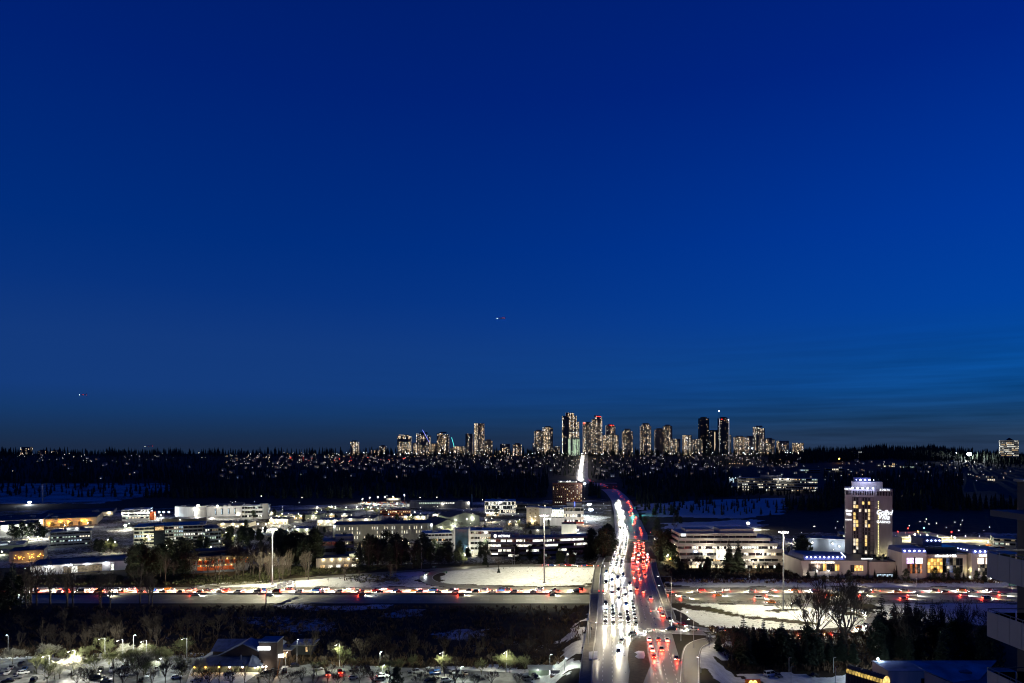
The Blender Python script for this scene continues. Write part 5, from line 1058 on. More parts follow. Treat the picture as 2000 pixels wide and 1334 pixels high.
# houses and halls with pitched roofs
for i, (a, b_, yt, yr, yb, dd, m, rf, lab) in enumerate(((872, 944, 1009, 1001, 1018, 770, 'green', ROOF, 'wide hall with a shallow dark gable roof in the business park'), (846, 905, 1024, 1014, 1034, 700, 'green', ROOF, 'gabled grey hall with a bright lamp at its foot in front of the wide hall'))):
    t, w, h = bld('gabled_hall', lab, a, b_, yt, yb, .45, d=dd); hr = hgt(yr, dd); gable(t, w * .8, h, hr, 34, WL[m], rf, 'y'); wlamp(t, w * .2, -.4, h * .8, 2400, r=.4); wlamp(t, -w * .25, -.4, h * .7, 900, r=.25)
for px, py, pb, w_, m, rf, lab, lit in ((640, 1016, 1027, 42, 'white', ROOFS, 'low white roofed hall in the business park, right of the dark trees', 2), (700, 1013, 1022, 60, 'white', ROOF, 'pale flat hall behind the ribbed building', 1), (722, 1009, 1017, 40, 'grey', ROOF, 'grey flat hall with a dark slot window', 1), (600, 1006, 1014, 50, 'green', ROOF, 'low dim hall in the middle of the business park', 1), (560, 1008, 1015, 44, 'beige', ROOFS, 'low hall with a yellow lit roof in the business park', 2), (545, 1014, 1024, 36, 'beige', ROOF, 'low beige hall with warm lit doors', 3), (590, 1033, 1046, 34, 'green', ROOFS, 'small hall with a yellowish snowy roof left of the ribbed building', 1), (810, 1008, 1016, 44, 'cream', ROOF, 'cream hall with a lit window band right of the brick hall', 3), (858, 1004, 1011, 26, 'white', ROOF, 'small white hall before the long workshop', 2), (920, 1012, 1021, 30, 'beige', ROOFS, 'low hall with snowy roof right of the gabled halls', 2), (962, 1000, 1008, 26, 'white', ROOF, 'white low hall under the bright glass building', 2), (1002, 1018, 1027, 26, 'dark', ROOF, 'dark low hall in front of the beige block', 1), (1050, 1034, 1044, 50, 'grey', ROOF, 'long low grey wall behind the curved office', 0), (520, 1000, 1007, 44, 'green', ROOFS, 'dim hall below the white office with small windows', 1), (660, 1003, 1010, 50, 'blue', ROOF, 'blue grey hall on the left of the brick hall', 1), (455, 1022, 1030, 60, 'beige', ROOF, 'beige hall right of the glass office', 2), (352, 1014, 1022, 70, 'dark', ROOFB, 'dark wide roof in front of the white hall', 0)):
    dd = dist(pb); x = xat(px, dd); ww = w_ / F * dd; t = thing('flat_hall', lab, 'building', (x, dd, 0)); hh = hgt(py, dd); shed(t, ww, hh, 22, WL[m], rf, 6, 2, px)
    for k in range(lit + 1): wlamp(t, -ww / 2 + ww * (k + .5) / (lit + 1), 0, hh - .8, 1300 if lit else 300, (1, .93, .68), r=.26)
    for k in range(lit * 2): lit_part(t, 'lit_door', -ww / 2 + ww * (k + .3) / (lit * 2), -ww / 2 + ww * (k + .75) / (lit * 2), -.13, .6, min(3, hh * .6), WIN[k % 3], .04)
t, w, h = bld('brick_hall', 'orange brown brick hall with two rows of lit windows', 742, 802, 997, 1008, -.02, d=885); strip_block(t, w, h, 20, 2, WL['red'], (.95, .9), WT_RES, 2.4, .45, seed=22); lamp('POINT', (0, -7, 5), 1500, (1, .6, .3), .5, t)
t, w, h = bld('workshop', 'long workshop with a ribbed skylight and a tall blue chimney', 800, 918, 980, 992, .0, d=1000); shed(t, w, h, 30, WL['grey'], ROOF, 7, 2, 23); lw = MB()
for k in range(20): lw.box(-30 + k * 2.6, -28.2 + k * 2.6, -.1, 0, h - 3, h - 1, 3 if k < 12 else 2)
lw.build('lit_windows', WIN, t, kind='stuff'); b = MB(); b.tube((w / 2 + 3, 6, 0), (w / 2 + 3, 6, h + 10), 1.2, .9, 10); b.build('chimney', mat('blue_steel', (.04, .12, .2), .5), t); wlamp(t, w / 2 - 2, 0, h - 2, 2000); wlamp(t, 4, 0, h - 3, 1200)
t, w, h = bld('glass_building', 'brilliantly lit white glass building in the business park', 946, 1008, 979, 1004, .0, d=910); strip_block(t, w, h, 40, 3, WL['white'], (.95, .97, .97), (0, 4, 6, 0, 0, 0), 2.4, .25, roof=ROOFS, seed=24); lamp('SPOT', (0, -22, 14), 20000, (1, .98, .9), 1, t, 140, .6, (math.radians(75), 0, 0))
t, w, h = bld('office_building', 'dark low office right of the bright glass building with one lit corner', 1006, 1078, 985, 1002, .0, d=925); strip_block(t, w, h, 26, 2, WL['dark'], (.2, .25), WT_OFF, 2.5, .4, seed=25)
t, w, h = bld('block_building', 'beige block with small square windows under the brick tower', 1028, 1057, 990, 1022, -.1, d=790); b = MB(); b.box(-w / 2, w / 2, 0, 16, -1, h); b.build('wall', WL['cream'], t); lw = MB()
for f in range(4):
    for k in range(2): lw.box(-5 + k * 6, -3 + k * 6, -.08, 0, h * (.2 + .2 * f), h * (.28 + .2 * f), (1, 1, 4, 4)[f])
lw.build('lit_windows', WIN, t, kind='stuff'); wlamp(t, -2, 0, 4, 1800, (1, .75, .35)); lamp('SPOT', (0, -20, 8), 3500, (1, .85, .6), 1, t, 140, .6, (math.radians(80), 0, 0))
t, w, h = bld('white_complex', 'white complex with tall bright glazing and a blank panel beside the brick tower', 1053, 1102, 992, 1022, .0, d=775); b = MB(); b.box(-w / 2, 0, 0, 18, h * .45, h); b.box(-w / 2 + 1, w / 2, .4, 18, -1, h * .45); b.build('wall', WL['white'], t, kind='stuff'); b = MB(); b.box(0, w / 2, 1, 18, h * .45, h * .92); b.build('glazing', GLASS, t)
for k in range(6): lit_part(t, 'lit_glass', .4 + k * 2.3, 2.3 + k * 2.3, .98, h * .5, h * .9, WINB[1 + k % 2], .05)
for k in range(4): lit_part(t, 'lit_glass', -w / 2 + 5 + k * 2.2, -w / 2 + 6.8 + k * 2.2, .38, h * .3, h * .43, WINB[2], .05)
lamp('SPOT', (0, -20, 10), 9000, (1, .97, .9), 1, t, 150, .6, (math.radians(78), 0, 0))
t, w, h = bld('office_building', 'pale office with a lit top storey and red shop fronts at the avenue', 1100, 1140, 991, 1024, .0, d=778); strip_block(t, w, h, 24, 3, WL['white'], (.5, .45, .7), WT_OFF, 3.2, .5, seed=26); lit_part(t, 'red_awning', -w / 2, w / 2, -.1, 2.4, 4.2, mat('red_awning', (.35, .05, .03), .7), 1); lamp('SPOT', (0, -16, 9), 6000, (1, .92, .8), 1, t, 150, .6, (math.radians(80), 0, 0)); wlamp(t, w / 2 + 3, -2, 4, 2200, (1, .6, .3)); 
b = MB(); b.box(-w / 2 + 4, w / 2 - 2, 4, 16, h, h + 5); b.build('upper_block', WL['grey'], t); lit_part(t, 'blue_sign', 1, 1.8, 3.9, h + 1, h + 6, glow('blue_sign', (.1, .15, 1), 3), .3)
t, w, h = bld('white_box_building', 'plain white box of a building with a lamp beside the avenue', 1097, 1126, 1024, 1044, .0, d=655); shed(t, w, h, 14, WL['white'], ROOF, 9, 1, 27); wlamp(t, -4, -.2, 2.4, 1100); lamp('SPOT', (4, -14, 9), 2500, (1, .98, .9), 1, t, 150, .6, (math.radians(75), 0, 0))
t, w, h = bld('brick_tower', 'broad dark red brick tower block with rows of small lit windows', 1079, 1137, 943, 990, .0, 'tower block', d=1050); b = MB(); b.box(-w / 2, w / 2, 0, 24, -1, h); b.build('wall', WL['brown'], t); lw = MB(); dk = MB()
for f in range(10):
    for k in range(15):
        x = -w / 2 + w * (k + .5) / 15; lit_ = SEEDW.random() < (.7 if k > 11 else .18)
        (lw if lit_ else dk).box(x - .5, x + .5, -.12, 0, 3.2 + f * (h - 5) / 10, 4.9 + f * (h - 5) / 10, SEEDW.choice((0, 1, 1, 4)) if lit_ else 0)
lw.build('lit_windows', WIN, t, kind='stuff'); dk.build('dark_windows', GLASS, t, kind='stuff'); b = MB(); b.box(-w / 2 + 8, w / 2 - 8, 4, 20, h, h + 2.6); b.build('plant_room', WL['grey'], t); lamp('SPOT', (10, -18, 4), 3000, (1, .62, .35), 1, t, 120, .7, (math.radians(125), 0, 0))
for x in (-10, 0, 4, 14): wlamp(t, x, 2, h + 2.2, 300, r=.4)
flood(1142, 945, 1045, 'white floodlight at the top right corner of the red brick tower', 26000, (.85, .95, 1), LAMPC, 1.2, n=2); flood(1151, 985, 880, 'dazzling white floodlights by the avenue below the red brick tower', 42000, (.9, 1, 1), LAMPC, 1.3, n=3); flood(1154, 996, 850, 'dazzling white floodlights at street level below the red brick tower', 30000, (.95, 1, 1), LAMPC, 1.3, n=3)
# car dealership and yard full of cars
def lot_cars(name, pxr, pyr, nx, ny, label, seed, hh=1.5):
    r = random.Random(seed); m = MB(); cols = list(PAINT)
    for j in range(ny):
        py = pyr[0] + (pyr[1] - pyr[0]) * j / max(1, ny - 1)
        for i in range(nx):
            if r.random() < .12: continue
            X, Y = gp(pxr[0] + (pxr[1] - pxr[0]) * (i + .5) / nx, py); c = r.randrange(8); a = r.choice((0, .1, PI / 2)); m.rbox(X, Y, a, 4.4, 1.8, .4, .95, c); m.rbox(X, Y, a, 2.4, 1.6, .95, hh, c)
    return tag(m.build(name, [PAINT[c] for c in cols], kind='stuff'), label, 'cars')
lot_cars('dealership_cars', (704, 792), (982, 995), 26, 5, 'packed rows of cars in the brightly lit dealership yard', 3); lot_cars('storage_cars', (342, 382), (1002, 1012), 10, 5, 'rows of snowy cars in the yard beside the big white hall', 4); lot_cars('roof_cars', (1780, 1960), (1063, 1071), 30, 3, 'small cars on the yellow lit parking deck behind the casino', 5)
for i, (px, py) in enumerate(((708, 975), (722, 972), (738, 971), (752, 971), (768, 970), (790, 967), (731, 984), (775, 984))): flood(px, py, 1080 - i * 5, 'floodlight over the bright dealership yard, %s of the group' % ordn(i), 15000, (1, .97, .82), LAMPW, .55, n=1)
t, w, h = bld('showroom', 'small bright showroom with orange front behind the dealership cars', 755, 782, 973, 981, .0, 'shop', d=1140); shed(t, w, h, 14, WL['white'], ROOF, 6, 0, 31); lit_part(t, 'shop_window', -8, 8, -.05, .5, 3, WINB[1]); wlamp(t, 0, 0, 5, 3500, (1, .6, .2), LAMPO, .5)
for i, (px, py, d_, c) in enumerate(((620, 990, 1000, 0), (648, 989, 1010, 0), (655, 990, 1000, 1), (676, 991, 980, 1), (697, 990, 985, 1), (724, 992, 960, 0), (1271, 985, 1200, 0), (530, 1012, 800, 0), (546, 1010, 820, 0), (533, 1018, 780, 0), (541, 1019, 770, 0), (519, 1024, 740, 0), (504, 1023, 745, 0), (810, 1000, 880, 0), (912, 1014, 745, 0), (950, 1016, 740, 0), (1124, 963, 1150, 0), (1126, 1036, 640, 0))):
    flood(px, py, d_, 'small yard floodlight among the roofs of the business park, %s counted' % ordn(i), 5200, (1, .95, .75) if c == 0 else (.85, 1, .8), LAMPW, .42, n=1)
for i in range(74):  # extra lamps strewn at random to pool light on the dark ground
    px = SEEDW.uniform(-10, 1185); py = SEEDW.uniform(1000, 1078); dd = dist(SEEDW.uniform(py + 5, py + 9))
    flood(px, py, dd, 'added lamp on a short pole in the yards of the estate, %s of many' % ordn(i), SEEDW.uniform(2600, 8000), SEEDW.choice(((1, .93, .62), (1, .86, .45), (1, .95, .6), (.92, 1, .75), (.9, .97, 1))), LAMPW, .27, n=1)
for i in range(14):
    px = SEEDW.uniform(1320, 1930); py = SEEDW.uniform(1052, 1096); dd = dist(py + 8)
    flood(px, py, dd, 'lamp on a short pole in the yards around the casino, %s of several' % ordn(i), SEEDW.uniform(1800, 4500), (1, .92, .75), LAMPW, .25, n=1)
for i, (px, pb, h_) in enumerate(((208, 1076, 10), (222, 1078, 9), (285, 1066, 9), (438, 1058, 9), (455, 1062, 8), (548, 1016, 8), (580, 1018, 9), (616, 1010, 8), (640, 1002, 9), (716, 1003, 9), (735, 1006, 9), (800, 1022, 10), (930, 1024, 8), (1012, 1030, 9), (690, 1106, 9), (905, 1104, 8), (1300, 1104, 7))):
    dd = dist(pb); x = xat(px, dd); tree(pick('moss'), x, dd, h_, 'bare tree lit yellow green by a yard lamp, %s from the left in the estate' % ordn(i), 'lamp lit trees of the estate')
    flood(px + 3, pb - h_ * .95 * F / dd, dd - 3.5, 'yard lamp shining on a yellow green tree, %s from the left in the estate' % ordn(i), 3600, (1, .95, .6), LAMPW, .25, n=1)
# --- right: terraced office
t = thing('terraced_office', 'long terraced office with stacked pale bands and bright lower floors', 'office', (xat(1425, 500), 500, 0)); X = lambda px: xat(px, 500) - t.location.x
rows = ((1097, 1110, 1345, 1535, .9, WINB, .95), (1086, 1097, 1330, 1535, .55, WIN, .6), (1073, 1086, 1328, 1532, .7, WINB, .8), (1062, 1073, 1325, 1522, .78, WINB, .9), (1052, 1062, 1328, 1508, .06, WIN, .3), (1043, 1052, 1330, 1483, .06, WIN, .3))
wl = MB(); gl = MB(); lwA = MB(); lwB = MB(); mu = MB()
for i, (yt, yb, a, b_, p, mt, br) in enumerate(rows):
    zt, zb = hgt(yt, 500), max(0, hgt(yb, 500)); st = .9 * i; dp = 30 - st; zs = zb + (zt - zb) * .44
    wl.box(X(a), X(b_), st, 30, zs if i < 5 else zs, zt); gl.box(X(a) + .4, X(b_) - .4, st + .5, 29.5, zb - (1 if i == 0 else 0), zs)
    n = int((X(b_) - X(a)) / 1.7); panes(lwB if mt is WINB else lwA, X(a) + .5, X(b_) - .5, zb + .1, zs - .08, st + .48, n, p, (3, 4, 1) if mt is WINB else WT_WARM, .08)
    for k in range(0, n, 3): x = X(a) + (X(b_) - X(a)) * k / n; mu.box(x - .1, x + .1, st + .3, st + .52, zb, zs)
wl.build('wall', WL['cream'], t, kind='stuff'); gl.build('glazing', GLASS, t, kind='stuff'); lwA.build('lit_windows', WIN, t, kind='stuff'); lwB.build('lit_windows', WINB, t, kind='stuff'); mu.build('mullion', WL['cream'], t, kind='stuff')
hz_ = hgt(1043, 500); b = MB(); b.box(X(1345), X(1400), 8, 22, hz_, hz_ + 2.4); b.box(X(1412), X(1480), 8, 24, hz_, hz_ + 2.8); b.build('plant_room', WL['cream'], t, kind='stuff')
for px, py, pw in ((1382, 1074, 3800), (1484, 1078, 3800), (1410, 1087, 1800), (1470, 1096, 700), (1363, 1100, 700), (1385, 1101, 700)): wlamp(t, X(px), 0, hgt(py, 500), pw, (1, .93, .78), r=.5 if pw > 2000 else .25, out=1.6)
lit_part(t, 'lit_atrium', X(1399), X(1417), -.3, hgt(1093, 500), hgt(1073, 500), WINB[1], .3); lit_part(t, 'sign_panel', X(1330), X(1339), -.4, hgt(1047, 500), hgt(1042.5, 500), SIGNW, .2); lit_part(t, 'blue_sign', X(1355), X(1361), -.4, hgt(1079, 500), hgt(1075.5, 500), glow('pale_blue_sign', (.5, .65, 1), 4), .2); lamp('SPOT', (5, -26, 12), 8000, (1, .88, .68), 1, t, 165, .5, (math.radians(80), 0, 0))
t, w, h = bld('block_building', 'lower wing with blue lit windows right of the terraced office', 1480, 1510, 1051, 1110, .0, d=515); strip_block(t, w, h, 16, 5, WL['grey'], (.5, .5, .5, .4, .7), (1, 2, 1, 0, 1, 4), 1.6, .5, seed=33)
t, w, h = bld('office_building', 'dim low building with warm windows beside the right lighting mast', 1508, 1556, 1085, 1116, .0, d=505); strip_block(t, w, h, 14, 3, WL['cream'], (.4, .45, .3), WT_WARM, 2.0, .5, seed=34); wlamp(t, 3, 0, 5, 900, (1, .9, .75)); wlamp(t, -5, 0, 3, 600, (1, .9, .75))
b = flood(1461, 1022, 740, 'dazzling yellowish floodlight on the snowy bank behind the terraced office', 46000, (1, .93, .68), LAMPW, 1.05, n=2)
t = thing('lit_billboard', 'bright blue white billboard left of the terraced office', 'billboard', (xat(1316, 560), 560, 0)); z = hgt(1043, 560); b = MB(); b.box(-3, 3, -.2, .2, z - 1.7, z + 1.7); b.build('screen', SIGNW, t); b = MB(); b.tube((0, .3, -.4), (0, .3, z - 1.7), .25, n=8); b.build('pole', DARKM, t); b = MB(); b.box(-2.5, 3.2, -.2, .2, z - 4.6, z - 3); b.build('lower_screen', glow('dim_sign', (.7, .8, 1), 1.6), t)
t = thing('fuel_canopy', 'bluish lit canopy beside the far junction', 'canopy', (xat(1294, 600), 600, 0)); z = hgt(1052, 600); b = MB(); b.box(-7, 7, -4, 4, z - 1, z + .4); b.build('roof', mat('canopy_white', (.6, .62, .75), .6), t); b = MB(); 
for x in (-5, 5): b.tube((x, 0, -.3), (x, 0, z - 1), .25, n=6)
b.build('post', STEEL, t, kind='stuff'); lit_part(t, 'underlight', -6, 6, 2, z - 1.2, z - 1.05, LAMPC, 4); lamp('POINT', (0, -6, z + 2), 2600, (.75, .82, 1), .5, t); lamp('POINT', (0, 0, z - 2), 3000, (.85, .9, 1), .5, t)
t, w, h = bld('corner_shop', 'small shop glowing white and yellow by the trees right of the junction', 1292, 1318, 1090, 1112, .0, 'shop', d=530); shed(t, w, h, 10, WL['white'], ROOF, 5, 0, 36); 
for k, m in enumerate((WIN[0], SIGNW, LAMPO, WIN[1])): lit_part(t, 'shop_window', -4.5 + k * 2.4, -2.5 + k * 2.4, -.05, .6 + (k % 2) * 3, 3 + (k % 2) * 3, m)
wlamp(t, 0, -2, 5, 1800, (1, .75, .3))
# --- right background offices
t, w, h = bld('research_office', 'wide office on the wooded slope with many bright window rows', 1440, 1596, 934, 984, .0, 'office', d=1350, z0=-6); strip_block(t, w, h, 30, 6, WL['grey'], (.8, .7, .95, .55, .8, .7), (2, 5, 3, 1, 4, 0), 2.6, .55, seed=37, units=4); b = MB(); b.box(-30, 10, 8, 24, h, h + 5); b.build('plant_room', WL['grey'], t)
for px in (1429, 1434, 1440, 1523, 1537): wlamp(t, xat(px, 1350) - t.location.x, -2, h - 1, 2600, (1, .95, .8), r=.9)
for k in range(7): wlamp(t, -60 + k * 21, -3, 4, 2200, (1, .92, .7), r=.5)
t, w, h = bld('office_building', 'small lit office at the left end of the wide slope office', 1424, 1441, 934, 950, .0, d=1345, z0=-4); strip_block(t, w, h, 14, 2, WL['grey'], (.8, .8), WT_OFF, 3, .5, seed=38, units=0)
for a, b_, yt, yb, lab, cl in ((1563, 1602, 917, 930, 'teal lit office above the wide slope office', 3), (1612, 1648, 915, 932, 'teal lit office second from the left above the wide slope office', 3), (1655, 1710, 921, 932, 'dim teal office behind the top of the casino hotel', 3)):
    t, w, h = bld('office_building', lab, a, b_, yt, yb, .0, d=1900, z0=hgt(yb, 1900)); strip_block(t, w, h, 24, 3, WL['blue'], (.4, .5, .55), (0, 1, 1, 6, 2, 2), 4, .45, seed=a, units=1, par=.6)
for a, b_, yt, yb, dd, lab in ((1760, 1786, 911, 922, 2000, 'bright low building with a lit roof edge beyond the hotel'), (1726, 1748, 905, 918, 2050, 'warm lit building with a small tower beyond the hotel'), (1755, 1812, 973, 979, 1250, 'low white lit building right of the hotel tower'), (1892, 1985, 981, 990, 1230, 'long low building with a greenish row of windows behind the balconies'), (1928, 1944, 930, 946, 1600, 'narrow lit building left of the dark tower edge'), (1332, 1374, 952, 960, 1500, 'low building with a row of white lights in the dark wood'), (1170, 1205, 944, 951, 1550, 'low building with greenish lights left of the avenue bend'), (1664, 1688, 882, 896, 2500, 'apartment block with warm windows on the wooded hill'), (1940, 1985, 1052, 1068, 610, 'curved banded building beside the balconies'), (1640, 1652, 1044, 1062, 620, 'pale block left of the hotel tower')):
    t, w, h = bld('office_building', lab, a, b_, yt, yb, .0, d=dd, z0=hgt(yb, dd)); strip_block(t, w, h + .1, 22, 3 if h > 12 else 1 if h < 7 else 2, WL['grey'], .75, WT_RES if 'apart' in lab or 'warm' in lab else WT_OFF, 3.4, .45, seed=a, units=0, par=.6)
flood(1769, 968, 1240, 'yellow floodlight right of the hotel tower', 15000, (1, .85, .45), LAMPW, .9, n=1); flood(1936, 954, 1500, 'white floodlight in the dark wood left of the balconies', 15000, (1, .95, .85), LAMPW, .8, n=1); flood(1639, 896, 2300, 'orange lamp on the dark slope below the towers', 6000, (1, .5, .1), LAMPO, 2.0, n=1); flood(1893, 887, 2450, 'dazzling stadium floodlight among the conifers on the hill', 900000, (.85, .93, 1), LAMPC, 5.0, n=2); flood(1606, 964, 1340, 'lamp at the right end of the wide slope office', 6000, (1, .95, .85), LAMPW, .7, n=1); flood(1837, 886, 2500, 'small white lamp among the conifers left of the stadium light', 9000, (.9, .95, 1), LAMPC, 1.2, n=1); flood(1868, 885, 2480, 'small white lamp just left of the stadium light', 9000, (.9, .95, 1), LAMPC, 1.2, n=1)
for i, (px, py, d_) in enumerate(((1270, 989, 1110), (1280, 986, 1140), (1336, 977, 1220), (1355, 978, 1215))): flood(px, py, d_, 'sodium lamp on the golf course edge, %s from the left' % ordn(i), 9500, (1, .4, .05), LAMPO, .6, n=1)
# yellow lit parking deck behind the casino
t = thing('parking_deck', 'two level parking deck lit pale yellow behind the casino', 'parking deck', (xat(1840, 620), 620, 0)); X = lambda px: xat(px, 620) - t.location.x; b = MB(); b.box(X(1744), X(1985), 0, 40, hgt(1060, 620) - 3.2, hgt(1060, 620)); b.box(X(1744), X(1890), 22, 60, hgt(1056, 620) - 1, hgt(1049, 640)); b.box(X(1744), X(1758), -3, 6, 0, hgt(1048, 620)); b.build('deck', WL['cream'], t, kind='stuff')
for k in range(8): wlamp(t, X(1765 + 28 * k), 14, hgt(1060, 620) + 4.5, 7500, (1, .93, .5), r=.22)
for px, py in ((1809, 1045), (1834, 1046), (1889, 1051), (1914, 1058)): wlamp(t, X(px), 18, hgt(py, 634), 4200, (1, .97, .85), r=.6)
b = MB()
for px in (1763, 1776, 1791, 1804, 1818, 1845, 1861): b.tube((X(px), 40, hgt(1049, 660)), (X(px), 40, hgt(1039, 660)), .18, n=5)
b.build('lamp_pole', LIGHTC, t, kind='stuff')
for px, py, c in ((1848, 1032, REDL), (1826, 1038, REDL), (1869, 1038, LAMPO), (1882, 1031, GRNL), (1941, 1039, REDL)): wlamp(t, X(px), 60, hgt(py, 680), 300, (1, .1, .05) if c is REDL else (1, .6, .2), c, .55)
# ------------------------------------------------------------------ casino and its hotel tower
D = 468.0
STONE = mat('pale_casino_panel', (.5, .46, .4), .75, .1, .25, streak=True); STONE2 = mat('warm_grey_facade', (.33, .31, .31), .75, .1, .3, streak=True); NAVY = mat('navy_fascia', (.05, .06, .16), .5, .15, .5); CURTAIN = mat('violet_grey_curtain_wall', (.3, .265, .26), .5, .2, .4); FRAMEM = mat('window_frame', (.05, .05, .06), .5)
t = thing('hotel_tower', 'tall white hotel tower with lit signs and a glazed middle above the casino', 'hotel', (xat(1697, 500), 500, 0)); d = 500.0
TH = -math.radians(25); t.rotation_euler = (0, 0, TH)
def X(px):
    k = (px - 1000) / F; return (k * t.location.y - t.location.x) / (math.cos(TH) - k * math.sin(TH))
Z = lambda py: hgt(py, d)
top = Z(954)
b = MB(); b.box(X(1651), X(1664), 1.2, 22, -1, top); b.build('left_wall', STONE, t); b = MB(); b.box(X(1707.5), X(1743), 0, 22, -1, Z(955)); b.build('right_wall', STONE2, t, label='blank right wall carrying the big white sign'); b = MB(); b.box(X(1664), X(1707.5), .8, 22, Z(971), Z(956)); b.build('crown_wall', STONE, t)
b = MB(); b.box(X(1664), X(1707.5), 1.0, 21, -1, Z(971)); b.build('curtain_wall', CURTAIN, t)
cols = [1669, 1674.3, 1680, 1686, 1691.5, 1697.5, 1703]; NF = 16; z1, z0 = Z(972), Z(1090); fh = (z1 - z0) / NF
fr = MB()
for f in range(NF + 1): fr.box(X(1664), X(1707.5), .82, 1.0, z0 + f * fh - .1, z0 + f * fh + .1)
for c in (1664.5, 1671.5, 1677, 1683, 1689, 1694.5, 1700.5, 1707): fr.box(X(c) - .1, X(c) + .1, .7, .82, z0, z1)
fr.build('mullion', FRAMEM, t, kind='stuff')
HW = [glow('hotel_room_gold', (1, .66, .22), 1.0, .6), glow('hotel_room_warm', (1, .74, .38), 1.0, .6), glow('hotel_room_pale', (1, .86, .66), .9, .5)]
HGL = mat('hotel_glass', (.045, .043, .048), .2, .4, .5, spec=.6); lit = {(0, 14): 2, (0, 13): 1, (3, 14): 0, (1, 13): 0, (4, 12): 2, (5, 12): 1, (5, 11): 1, (0, 11): 0, (5, 10): 1, (1, 9): 0, (4, 9): 1, (0, 8): 2, (1, 8): 0, (4, 8): 2, (5, 8): 0, (0, 7): 0, (4, 5): 1, (4, 4): 0, (1, 4): 1, (0, 4): 2, (0, 3): 2, (1, 3): 1, (4, 3): 0, (4, 1): 2, (0, 1): 2, (0, 10): 0, (1, 2): 2, (5, 14): 0, (2, 12): 2, (0, 9): 1}
for k in range(7):
    for f in range(NF):
        x = X(cols[k]); m = HW[lit[(k, f)]] if (k, f) in lit else None
        if k in (2, 6) and m is None: continue
        w_ = .7 if m else .5; q = MB(); q.box(x - w_, x + w_, .86, .985, z0 + f * fh + .25, z0 + (f + 1) * fh - .2); q.build('window', m or HGL, t, label='lit hotel room window' if m else None)
for a0, a1, n, y in ((1652, 1662, 4, 1.2), (1665, 1706, 12, .8), (1712, 1742, 10, 0)):
    for k in range(n): q = MB(); xa = X(a0 + (a1 - a0) * (k + .2) / n); xb = X(a0 + (a1 - a0) * (k + .75) / n); q.box(xa, xb, y - .12, y, Z(967.5), Z(959.5)); q.build('slot_window', GLASS, t)
b = MB(); b.box(X(1664), X(1725), 5, 18, top - .5, Z(942)); b.build('penthouse', STONE, t); b = MB(); b.box(X(1668), X(1702), 7, 16, Z(942), Z(934)); b.build('upper_penthouse', NAVY, t)
LB = MB()
for k, px in enumerate((1665, 1675, 1685, 1695, 1705)): q = MB(); q.ball((X(px), .3, Z(953.5)), .62, 8, 5); q.build('blue_lamp', LAMPB, t); lamp('POINT', (X(px), -.9, Z(953.5)), 420, (.45, .5, 1), .3, t)
for k, px in enumerate((1681, 1690, 1699)): q = MB(); q.ball((X(px), 4.6, Z(938)), .62, 8, 5); q.build('blue_lamp', LAMPB, t); lamp('POINT', (X(px), 3.4, Z(938.5)), 420, (.45, .5, 1), .3, t)
for px in (1673, 1707): q = MB(); q.ball((X(px), 4.6, Z(938)), .25, 8, 5); q.build('blue_lamp', LAMPB, t)
q = MB(); xs = X(1715.5)
for k in range(34): z = Z(978) + (Z(1088) - Z(978)) * (k + .5) / 34; q.ball((xs, -.12, z), .2 if k % 3 else .27, 6, 4)
q.build('light_string', glow('string_light', (1, .85, .35), 4), t, kind='stuff')
BIG = glow('sign_big_white', (.93, .95, 1), 1.5)
text(t, 'Grand', X(1726.5), Z(1004), -.2, 4.9, BIG, .15, shear=.3, bold=.09, sx=.82); text(t, 'Villa', X(1725.5), Z(1013), -.2, 5.0, BIG, .15, shear=.3, bold=.09, sx=.9); text(t, 'CASINO', X(1725.5), Z(1020.3), -.2, 2.4, BIG, .15, bold=.06, sx=1.0)
c = bpy.data.curves.new('swash', 'CURVE'); c.dimensions = '3D'; c.bevel_depth = .22; s = c.splines.new('NURBS'); P = [(X(a), -.25, Z(b_)) for a, b_ in ((1718, 1008), (1725, 1003), (1732, 1001), (1735, 997.5), (1732, 994.5), (1728.5, 996.5), (1731, 999), (1737, 998.5))]
s.points.add(len(P) - 1); s.use_endpoint_u = True
for pt, p in zip(s.points, P): pt.co = (*p, 1)
c.materials.append(BIG); so = bpy.data.objects.new('swash', c); COL.objects.link(so); so.parent = t; solid(so, 'swash')
text(t, 'DELTA', X(1730), Z(957.4), -.2, 1.75, BIG, .1, bold=.05); q = MB(); q.loft([[(X(1717.6), -.35, Z(957.4)), (X(1721.4), -.35, Z(957.4)), (X(1719.6), -.35, Z(953.6))], [(X(1717.6), -.1, Z(957.4)), (X(1721.4), -.1, Z(957.4)), (X(1719.6), -.1, Z(953.6))]]); q.build('sign_emblem', BIG, t)
text(t, 'Grand', X(1657.5), Z(1001), 1.0, 2.1, BIG, .15, shear=.3, bold=.1, sx=.8); text(t, 'Villa', X(1657.3), Z(1008), 1.0, 2.3, BIG, .15, shear=.3, bold=.1, sx=.9); text(t, 'CASINO', X(1657.2), Z(1018), 1.0, 1.2, BIG, .15, bold=.05); text(t, 'DELTA', X(1656), Z(957.5), 1.0, 1.5, BIG, .1, bold=.05)
lamp('SPOT', (X(1657), -9, Z(1088)), 1500, (.62, .55, 1), .5, t, 70, .8, (math.radians(150), 0, 0)); lamp('SPOT', (X(1690), -16, Z(1086)), 9500, (1, .8, .68), .5, t, 95, .9, (math.radians(140), 0, 0)); lamp('SPOT', (X(1728), -14, Z(1090)), 4500, (1, .86, .66), .5, t, 100, .9, (math.radians(140), 0, 0)); lamp('POINT', (X(1728), -4, Z(1079)), 700, (1, .86, .4), .3, t); lamp('POINT', (X(1713), -4, Z(1080)), 300, (1, .86, .4), .3, t)
q = MB(); q.ball((X(1742), -1, Z(1068)), .7, 8, 5); q.build('corner_lamp', LAMPW, t)
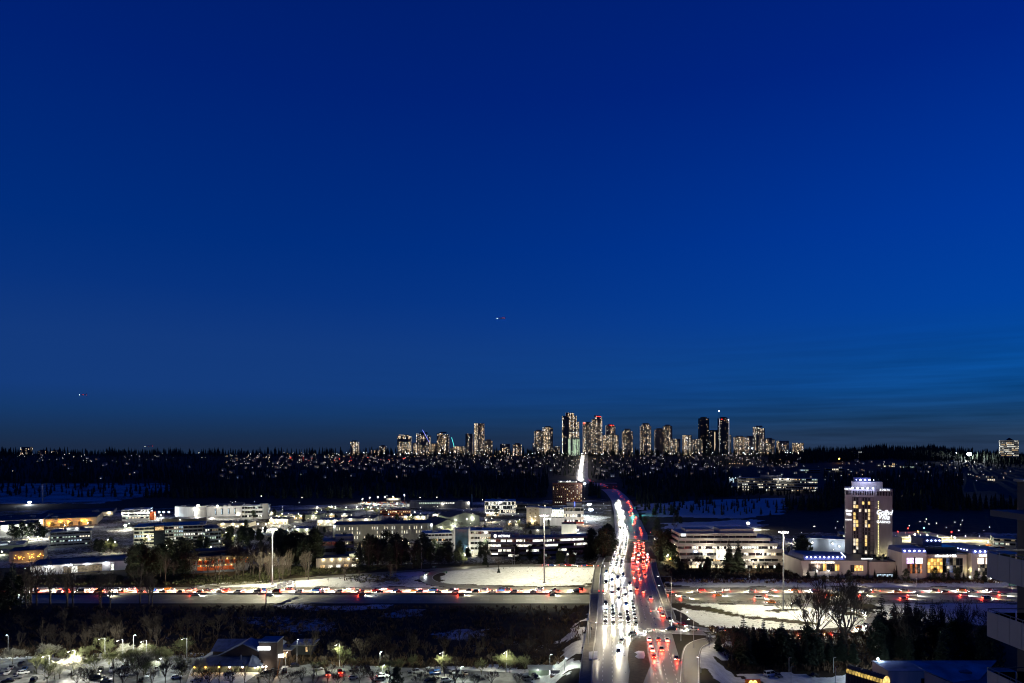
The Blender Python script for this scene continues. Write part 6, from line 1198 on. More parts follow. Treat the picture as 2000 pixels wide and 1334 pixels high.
# low conference wing
t = thing('casino_wing', 'low pale conference wing with a navy roof edge of white lamps', 'casino', (xat(1640, D), D, 0)); X = lambda px: xat(px, D) - t.location.x; Z = lambda py: hgt(py, D)
b = MB(); b.prism([(X(1568), 0), (X(1694), 0), (X(1694), 34), (X(1568), 34)], -1, Z(1095)); b.loft([[(X(1569), -.2, Z(1117)), (X(1579), -.2, Z(1117)), (X(1579), -.2, Z(1094)), (X(1562.5), -.2, Z(1094))], [(X(1569), 8, Z(1117)), (X(1579), 8, Z(1117)), (X(1579), 8, Z(1094)), (X(1562.5), 8, Z(1094))]]); b.box(X(1697), X(1757), -.6, 30, -1, Z(1097)); b.build('wall', STONE, t, kind='stuff'); b = MB(); b.box(X(1694), X(1697), .3, 30, -1, Z(1096)); b.build('recess', FRAMEM, t)
b = MB(); b.box(X(1563), X(1694.2), -.5, 34, Z(1095), Z(1093.8)); b.box(X(1697), X(1757.3), -1, 30, Z(1097), Z(1095.6)); b.build('roof_edge', FRAMEM, t, kind='stuff')
b = MB(); b.loft([[(X(1570), .2, Z(1093.6)), (X(1652), .2, Z(1093.6)), (X(1664), 16, Z(1093.6)), (X(1566), 24, Z(1093.6))], [(X(1573), 3, Z(1085)), (X(1650), 3, Z(1085)), (X(1660), 16, Z(1085)), (X(1572), 24, Z(1085))]]); b.build('sloped_fascia', NAVY, t)
for k in range(9): px = 1576 + k * 8.6; q = MB(); q.ball((X(px), .3, Z(1088.5)), .5, 8, 5); q.build('blue_lamp', LAMPB, t); lamp('POINT', (X(px), -.6, Z(1088)), 200, (.4, .45, 1), .3, t)
q = MB()
for k in range(7): q.ball((X(1653 + k * 1.7), 1.5 + k * 2.2, Z(1088.5 - k * .35)), .3, 6, 4)
q.build('small_lamps', LAMPB, t, kind='stuff')
text(t, 'conference centre', X(1606.5), Z(1100), -.25, 2.35, SIGNWARM, .12, bold=.04, sx=.93)
def glazed(t, xa, xb, za, zb, y, n, m, rows=1, frame=FRAMEM, name='window'):
    f = MB(); e = .12; f.box(xa, xb, y - .1, y + .02, za, zb); fo = f.build('window_frame', frame, t)
    for i in range(n):
        for j in range(rows):
            w = (xb - xa) / n; hh = (zb - za) / rows; q = MB(); q.box(xa + i * w + e, xa + (i + 1) * w - e, y - .16, y - .105, za + j * hh + e, za + (j + 1) * hh - e); q.build('pane', m[(i + j * n) % len(m)] if isinstance(m, list) else m, fo)
GOLD = [glow('gold_room', (1, .62, .16), 1.5, .6, .3), glow('gold_room_deep', (1, .5, .1), 1.0, .6, .3)]
glazed(t, X(1577), X(1607), Z(1116), Z(1100.5), -.02, 7, GLASS); glazed(t, X(1607.5), X(1614), Z(1115), Z(1101), -.02, 2, GOLD, 1); glazed(t, X(1615), X(1629.5), Z(1116), Z(1101.5), -.02, 4, GLASS); glazed(t, X(1630.5), X(1639.5), Z(1115), Z(1102), -.02, 2, GOLD, 1); glazed(t, X(1661), X(1668), Z(1118), Z(1103.5), -.02, 2, GLASS); glazed(t, X(1668.5), X(1686), Z(1115), Z(1104), -.02, 5, GOLD, 2)
for px in (1594.5, 1617): wlamp(t, X(px), -.6, Z(1114), 160, (.9, .93, 1), r=.25)
wlamp(t, X(1752), -.8, Z(1112), 220, (1, .8, .3), r=.3); wlamp(t, X(1573), -1.6, Z(1120), 160, (1, .9, .7), r=.25)
b = MB(); r_ = random.Random(8)
for k in range(30): b.ball((X(r_.uniform(1704, 1752)), r_.uniform(2, 20), Z(1096) + r_.uniform(0, 1.6)), r_.uniform(.5, 1.5), 6, 4)
b.build('roof_planting', NEEDLE, t, kind='stuff'); b = MB(); b.box(X(1686), X(1707), 2, 2.6, Z(1093), Z(1091.4)); b.build('terrace_light', SIGNW, t); lamp('SPOT', (X(1640), -34, 2), 3200, (1, .86, .66), 1, t, 150, .7, (math.radians(100), 0, 0)); lamp('SPOT', (X(1725), -30, 2), 2600, (1, .86, .66), 1, t, 150, .7, (math.radians(100), 0, 0))
b = MB(); b.box(X(1711), X(1757), -.62, 0, .1, Z(1119)); b.build('garage_opening', FRAMEM, t)
for k in range(7): q = MB(); q.box(X(1712 + k * 4.6), X(1715.6 + k * 4.6), -.7, -.64, .8 + (k % 2), Z(1121)); q.build('lit_glass', WIN[5], t)
# main casino block
t = thing('casino_building', 'pale casino with big lit windows, screens and navy roof bands of lamps', 'casino', (xat(1850, 462), 462, 0)); D2 = 462.0; X = lambda px: xat(px, D2) - t.location.x; Z = lambda py: hgt(py, D2)
b = MB(); b.box(X(1757), X(1804), -3, 15, -1, Z(1078)); b.box(X(1808), X(1890), 1, 40, -1, Z(1083.5)); b.box(X(1894), X(1932), -2, 40, -1, Z(1080)); b.box(X(1936), X(2010), 2, 40, -1, Z(1084)); b.build('wall', STONE, t, kind='stuff'); b = MB(); b.box(X(1804), X(1808), 3, 38, -1, Z(1083)); b.box(X(1890), X(1894), 3, 38, -1, Z(1084)); b.box(X(1932), X(1936), 3, 38, -1, Z(1084)); b.build('recess', FRAMEM, t, kind='stuff')
b = MB(); b.loft([[(X(1756), -3.3, Z(1078)), (X(1805), -3.3, Z(1078)), (X(1805), 14, Z(1078)), (X(1756), 14, Z(1078))], [(X(1758), -1.5, Z(1070)), (X(1803), -1.5, Z(1070)), (X(1803), 14, Z(1070)), (X(1758), 14, Z(1070))]]); b.loft([[(X(1893), -2.3, Z(1080)), (X(1933), -2.3, Z(1080)), (X(1933), 30, Z(1080)), (X(1882), 30, Z(1080))], [(X(1894), -.5, Z(1072)), (X(1931), -.5, Z(1072)), (X(1931), 30, Z(1072)), (X(1884), 30, Z(1072))]]); b.box(X(1830), X(1868), 16, 30, Z(1072), Z(1057)); b.build('sloped_fascia', NAVY, t, kind='stuff')
b = MB(); b.box(X(1806), X(1892), .7, 16, Z(1083.4), Z(1082)); b.build('roof_edge', FRAMEM, t); b = MB(); b.box(X(1812), X(1880), 6, 20, Z(1082), Z(1071)); b.build('glass_clerestory', mat('blue_glass', (.03, .06, .09), .15), t)
for px in (1762, 1771.5, 1781, 1790.5, 1800): q = MB(); q.ball((X(px), -3, Z(1074.5)), .52, 8, 5); q.build('blue_lamp', LAMPB, t); lamp('POINT', (X(px), -3.9, Z(1074)), 200, (.4, .45, 1), .3, t)
for px in (1901, 1910.5, 1920): q = MB(); q.ball((X(px), -2, Z(1076)), .52, 8, 5); q.build('blue_lamp', LAMPB, t); lamp('POINT', (X(px), -2.9, Z(1075.5)), 200, (.4, .45, 1), .3, t)
for px in (1839, 1847, 1855.5, 1863.5): q = MB(); q.ball((X(px), 15.7, Z(1062)), .45, 8, 5); q.build('blue_lamp', LAMPB, t)
q = MB()
for k in range(6): q.ball((X(1882 + 2.6 * k), 9 - k * 1.8, Z(1073.4 + k * .4)), .32, 6, 4)
q.build('small_lamps', LAMPB, t, kind='stuff'); text(t, 'atlas steak + fish', X(1848.5), Z(1088), .75, 2.5, SIGNW, .12, bold=.05, sx=.86); text(t, 'casino', X(1918.5), Z(1086), -2.3, 2.9, SIGNWARM, .12, bold=.05, sx=1.02)
SCR = [glow('screen_violet', (.72, .5, 1), 2.2, .9, 1.2), glow('screen_pale', (.95, .9, 1), 2.6, .8, 1.4), glow('screen_warm', (1, .8, .66), 2.4, .8, 1.2)]
def screen(xa, xb, za, zb, y, m): q = MB(); q.box(xa, xb, y - .25, y, za, zb); q.build('display_screen', m, t)
screen(X(1766), X(1779), Z(1099), Z(1088.5), -3, SCR[0]); screen(X(1783), X(1796), Z(1099), Z(1088.5), -3, SCR[1]); b = MB(); b.box(X(1779.3), X(1782.7), -3.2, -2.9, Z(1100), Z(1087)); b.build('screen_frame', FRAMEM, t)
glazed(t, X(1767), X(1796), Z(1118.5), Z(1100), -3.02, 6, [GLASS, glow('red_gold_room', (1, .28, .05), .5, .9, .5)], 2); glazed(t, X(1813), X(1842.5), Z(1119), Z(1091), .98, 5, GOLD, 4); glazed(t, X(1843), X(1882), Z(1119), Z(1090.5), .98, 6, [GLASS, GLASS, glow('blue_gloom', (.15, .25, .6), .25, .8, .5), GLASS, WIN[4]], 2)
screen(X(1905.5), X(1916.5), Z(1100.5), Z(1089), -2, SCR[2]); screen(X(1921.5), X(1928), Z(1100.5), Z(1089), -2, SCR[2]); glazed(t, X(1905.5), X(1928), Z(1122), Z(1101), -2.02, 5, [GLASS, WIN[4], GLASS], 3)
for px, p in ((1780, 2000), (1850, 2400), (1915, 2300), (1965, 1800)): lamp('SPOT', (X(px), -32, 2), p, (1, .86, .68), 1, t, 150, .7, (math.radians(100), 0, 0))
wlamp(t, X(1886), -4, Z(1124.5), 160, (1, 1, .95), r=.35); wlamp(t, X(1922), -6, Z(1126), 160, (.95, 1, 1), r=.3); wlamp(t, X(1891), 0, Z(1112), 200, (1, .85, .3), r=.15)
# lamp yard left of the hotel
t, w, h = bld('clad_hall', 'blue grey clad hall with bright lamps left of the hotel tower', 1566, 1652, 1053, 1078, .0, d=585); shed(t, w, h, 20, WL['blue'], ROOFS, 6, 2, 41)
for px, py, p in ((1588, 1060, 2600), (1624, 1060, 3000), (1636, 1065, 2400), (1649, 1060, 2600), (1560, 1066, 900), (1567, 1071, 700)): wlamp(t, xat(px, 585) - t.location.x, -2, hgt(py, 585), p, (.93, .97, 1), r=.4)
# ------------------------------------------------------------------ pub at bottom left
DP = 272.0
PR = mat('slate_roof_snow', (.2, .24, .3), .6, .3, .6, spec=.5); PUBW = wallm('green_grey_board', (.16, .19, .14)); TIMB = wallm('brown_timber', (.06, .044, .036))
t = thing('pub_building', 'dark roofed pub with a brown tower, lit entrance lamps and glowing white signs', 'pub', (xat(442, DP), DP, 0)); X = lambda px: xat(px, DP) - t.location.x; Z = lambda py: hgt(py, DP)
b = MB(); b.box(X(377), X(508), 0, 20, -1, 2.9); b.build('wall', PUBW, t)
b = MB(); b.loft([[(X(374), -1.2, 2.7), (X(512), -1.2, 2.7), (X(512), 21, 2.7), (X(374), 21, 2.7)], [(X(374), -1.2, 2.95), (X(512), -1.2, 2.95), (X(512), 21, 2.95), (X(374), 21, 2.95)], [(X(402), 4.2, 5.6), (X(489), 4.2, 5.6), (X(489), 17, 5.6), (X(402), 17, 5.6)]]); b.build('lower_roof', PR, t)
for k in range(5): q = MB(); z = 3.1 + k * .5; y = -1.2 + (z - 2.95) / 2.65 * 5.4; q.box(X(376) + k * 1.1, X(510) - k * 1.0, y - .06, y + .06, z, z + .09); q.build('roof_batten', PR, t)
b = MB(); b.box(X(406), X(487), 4.6, 16.6, 5.5, 7.4); b.build('upper_wall', TIMB, t)
b = MB(); y0, y1, ze, zr = 3.6, 17.6, 7.2, 10.4
b.loft([[(X(408) - 1, y0, ze), (X(408) - 1, (y0 + y1) / 2, zr), (X(408) - 1, y1, ze)], [(X(532), y0, ze), (X(532), (y0 + y1) / 2, zr), (X(532), y1, ze)]]); b.build('upper_roof', PR, t)
b = MB(); a0, a1, ap = X(424), X(520), X(471); b.loft([[(a0, 2.4, 5.8), (a1, 2.4, 5.8), (ap, 2.4, 10.6)], [(a0, 10, 5.8), (a1, 10, 5.8), (ap, 10, 10.6)]]); b.build('front_gable', TIMB, t)
b = MB()
for s, e in ((-1, a0), (1, a1)): b.loft([[(e + s * 1.0, 1.6, 5.5), (ap, 1.6, 10.7), (ap, 1.6, 11.05), (e + s * 1.0, 1.6, 5.85)], [(e + s * 1.0, 10.5, 5.5), (ap, 10.5, 10.7), (ap, 10.5, 11.05), (e + s * 1.0, 10.5, 5.85)]])
b.build('gable_roof', PR, t, kind='stuff'); b = MB(); b.tube((X(467), 2, 4), (X(467), 2, 6.4), .25, n=8); b.build('flue', STEEL, t)
b = MB(); b.box(X(503), X(538), 1.5, 9, -1, Z(1257)); b.build('tower', TIMB, t); b = MB(); b.box(X(502), X(539), 1.2, 9.3, Z(1257), Z(1255)); b.build('tower_roof', PR, t)
for a, c in ((501.5, 513), (514, 525.5)): q = MB(); q.box(X(a), X(c), 1.05, 1.45, Z(1271.5), Z(1264.5)); q.build('lit_sign', SIGNW, t)
lamp('POINT', (X(513), -.6, Z(1268)), 260, (.85, .93, 1), .8, t)
b = MB(); b.loft([[(X(489), -2.5, 3.0), (X(507), -2.5, 2.6), (X(507), 2, 4.3), (X(489), 2, 6.2)], [(X(489), -2.5, 3.3), (X(507), -2.5, 2.9), (X(507), 2, 4.6), (X(489), 2, 6.5)]]); b.build('porch_roof', PR, t)
for px, p in ((380, 60), (402, 60), (428, 25), (449, 190), (474, 190), (498, 150), (504, 90), (513, 120), (520, 70)):
    big = p > 65; q = MB(); q.box(X(px) - .22, X(px) + .22, -.3, -.05, 1.9, 2.5); q.build('wall_lantern', LAMPO if not big else LAMPW, t); lamp('POINT', (X(px), -.8, 1.9), p, (1, .72, .36), .2, t)
for px in (449, 474): q = MB(); q.box(X(px) - .9, X(px) + .9, -.04, 0, 0, 2.3); q.build('door', TIMB, t)
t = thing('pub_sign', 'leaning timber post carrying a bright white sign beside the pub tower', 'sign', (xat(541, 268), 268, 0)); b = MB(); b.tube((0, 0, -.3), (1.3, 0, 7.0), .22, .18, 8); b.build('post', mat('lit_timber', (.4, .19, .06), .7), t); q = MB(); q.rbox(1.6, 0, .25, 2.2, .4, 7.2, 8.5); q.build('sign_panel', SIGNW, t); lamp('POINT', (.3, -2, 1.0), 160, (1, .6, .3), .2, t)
t = thing('annex_building', 'flat roofed brown annex with snowy green tinted roofs right of the pub', 'building', (xat(575, 290), 290, 0)); X = lambda px: xat(px, 290) - t.location.x
b = MB(); b.box(X(540), X(568), 0, 8, -1, 3.4); b.build('wall', TIMB, t); b = MB(); b.box(X(568), X(602), 5, 13, -1, 4.2); b.build('rear_wall', WL['dark'], t)
b = MB(); b.box(X(538), X(571), -.6, 8.3, 3.4, 3.7); b.build('roof', ROOFS, t); b = MB(); b.box(X(562), X(607), 4, 13.5, 4.2, 4.5); b.build('rear_roof', ROOFS, t); lit_part(t, 'lit_door', X(554), X(560), -.02, 0, 2.6, WIN[0]); lit_part(t, 'lit_window', X(590), X(594), 4.98, 1.4, 3.4, WIN[0]); lamp('POINT', (X(557), -2.2, 2.4), 420, (1, .72, .5), .3, t)
# sign tower near the bridge
t = thing('sign_tower', 'squat brown brick sign tower with white letters beside the snowy lot', 'sign', (xat(1086, 262), 262, 0)); b = MB(); w = (1097 - 1077) / F * 262; zt = hgt(1315, 262); b.loft([[(-w / 2 - .4, 0, -.5), (w / 2 + .4, 0, -.5), (w / 2 + .4, 3, -.5), (-w / 2 - .4, 3, -.5)], [(-w / 2, 0, zt - 1.1), (w / 2, 0, zt - 1.1), (w / 2, 3, zt - 1.1), (-w / 2, 3, zt - 1.1)]]); b.build('base', WL['brown'], t); b = MB(); b.box(-w / 2 - .1, w / 2 + .1, -.1, 3.1, zt - 1.1, zt + .2); b.build('cap', DARKM, t); text(t, 'THE KEG', 0, zt - .75, -.13, .9, glow('sign_dim_white', (.9, .92, 1), 1.0), .04, bold=.01)
t = thing('kiosk', 'small greenish lit hut with white posts left of the sign tower', 'hut', (xat(1055, 268), 268, 0)); gable(t, 9, 2.4, 3.4, 4, WL['green'], ROOFS, 'x', .4); lit_part(t, 'lit_panel', 3.6, 4.3, -.1, .3, 2.2, SIGNW); wlamp(t, -1, -.6, 2.6, 320, (.8, 1, .85), r=.15)
# arched restaurant sign at the bottom edge
t = thing('arches_sign', 'dark red sign box with glowing yellow double arches at the lower edge', 'sign', (xat(1470, 245), 245, 0)); zc = hgt(1334, 245); b = MB(); b.box(-2.7, 2.7, -.3, .3, zc - 3.4, zc + 1.3); b.build('panel', glow('red_brown_panel', (.35, .06, .0), .35), t); b = MB(); b.tube((0, 0, -.3), (0, 0, zc - 3.4), .3, n=8); b.build('pole', DARKM, t); AR = glow('arch_yellow', (1, .72, .12), 4.5)
for s in (-1, 1):
    b = MB(); pts = [(s * .72 + .72 * math.cos(PI * k / 12), -.45, zc - 1.2 + 2.1 * math.sin(PI * k / 12)) for k in range(13)]
    for p, q in zip(pts, pts[1:]): b.tube(p, q, .24, n=6)
    b.build('arch', AR, t)
lamp('POINT', (0, -1.6, zc), 220, (1, .6, .1), .4, t)
# hall with vaulted conservatory at bottom right
DH = 249.0
t = thing('white_hall', 'white walled hall with a wide blue snowy roof at the lower right', 'building', (xat(1800, DH), DH, 0)); X = lambda px: xat(px, DH) - t.location.x; zr = hgt(1311, DH)
b = MB(); b.box(X(1735), X(1805), 0, 11, -1, zr); b.build('wall', WL['white'], t)
b = MB(); b.box(X(1734), X(1806), -.3, 11.5, zr, zr + .25); b.build('roof', mat('blue_snow_roof', (.3, .33, .4), .8, .5, .15), t)
b = MB(); b.loft([[(X(1806), -.2, zr), (X(1806), 11.5, zr), (X(1806), 11.5, zr + .3), (X(1806), -.2, zr + .3)], [(X(1862), -9, zr - 3.6), (X(1990), 11.5, zr), (X(1990), 11.5, zr + .3), (X(1862), -9, zr - 3.3)]]); b.build('side_roof', mat('blue_snow_roof', (.3, .33, .4)), t); b = MB(); b.loft([[(X(1805), .1, -1), (X(1805), .4, -1), (X(1805), .4, zr - .1), (X(1805), .1, zr - .1)], [(X(1860), -9, -1), (X(1860), -8.7, -1), (X(1860), -8.7, zr - 3.7), (X(1860), -9, zr - 3.7)]]); b.build('end_wall', WL['white'], t)
b = MB(); b.box(X(1840), X(2010), -7, 10.9, zr - 3.6, zr - 2.2); b.build('lower_roof', mat('dark_blue_roof', (.10, .11, .14), .7, .4, .2), t); q = MB(); q.box(X(1880), X(1902), 1, 5, zr - 2.2, zr - .6); q.build('rooftop_unit', WL['blue'], t); q = MB(); q.box(X(1799), X(1806) - .1, -.06, 0, zr - 5.4, zr - 2.6); q.build('window', GLASS, t)
t = thing('conservatory', 'glowing yellow barrel vaulted conservatory with dark ribs beside the white hall', 'conservatory', (xat(1722, DH), DH - 3, 0), 0.0); L = 14.0; R_ = 2.5; ax_ = Vector((-5.6, 9.5, 0)).normalized(); sd = Vector((ax_.y, -ax_.x, 0)); zb = hgt(1333, DH - 3); n = 12
rib = MB(); gl = MB()
for i in range(n + 1):
    o = ax_ * (L * i / n); pts = [o + sd * (R_ * math.cos(PI * k / 10)) + Vector((0, 0, zb + R_ * math.sin(PI * k / 10))) for k in range(11)]; pts = [o + sd * R_ + Vector((0, 0, -.5))] + pts + [o - sd * R_ + Vector((0, 0, -.5))]
    for p, q in zip(pts, pts[1:]): rib.tube(p, q, .09, n=4)
    if i < n:
        o2 = ax_ * (L * (i + 1) / n); r2 = R_ - .12
        for k in range(10):
            f = lambda oo, kk: oo + sd * (r2 * math.cos(PI * kk / 10)) + Vector((0, 0, zb + r2 * math.sin(PI * kk / 10))); q = MB(); q.face([f(o, k), f(o2, k), f(o2, k + 1), f(o, k + 1)], 0); q.build('pane', glow('conservatory_glow', (1, .66, .16), .55, .8, .5) if k in (0, 8, 9) else mat('vault_glass', (.14, .12, .09), .25, .3, 1), t)
        for s in (1, -1): q = MB(); q.face([o + sd * (s * r2) + Vector((0, 0, -.5)), o2 + sd * (s * r2) + Vector((0, 0, -.5)), o2 + sd * (s * r2) + Vector((0, 0, zb)), o + sd * (s * r2) + Vector((0, 0, zb))]); q.build('pane', mat('vault_glass', (.14, .12, .09), .25), t)
rib.build('rib', DARKM, t, kind='stuff'); q = MB(); q.face([sd * (r2 * math.cos(PI * k / 10)) + Vector((0, 0, zb + r2 * math.sin(PI * k / 10))) for k in range(11)] + [-sd * r2 + Vector((0, 0, -.5)), sd * r2 + Vector((0, 0, -.5))]); q.build('end_glass', glow('conservatory_bright', (1, .7, .22), 1.1, .7, .6), t)
flood(1714, 1287, 262, 'blue white floodlight shining above the vaulted conservatory', 9500, (.72, .87, 1), LAMPC, .36, n=1)
# ------------------------------------------------------------------ neighbouring apartment tower with balconies, right edge
APW = mat('charcoal_cladding', (.12, .115, .11), .7, .15, .5); PANEL = mat('balcony_panel', (.8, .73, .6), .55, .08, .5); RAIL = mat('anodised_rail', (.25, .25, .26), .4)
t = thing('apartment_tower', 'dark apartment tower at the right edge with grey panelled balconies', 'apartment tower', (29.6, 40, 0))
b = MB(); b.box(0, 16, -14, 0, -1, 87.95); b.build('wall', APW, t); b = MB(); b.box(-.15, 16, -14, .1, 87.95, 88.1); b.build('coping', RAIL, t); b = MB(); b.box(.4, 14, -13.6, -.5, 88.1, 88.4); b.build('roof', ROOF, t)
slab = mat('balcony_slab', (.2, .2, .2), .7, .1, .6)
q = MB(); q.box(-2.0, 0, -3.5, -.6, 86.0, 86.35); q.build('canopy_slab', slab, t)
for zf in [79.75 - 3.27 * k for k in range(-1, 4)]:
    q = MB(); q.box(-3.1, 0, -6.4, -2.0, zf - .28, zf); q.build('balcony_slab', slab, t)
    for k in range(4): q = MB(); y = -2.0 - k * .86; q.box(-3.16, -3.1, y - .83, y, zf - .3, zf + 1.08); q.build('panel', PANEL, t)
    for k in range(3): q = MB(); y = -2.0 - 4 * .86 - k * .45; q.box(-3.14, -3.1, y - .43, y, zf, zf + 1.05); q.build('glass_panel', GLASS, t)
    for k in range(2): q = MB(); q.box(-3.1 + .05 + k * .0, -3.1 + 1.5, -2.03, -1.99, zf - .28, zf + 1.0) if k == 0 else q.box(-1.5, -.05, -2.03, -1.99, zf - .28, zf + 1.0); q.build('end_panel', GLASS, t)
    r = MB(); r.tube((-3.1, -6.4, zf + 1.22), (-3.1, -2.0, zf + 1.22), .03, n=6); r.tube((-3.1, -2.0, zf + 1.22), (0, -2.0, zf + 1.22), .03, n=6); r.build('handrail', RAIL, t, kind='stuff'); r = MB()
    for k in range(6): y = -2.0 - k * .86; r.tube((-3.1, y, zf), (-3.1, y, zf + 1.22), .025, n=5)
    r.build('rail_post', RAIL, t, kind='stuff')
    d_ = MB(); d_.box(-.06, 0, -5.6, -2.3, zf + .05, zf + 2.3); d_.build('sliding_door', GLASS, t)
q = MB(); q.box(-.05, 0, -1.3, -.75, 83.1, 86.4); q.build('lit_window', glow('amber_curtain', (1, .55, .22), .55, .3, 1.0), t); q = MB(); q.box(-.07, -.05, -1.42, -.63, 83.0, 86.5); q.build('window_frame', DARKM, t)
q = MB(); q.ball((-.4, -3.2, 84.35), .09, 8, 5); q.build('balcony_lamp', LAMPW, t); lamp('POINT', (-.7, -3.2, 84.1), 30, (1, .95, .85), .1, t)
# ------------------------------------------------------------------ skyline towers on the ridge
TW = [mat('tower_concrete', (.10, .105, .115), .6, .2, .05), mat('tower_dark_glass', (.02, .024, .032), .25, .3, .05), mat('tower_beige', (.16, .14, .12), .6, .2, .05)]
WS = [glow('flat_warm', (1, .66, .34), 1.5, .5, .1), glow('flat_pale', (1, .84, .6), 2.2, .5, .1), glow('flat_white', (.95, .97, 1), 2.4, .4, .1), glow('flat_dim', (1, .7, .4), .5, .4, .1)]
RT = random.Random(99)
def tower(px0, px1, pyt, label, lit=.34, style=0, d=3000, base=894, top='flat', wts=(4, 5, 2, 6), crown=None, step=None, col=None, name='apartment_tower'):
    x0, x1 = xat(px0, d), xat(px1, d); zb = hgt(base, d); H = hgt(pyt, d) - zb; w = x1 - x0; dp = min(w, 26)
    t = thing(name, label, 'tower', ((x0 + x1) / 2, d, zb), RT.uniform(-.06, .06), 'skyline towers'); b = MB(); parts = [(-w / 2, w / 2, 0, H)]
    if step: parts = [(-w / 2 + w * a, -w / 2 + w * c, 0, H * f) for a, c, f in step]
    for i, (a, c, z0, z1) in enumerate(parts): b.box(a, c, i * .35, dp + i * .4, z0, z1)
    if top == 'pent' or RT.random() < .55: b.box(-w * .28, w * .28, 4, dp - 4, H, H + 6)
    b.build('wall', TW[style], t, kind='stuff'); sl = MB(); lw = MB()
    for i, (a, c, z0, z1) in enumerate(parts):
        nf = max(3, int((z1 - z0) / 3.05)); fh = (z1 - z0) / nf; nx = max(3, int((c - a) / 3.0)); cw = (c - a) / nx; lit_ = lit * RT.uniform(.7, 1.2); pc = [min(.95, lit_ * RT.choice((.05, .3, .7, 1.4, 2.3))) for _ in range(nx)]
        gap0 = RT.randrange(nf); gapn = RT.choice((0, 0, 2, 4))
        for f in range(nf):
            if f % 2 == 0 and style != 1: sl.box(a - .5, c + .5, i * .35 - .8, dp + i * .4 + .3, z0 + f * fh - .12, z0 + f * fh + .12)
            if i > 0 and False: continue
            for k in range(nx):
                if RT.random() < pc[k] * (.15 if gap0 <= f < gap0 + gapn else 1) * (1.15 if crown and f >= nf - crown else 1):
                    mi = RT.choices(range(4), wts)[0]; e = .1 if RT.random() < .7 else .3; lw.face([(a + k * cw + cw * e, i * .35 - .18, z0 + f * fh + .6), (a + (k + 1) * cw - cw * .1, i * .35 - .18, z0 + f * fh + .6), (a + (k + 1) * cw - cw * .1, i * .35 - .18, z0 + f * fh + 2.3), (a + k * cw + cw * e, i * .35 - .18, z0 + f * fh + 2.6)], mi)
            sx = c + .16 if (px0 + px1) / 2 < 1000 else a - .16
            for k in range(max(2, int(dp / 3.2))):
                if RT.random() < lit * .8: mi = RT.choices(range(4), wts)[0]; y = i * .35 + k * 3.2 + .4; q = [(sx, y, z0 + f * fh + .6), (sx, y + 2.4, z0 + f * fh + .6), (sx, y + 2.4, z0 + f * fh + 2.6), (sx, y, z0 + f * fh + 2.6)]; lw.face(q if sx > 0 else q[::-1], mi)
    sl.build('balcony_slab', TW[0], t, kind='stuff'); lw.build('lit_windows', WS, t, kind='stuff'); return t, w, H, dp
def beacon(t, x, z, m=REDL, r=1.3, y=0): q = MB(); q.ball((x, y, z), r, 6, 4); q.build('roof_beacon', m, t)
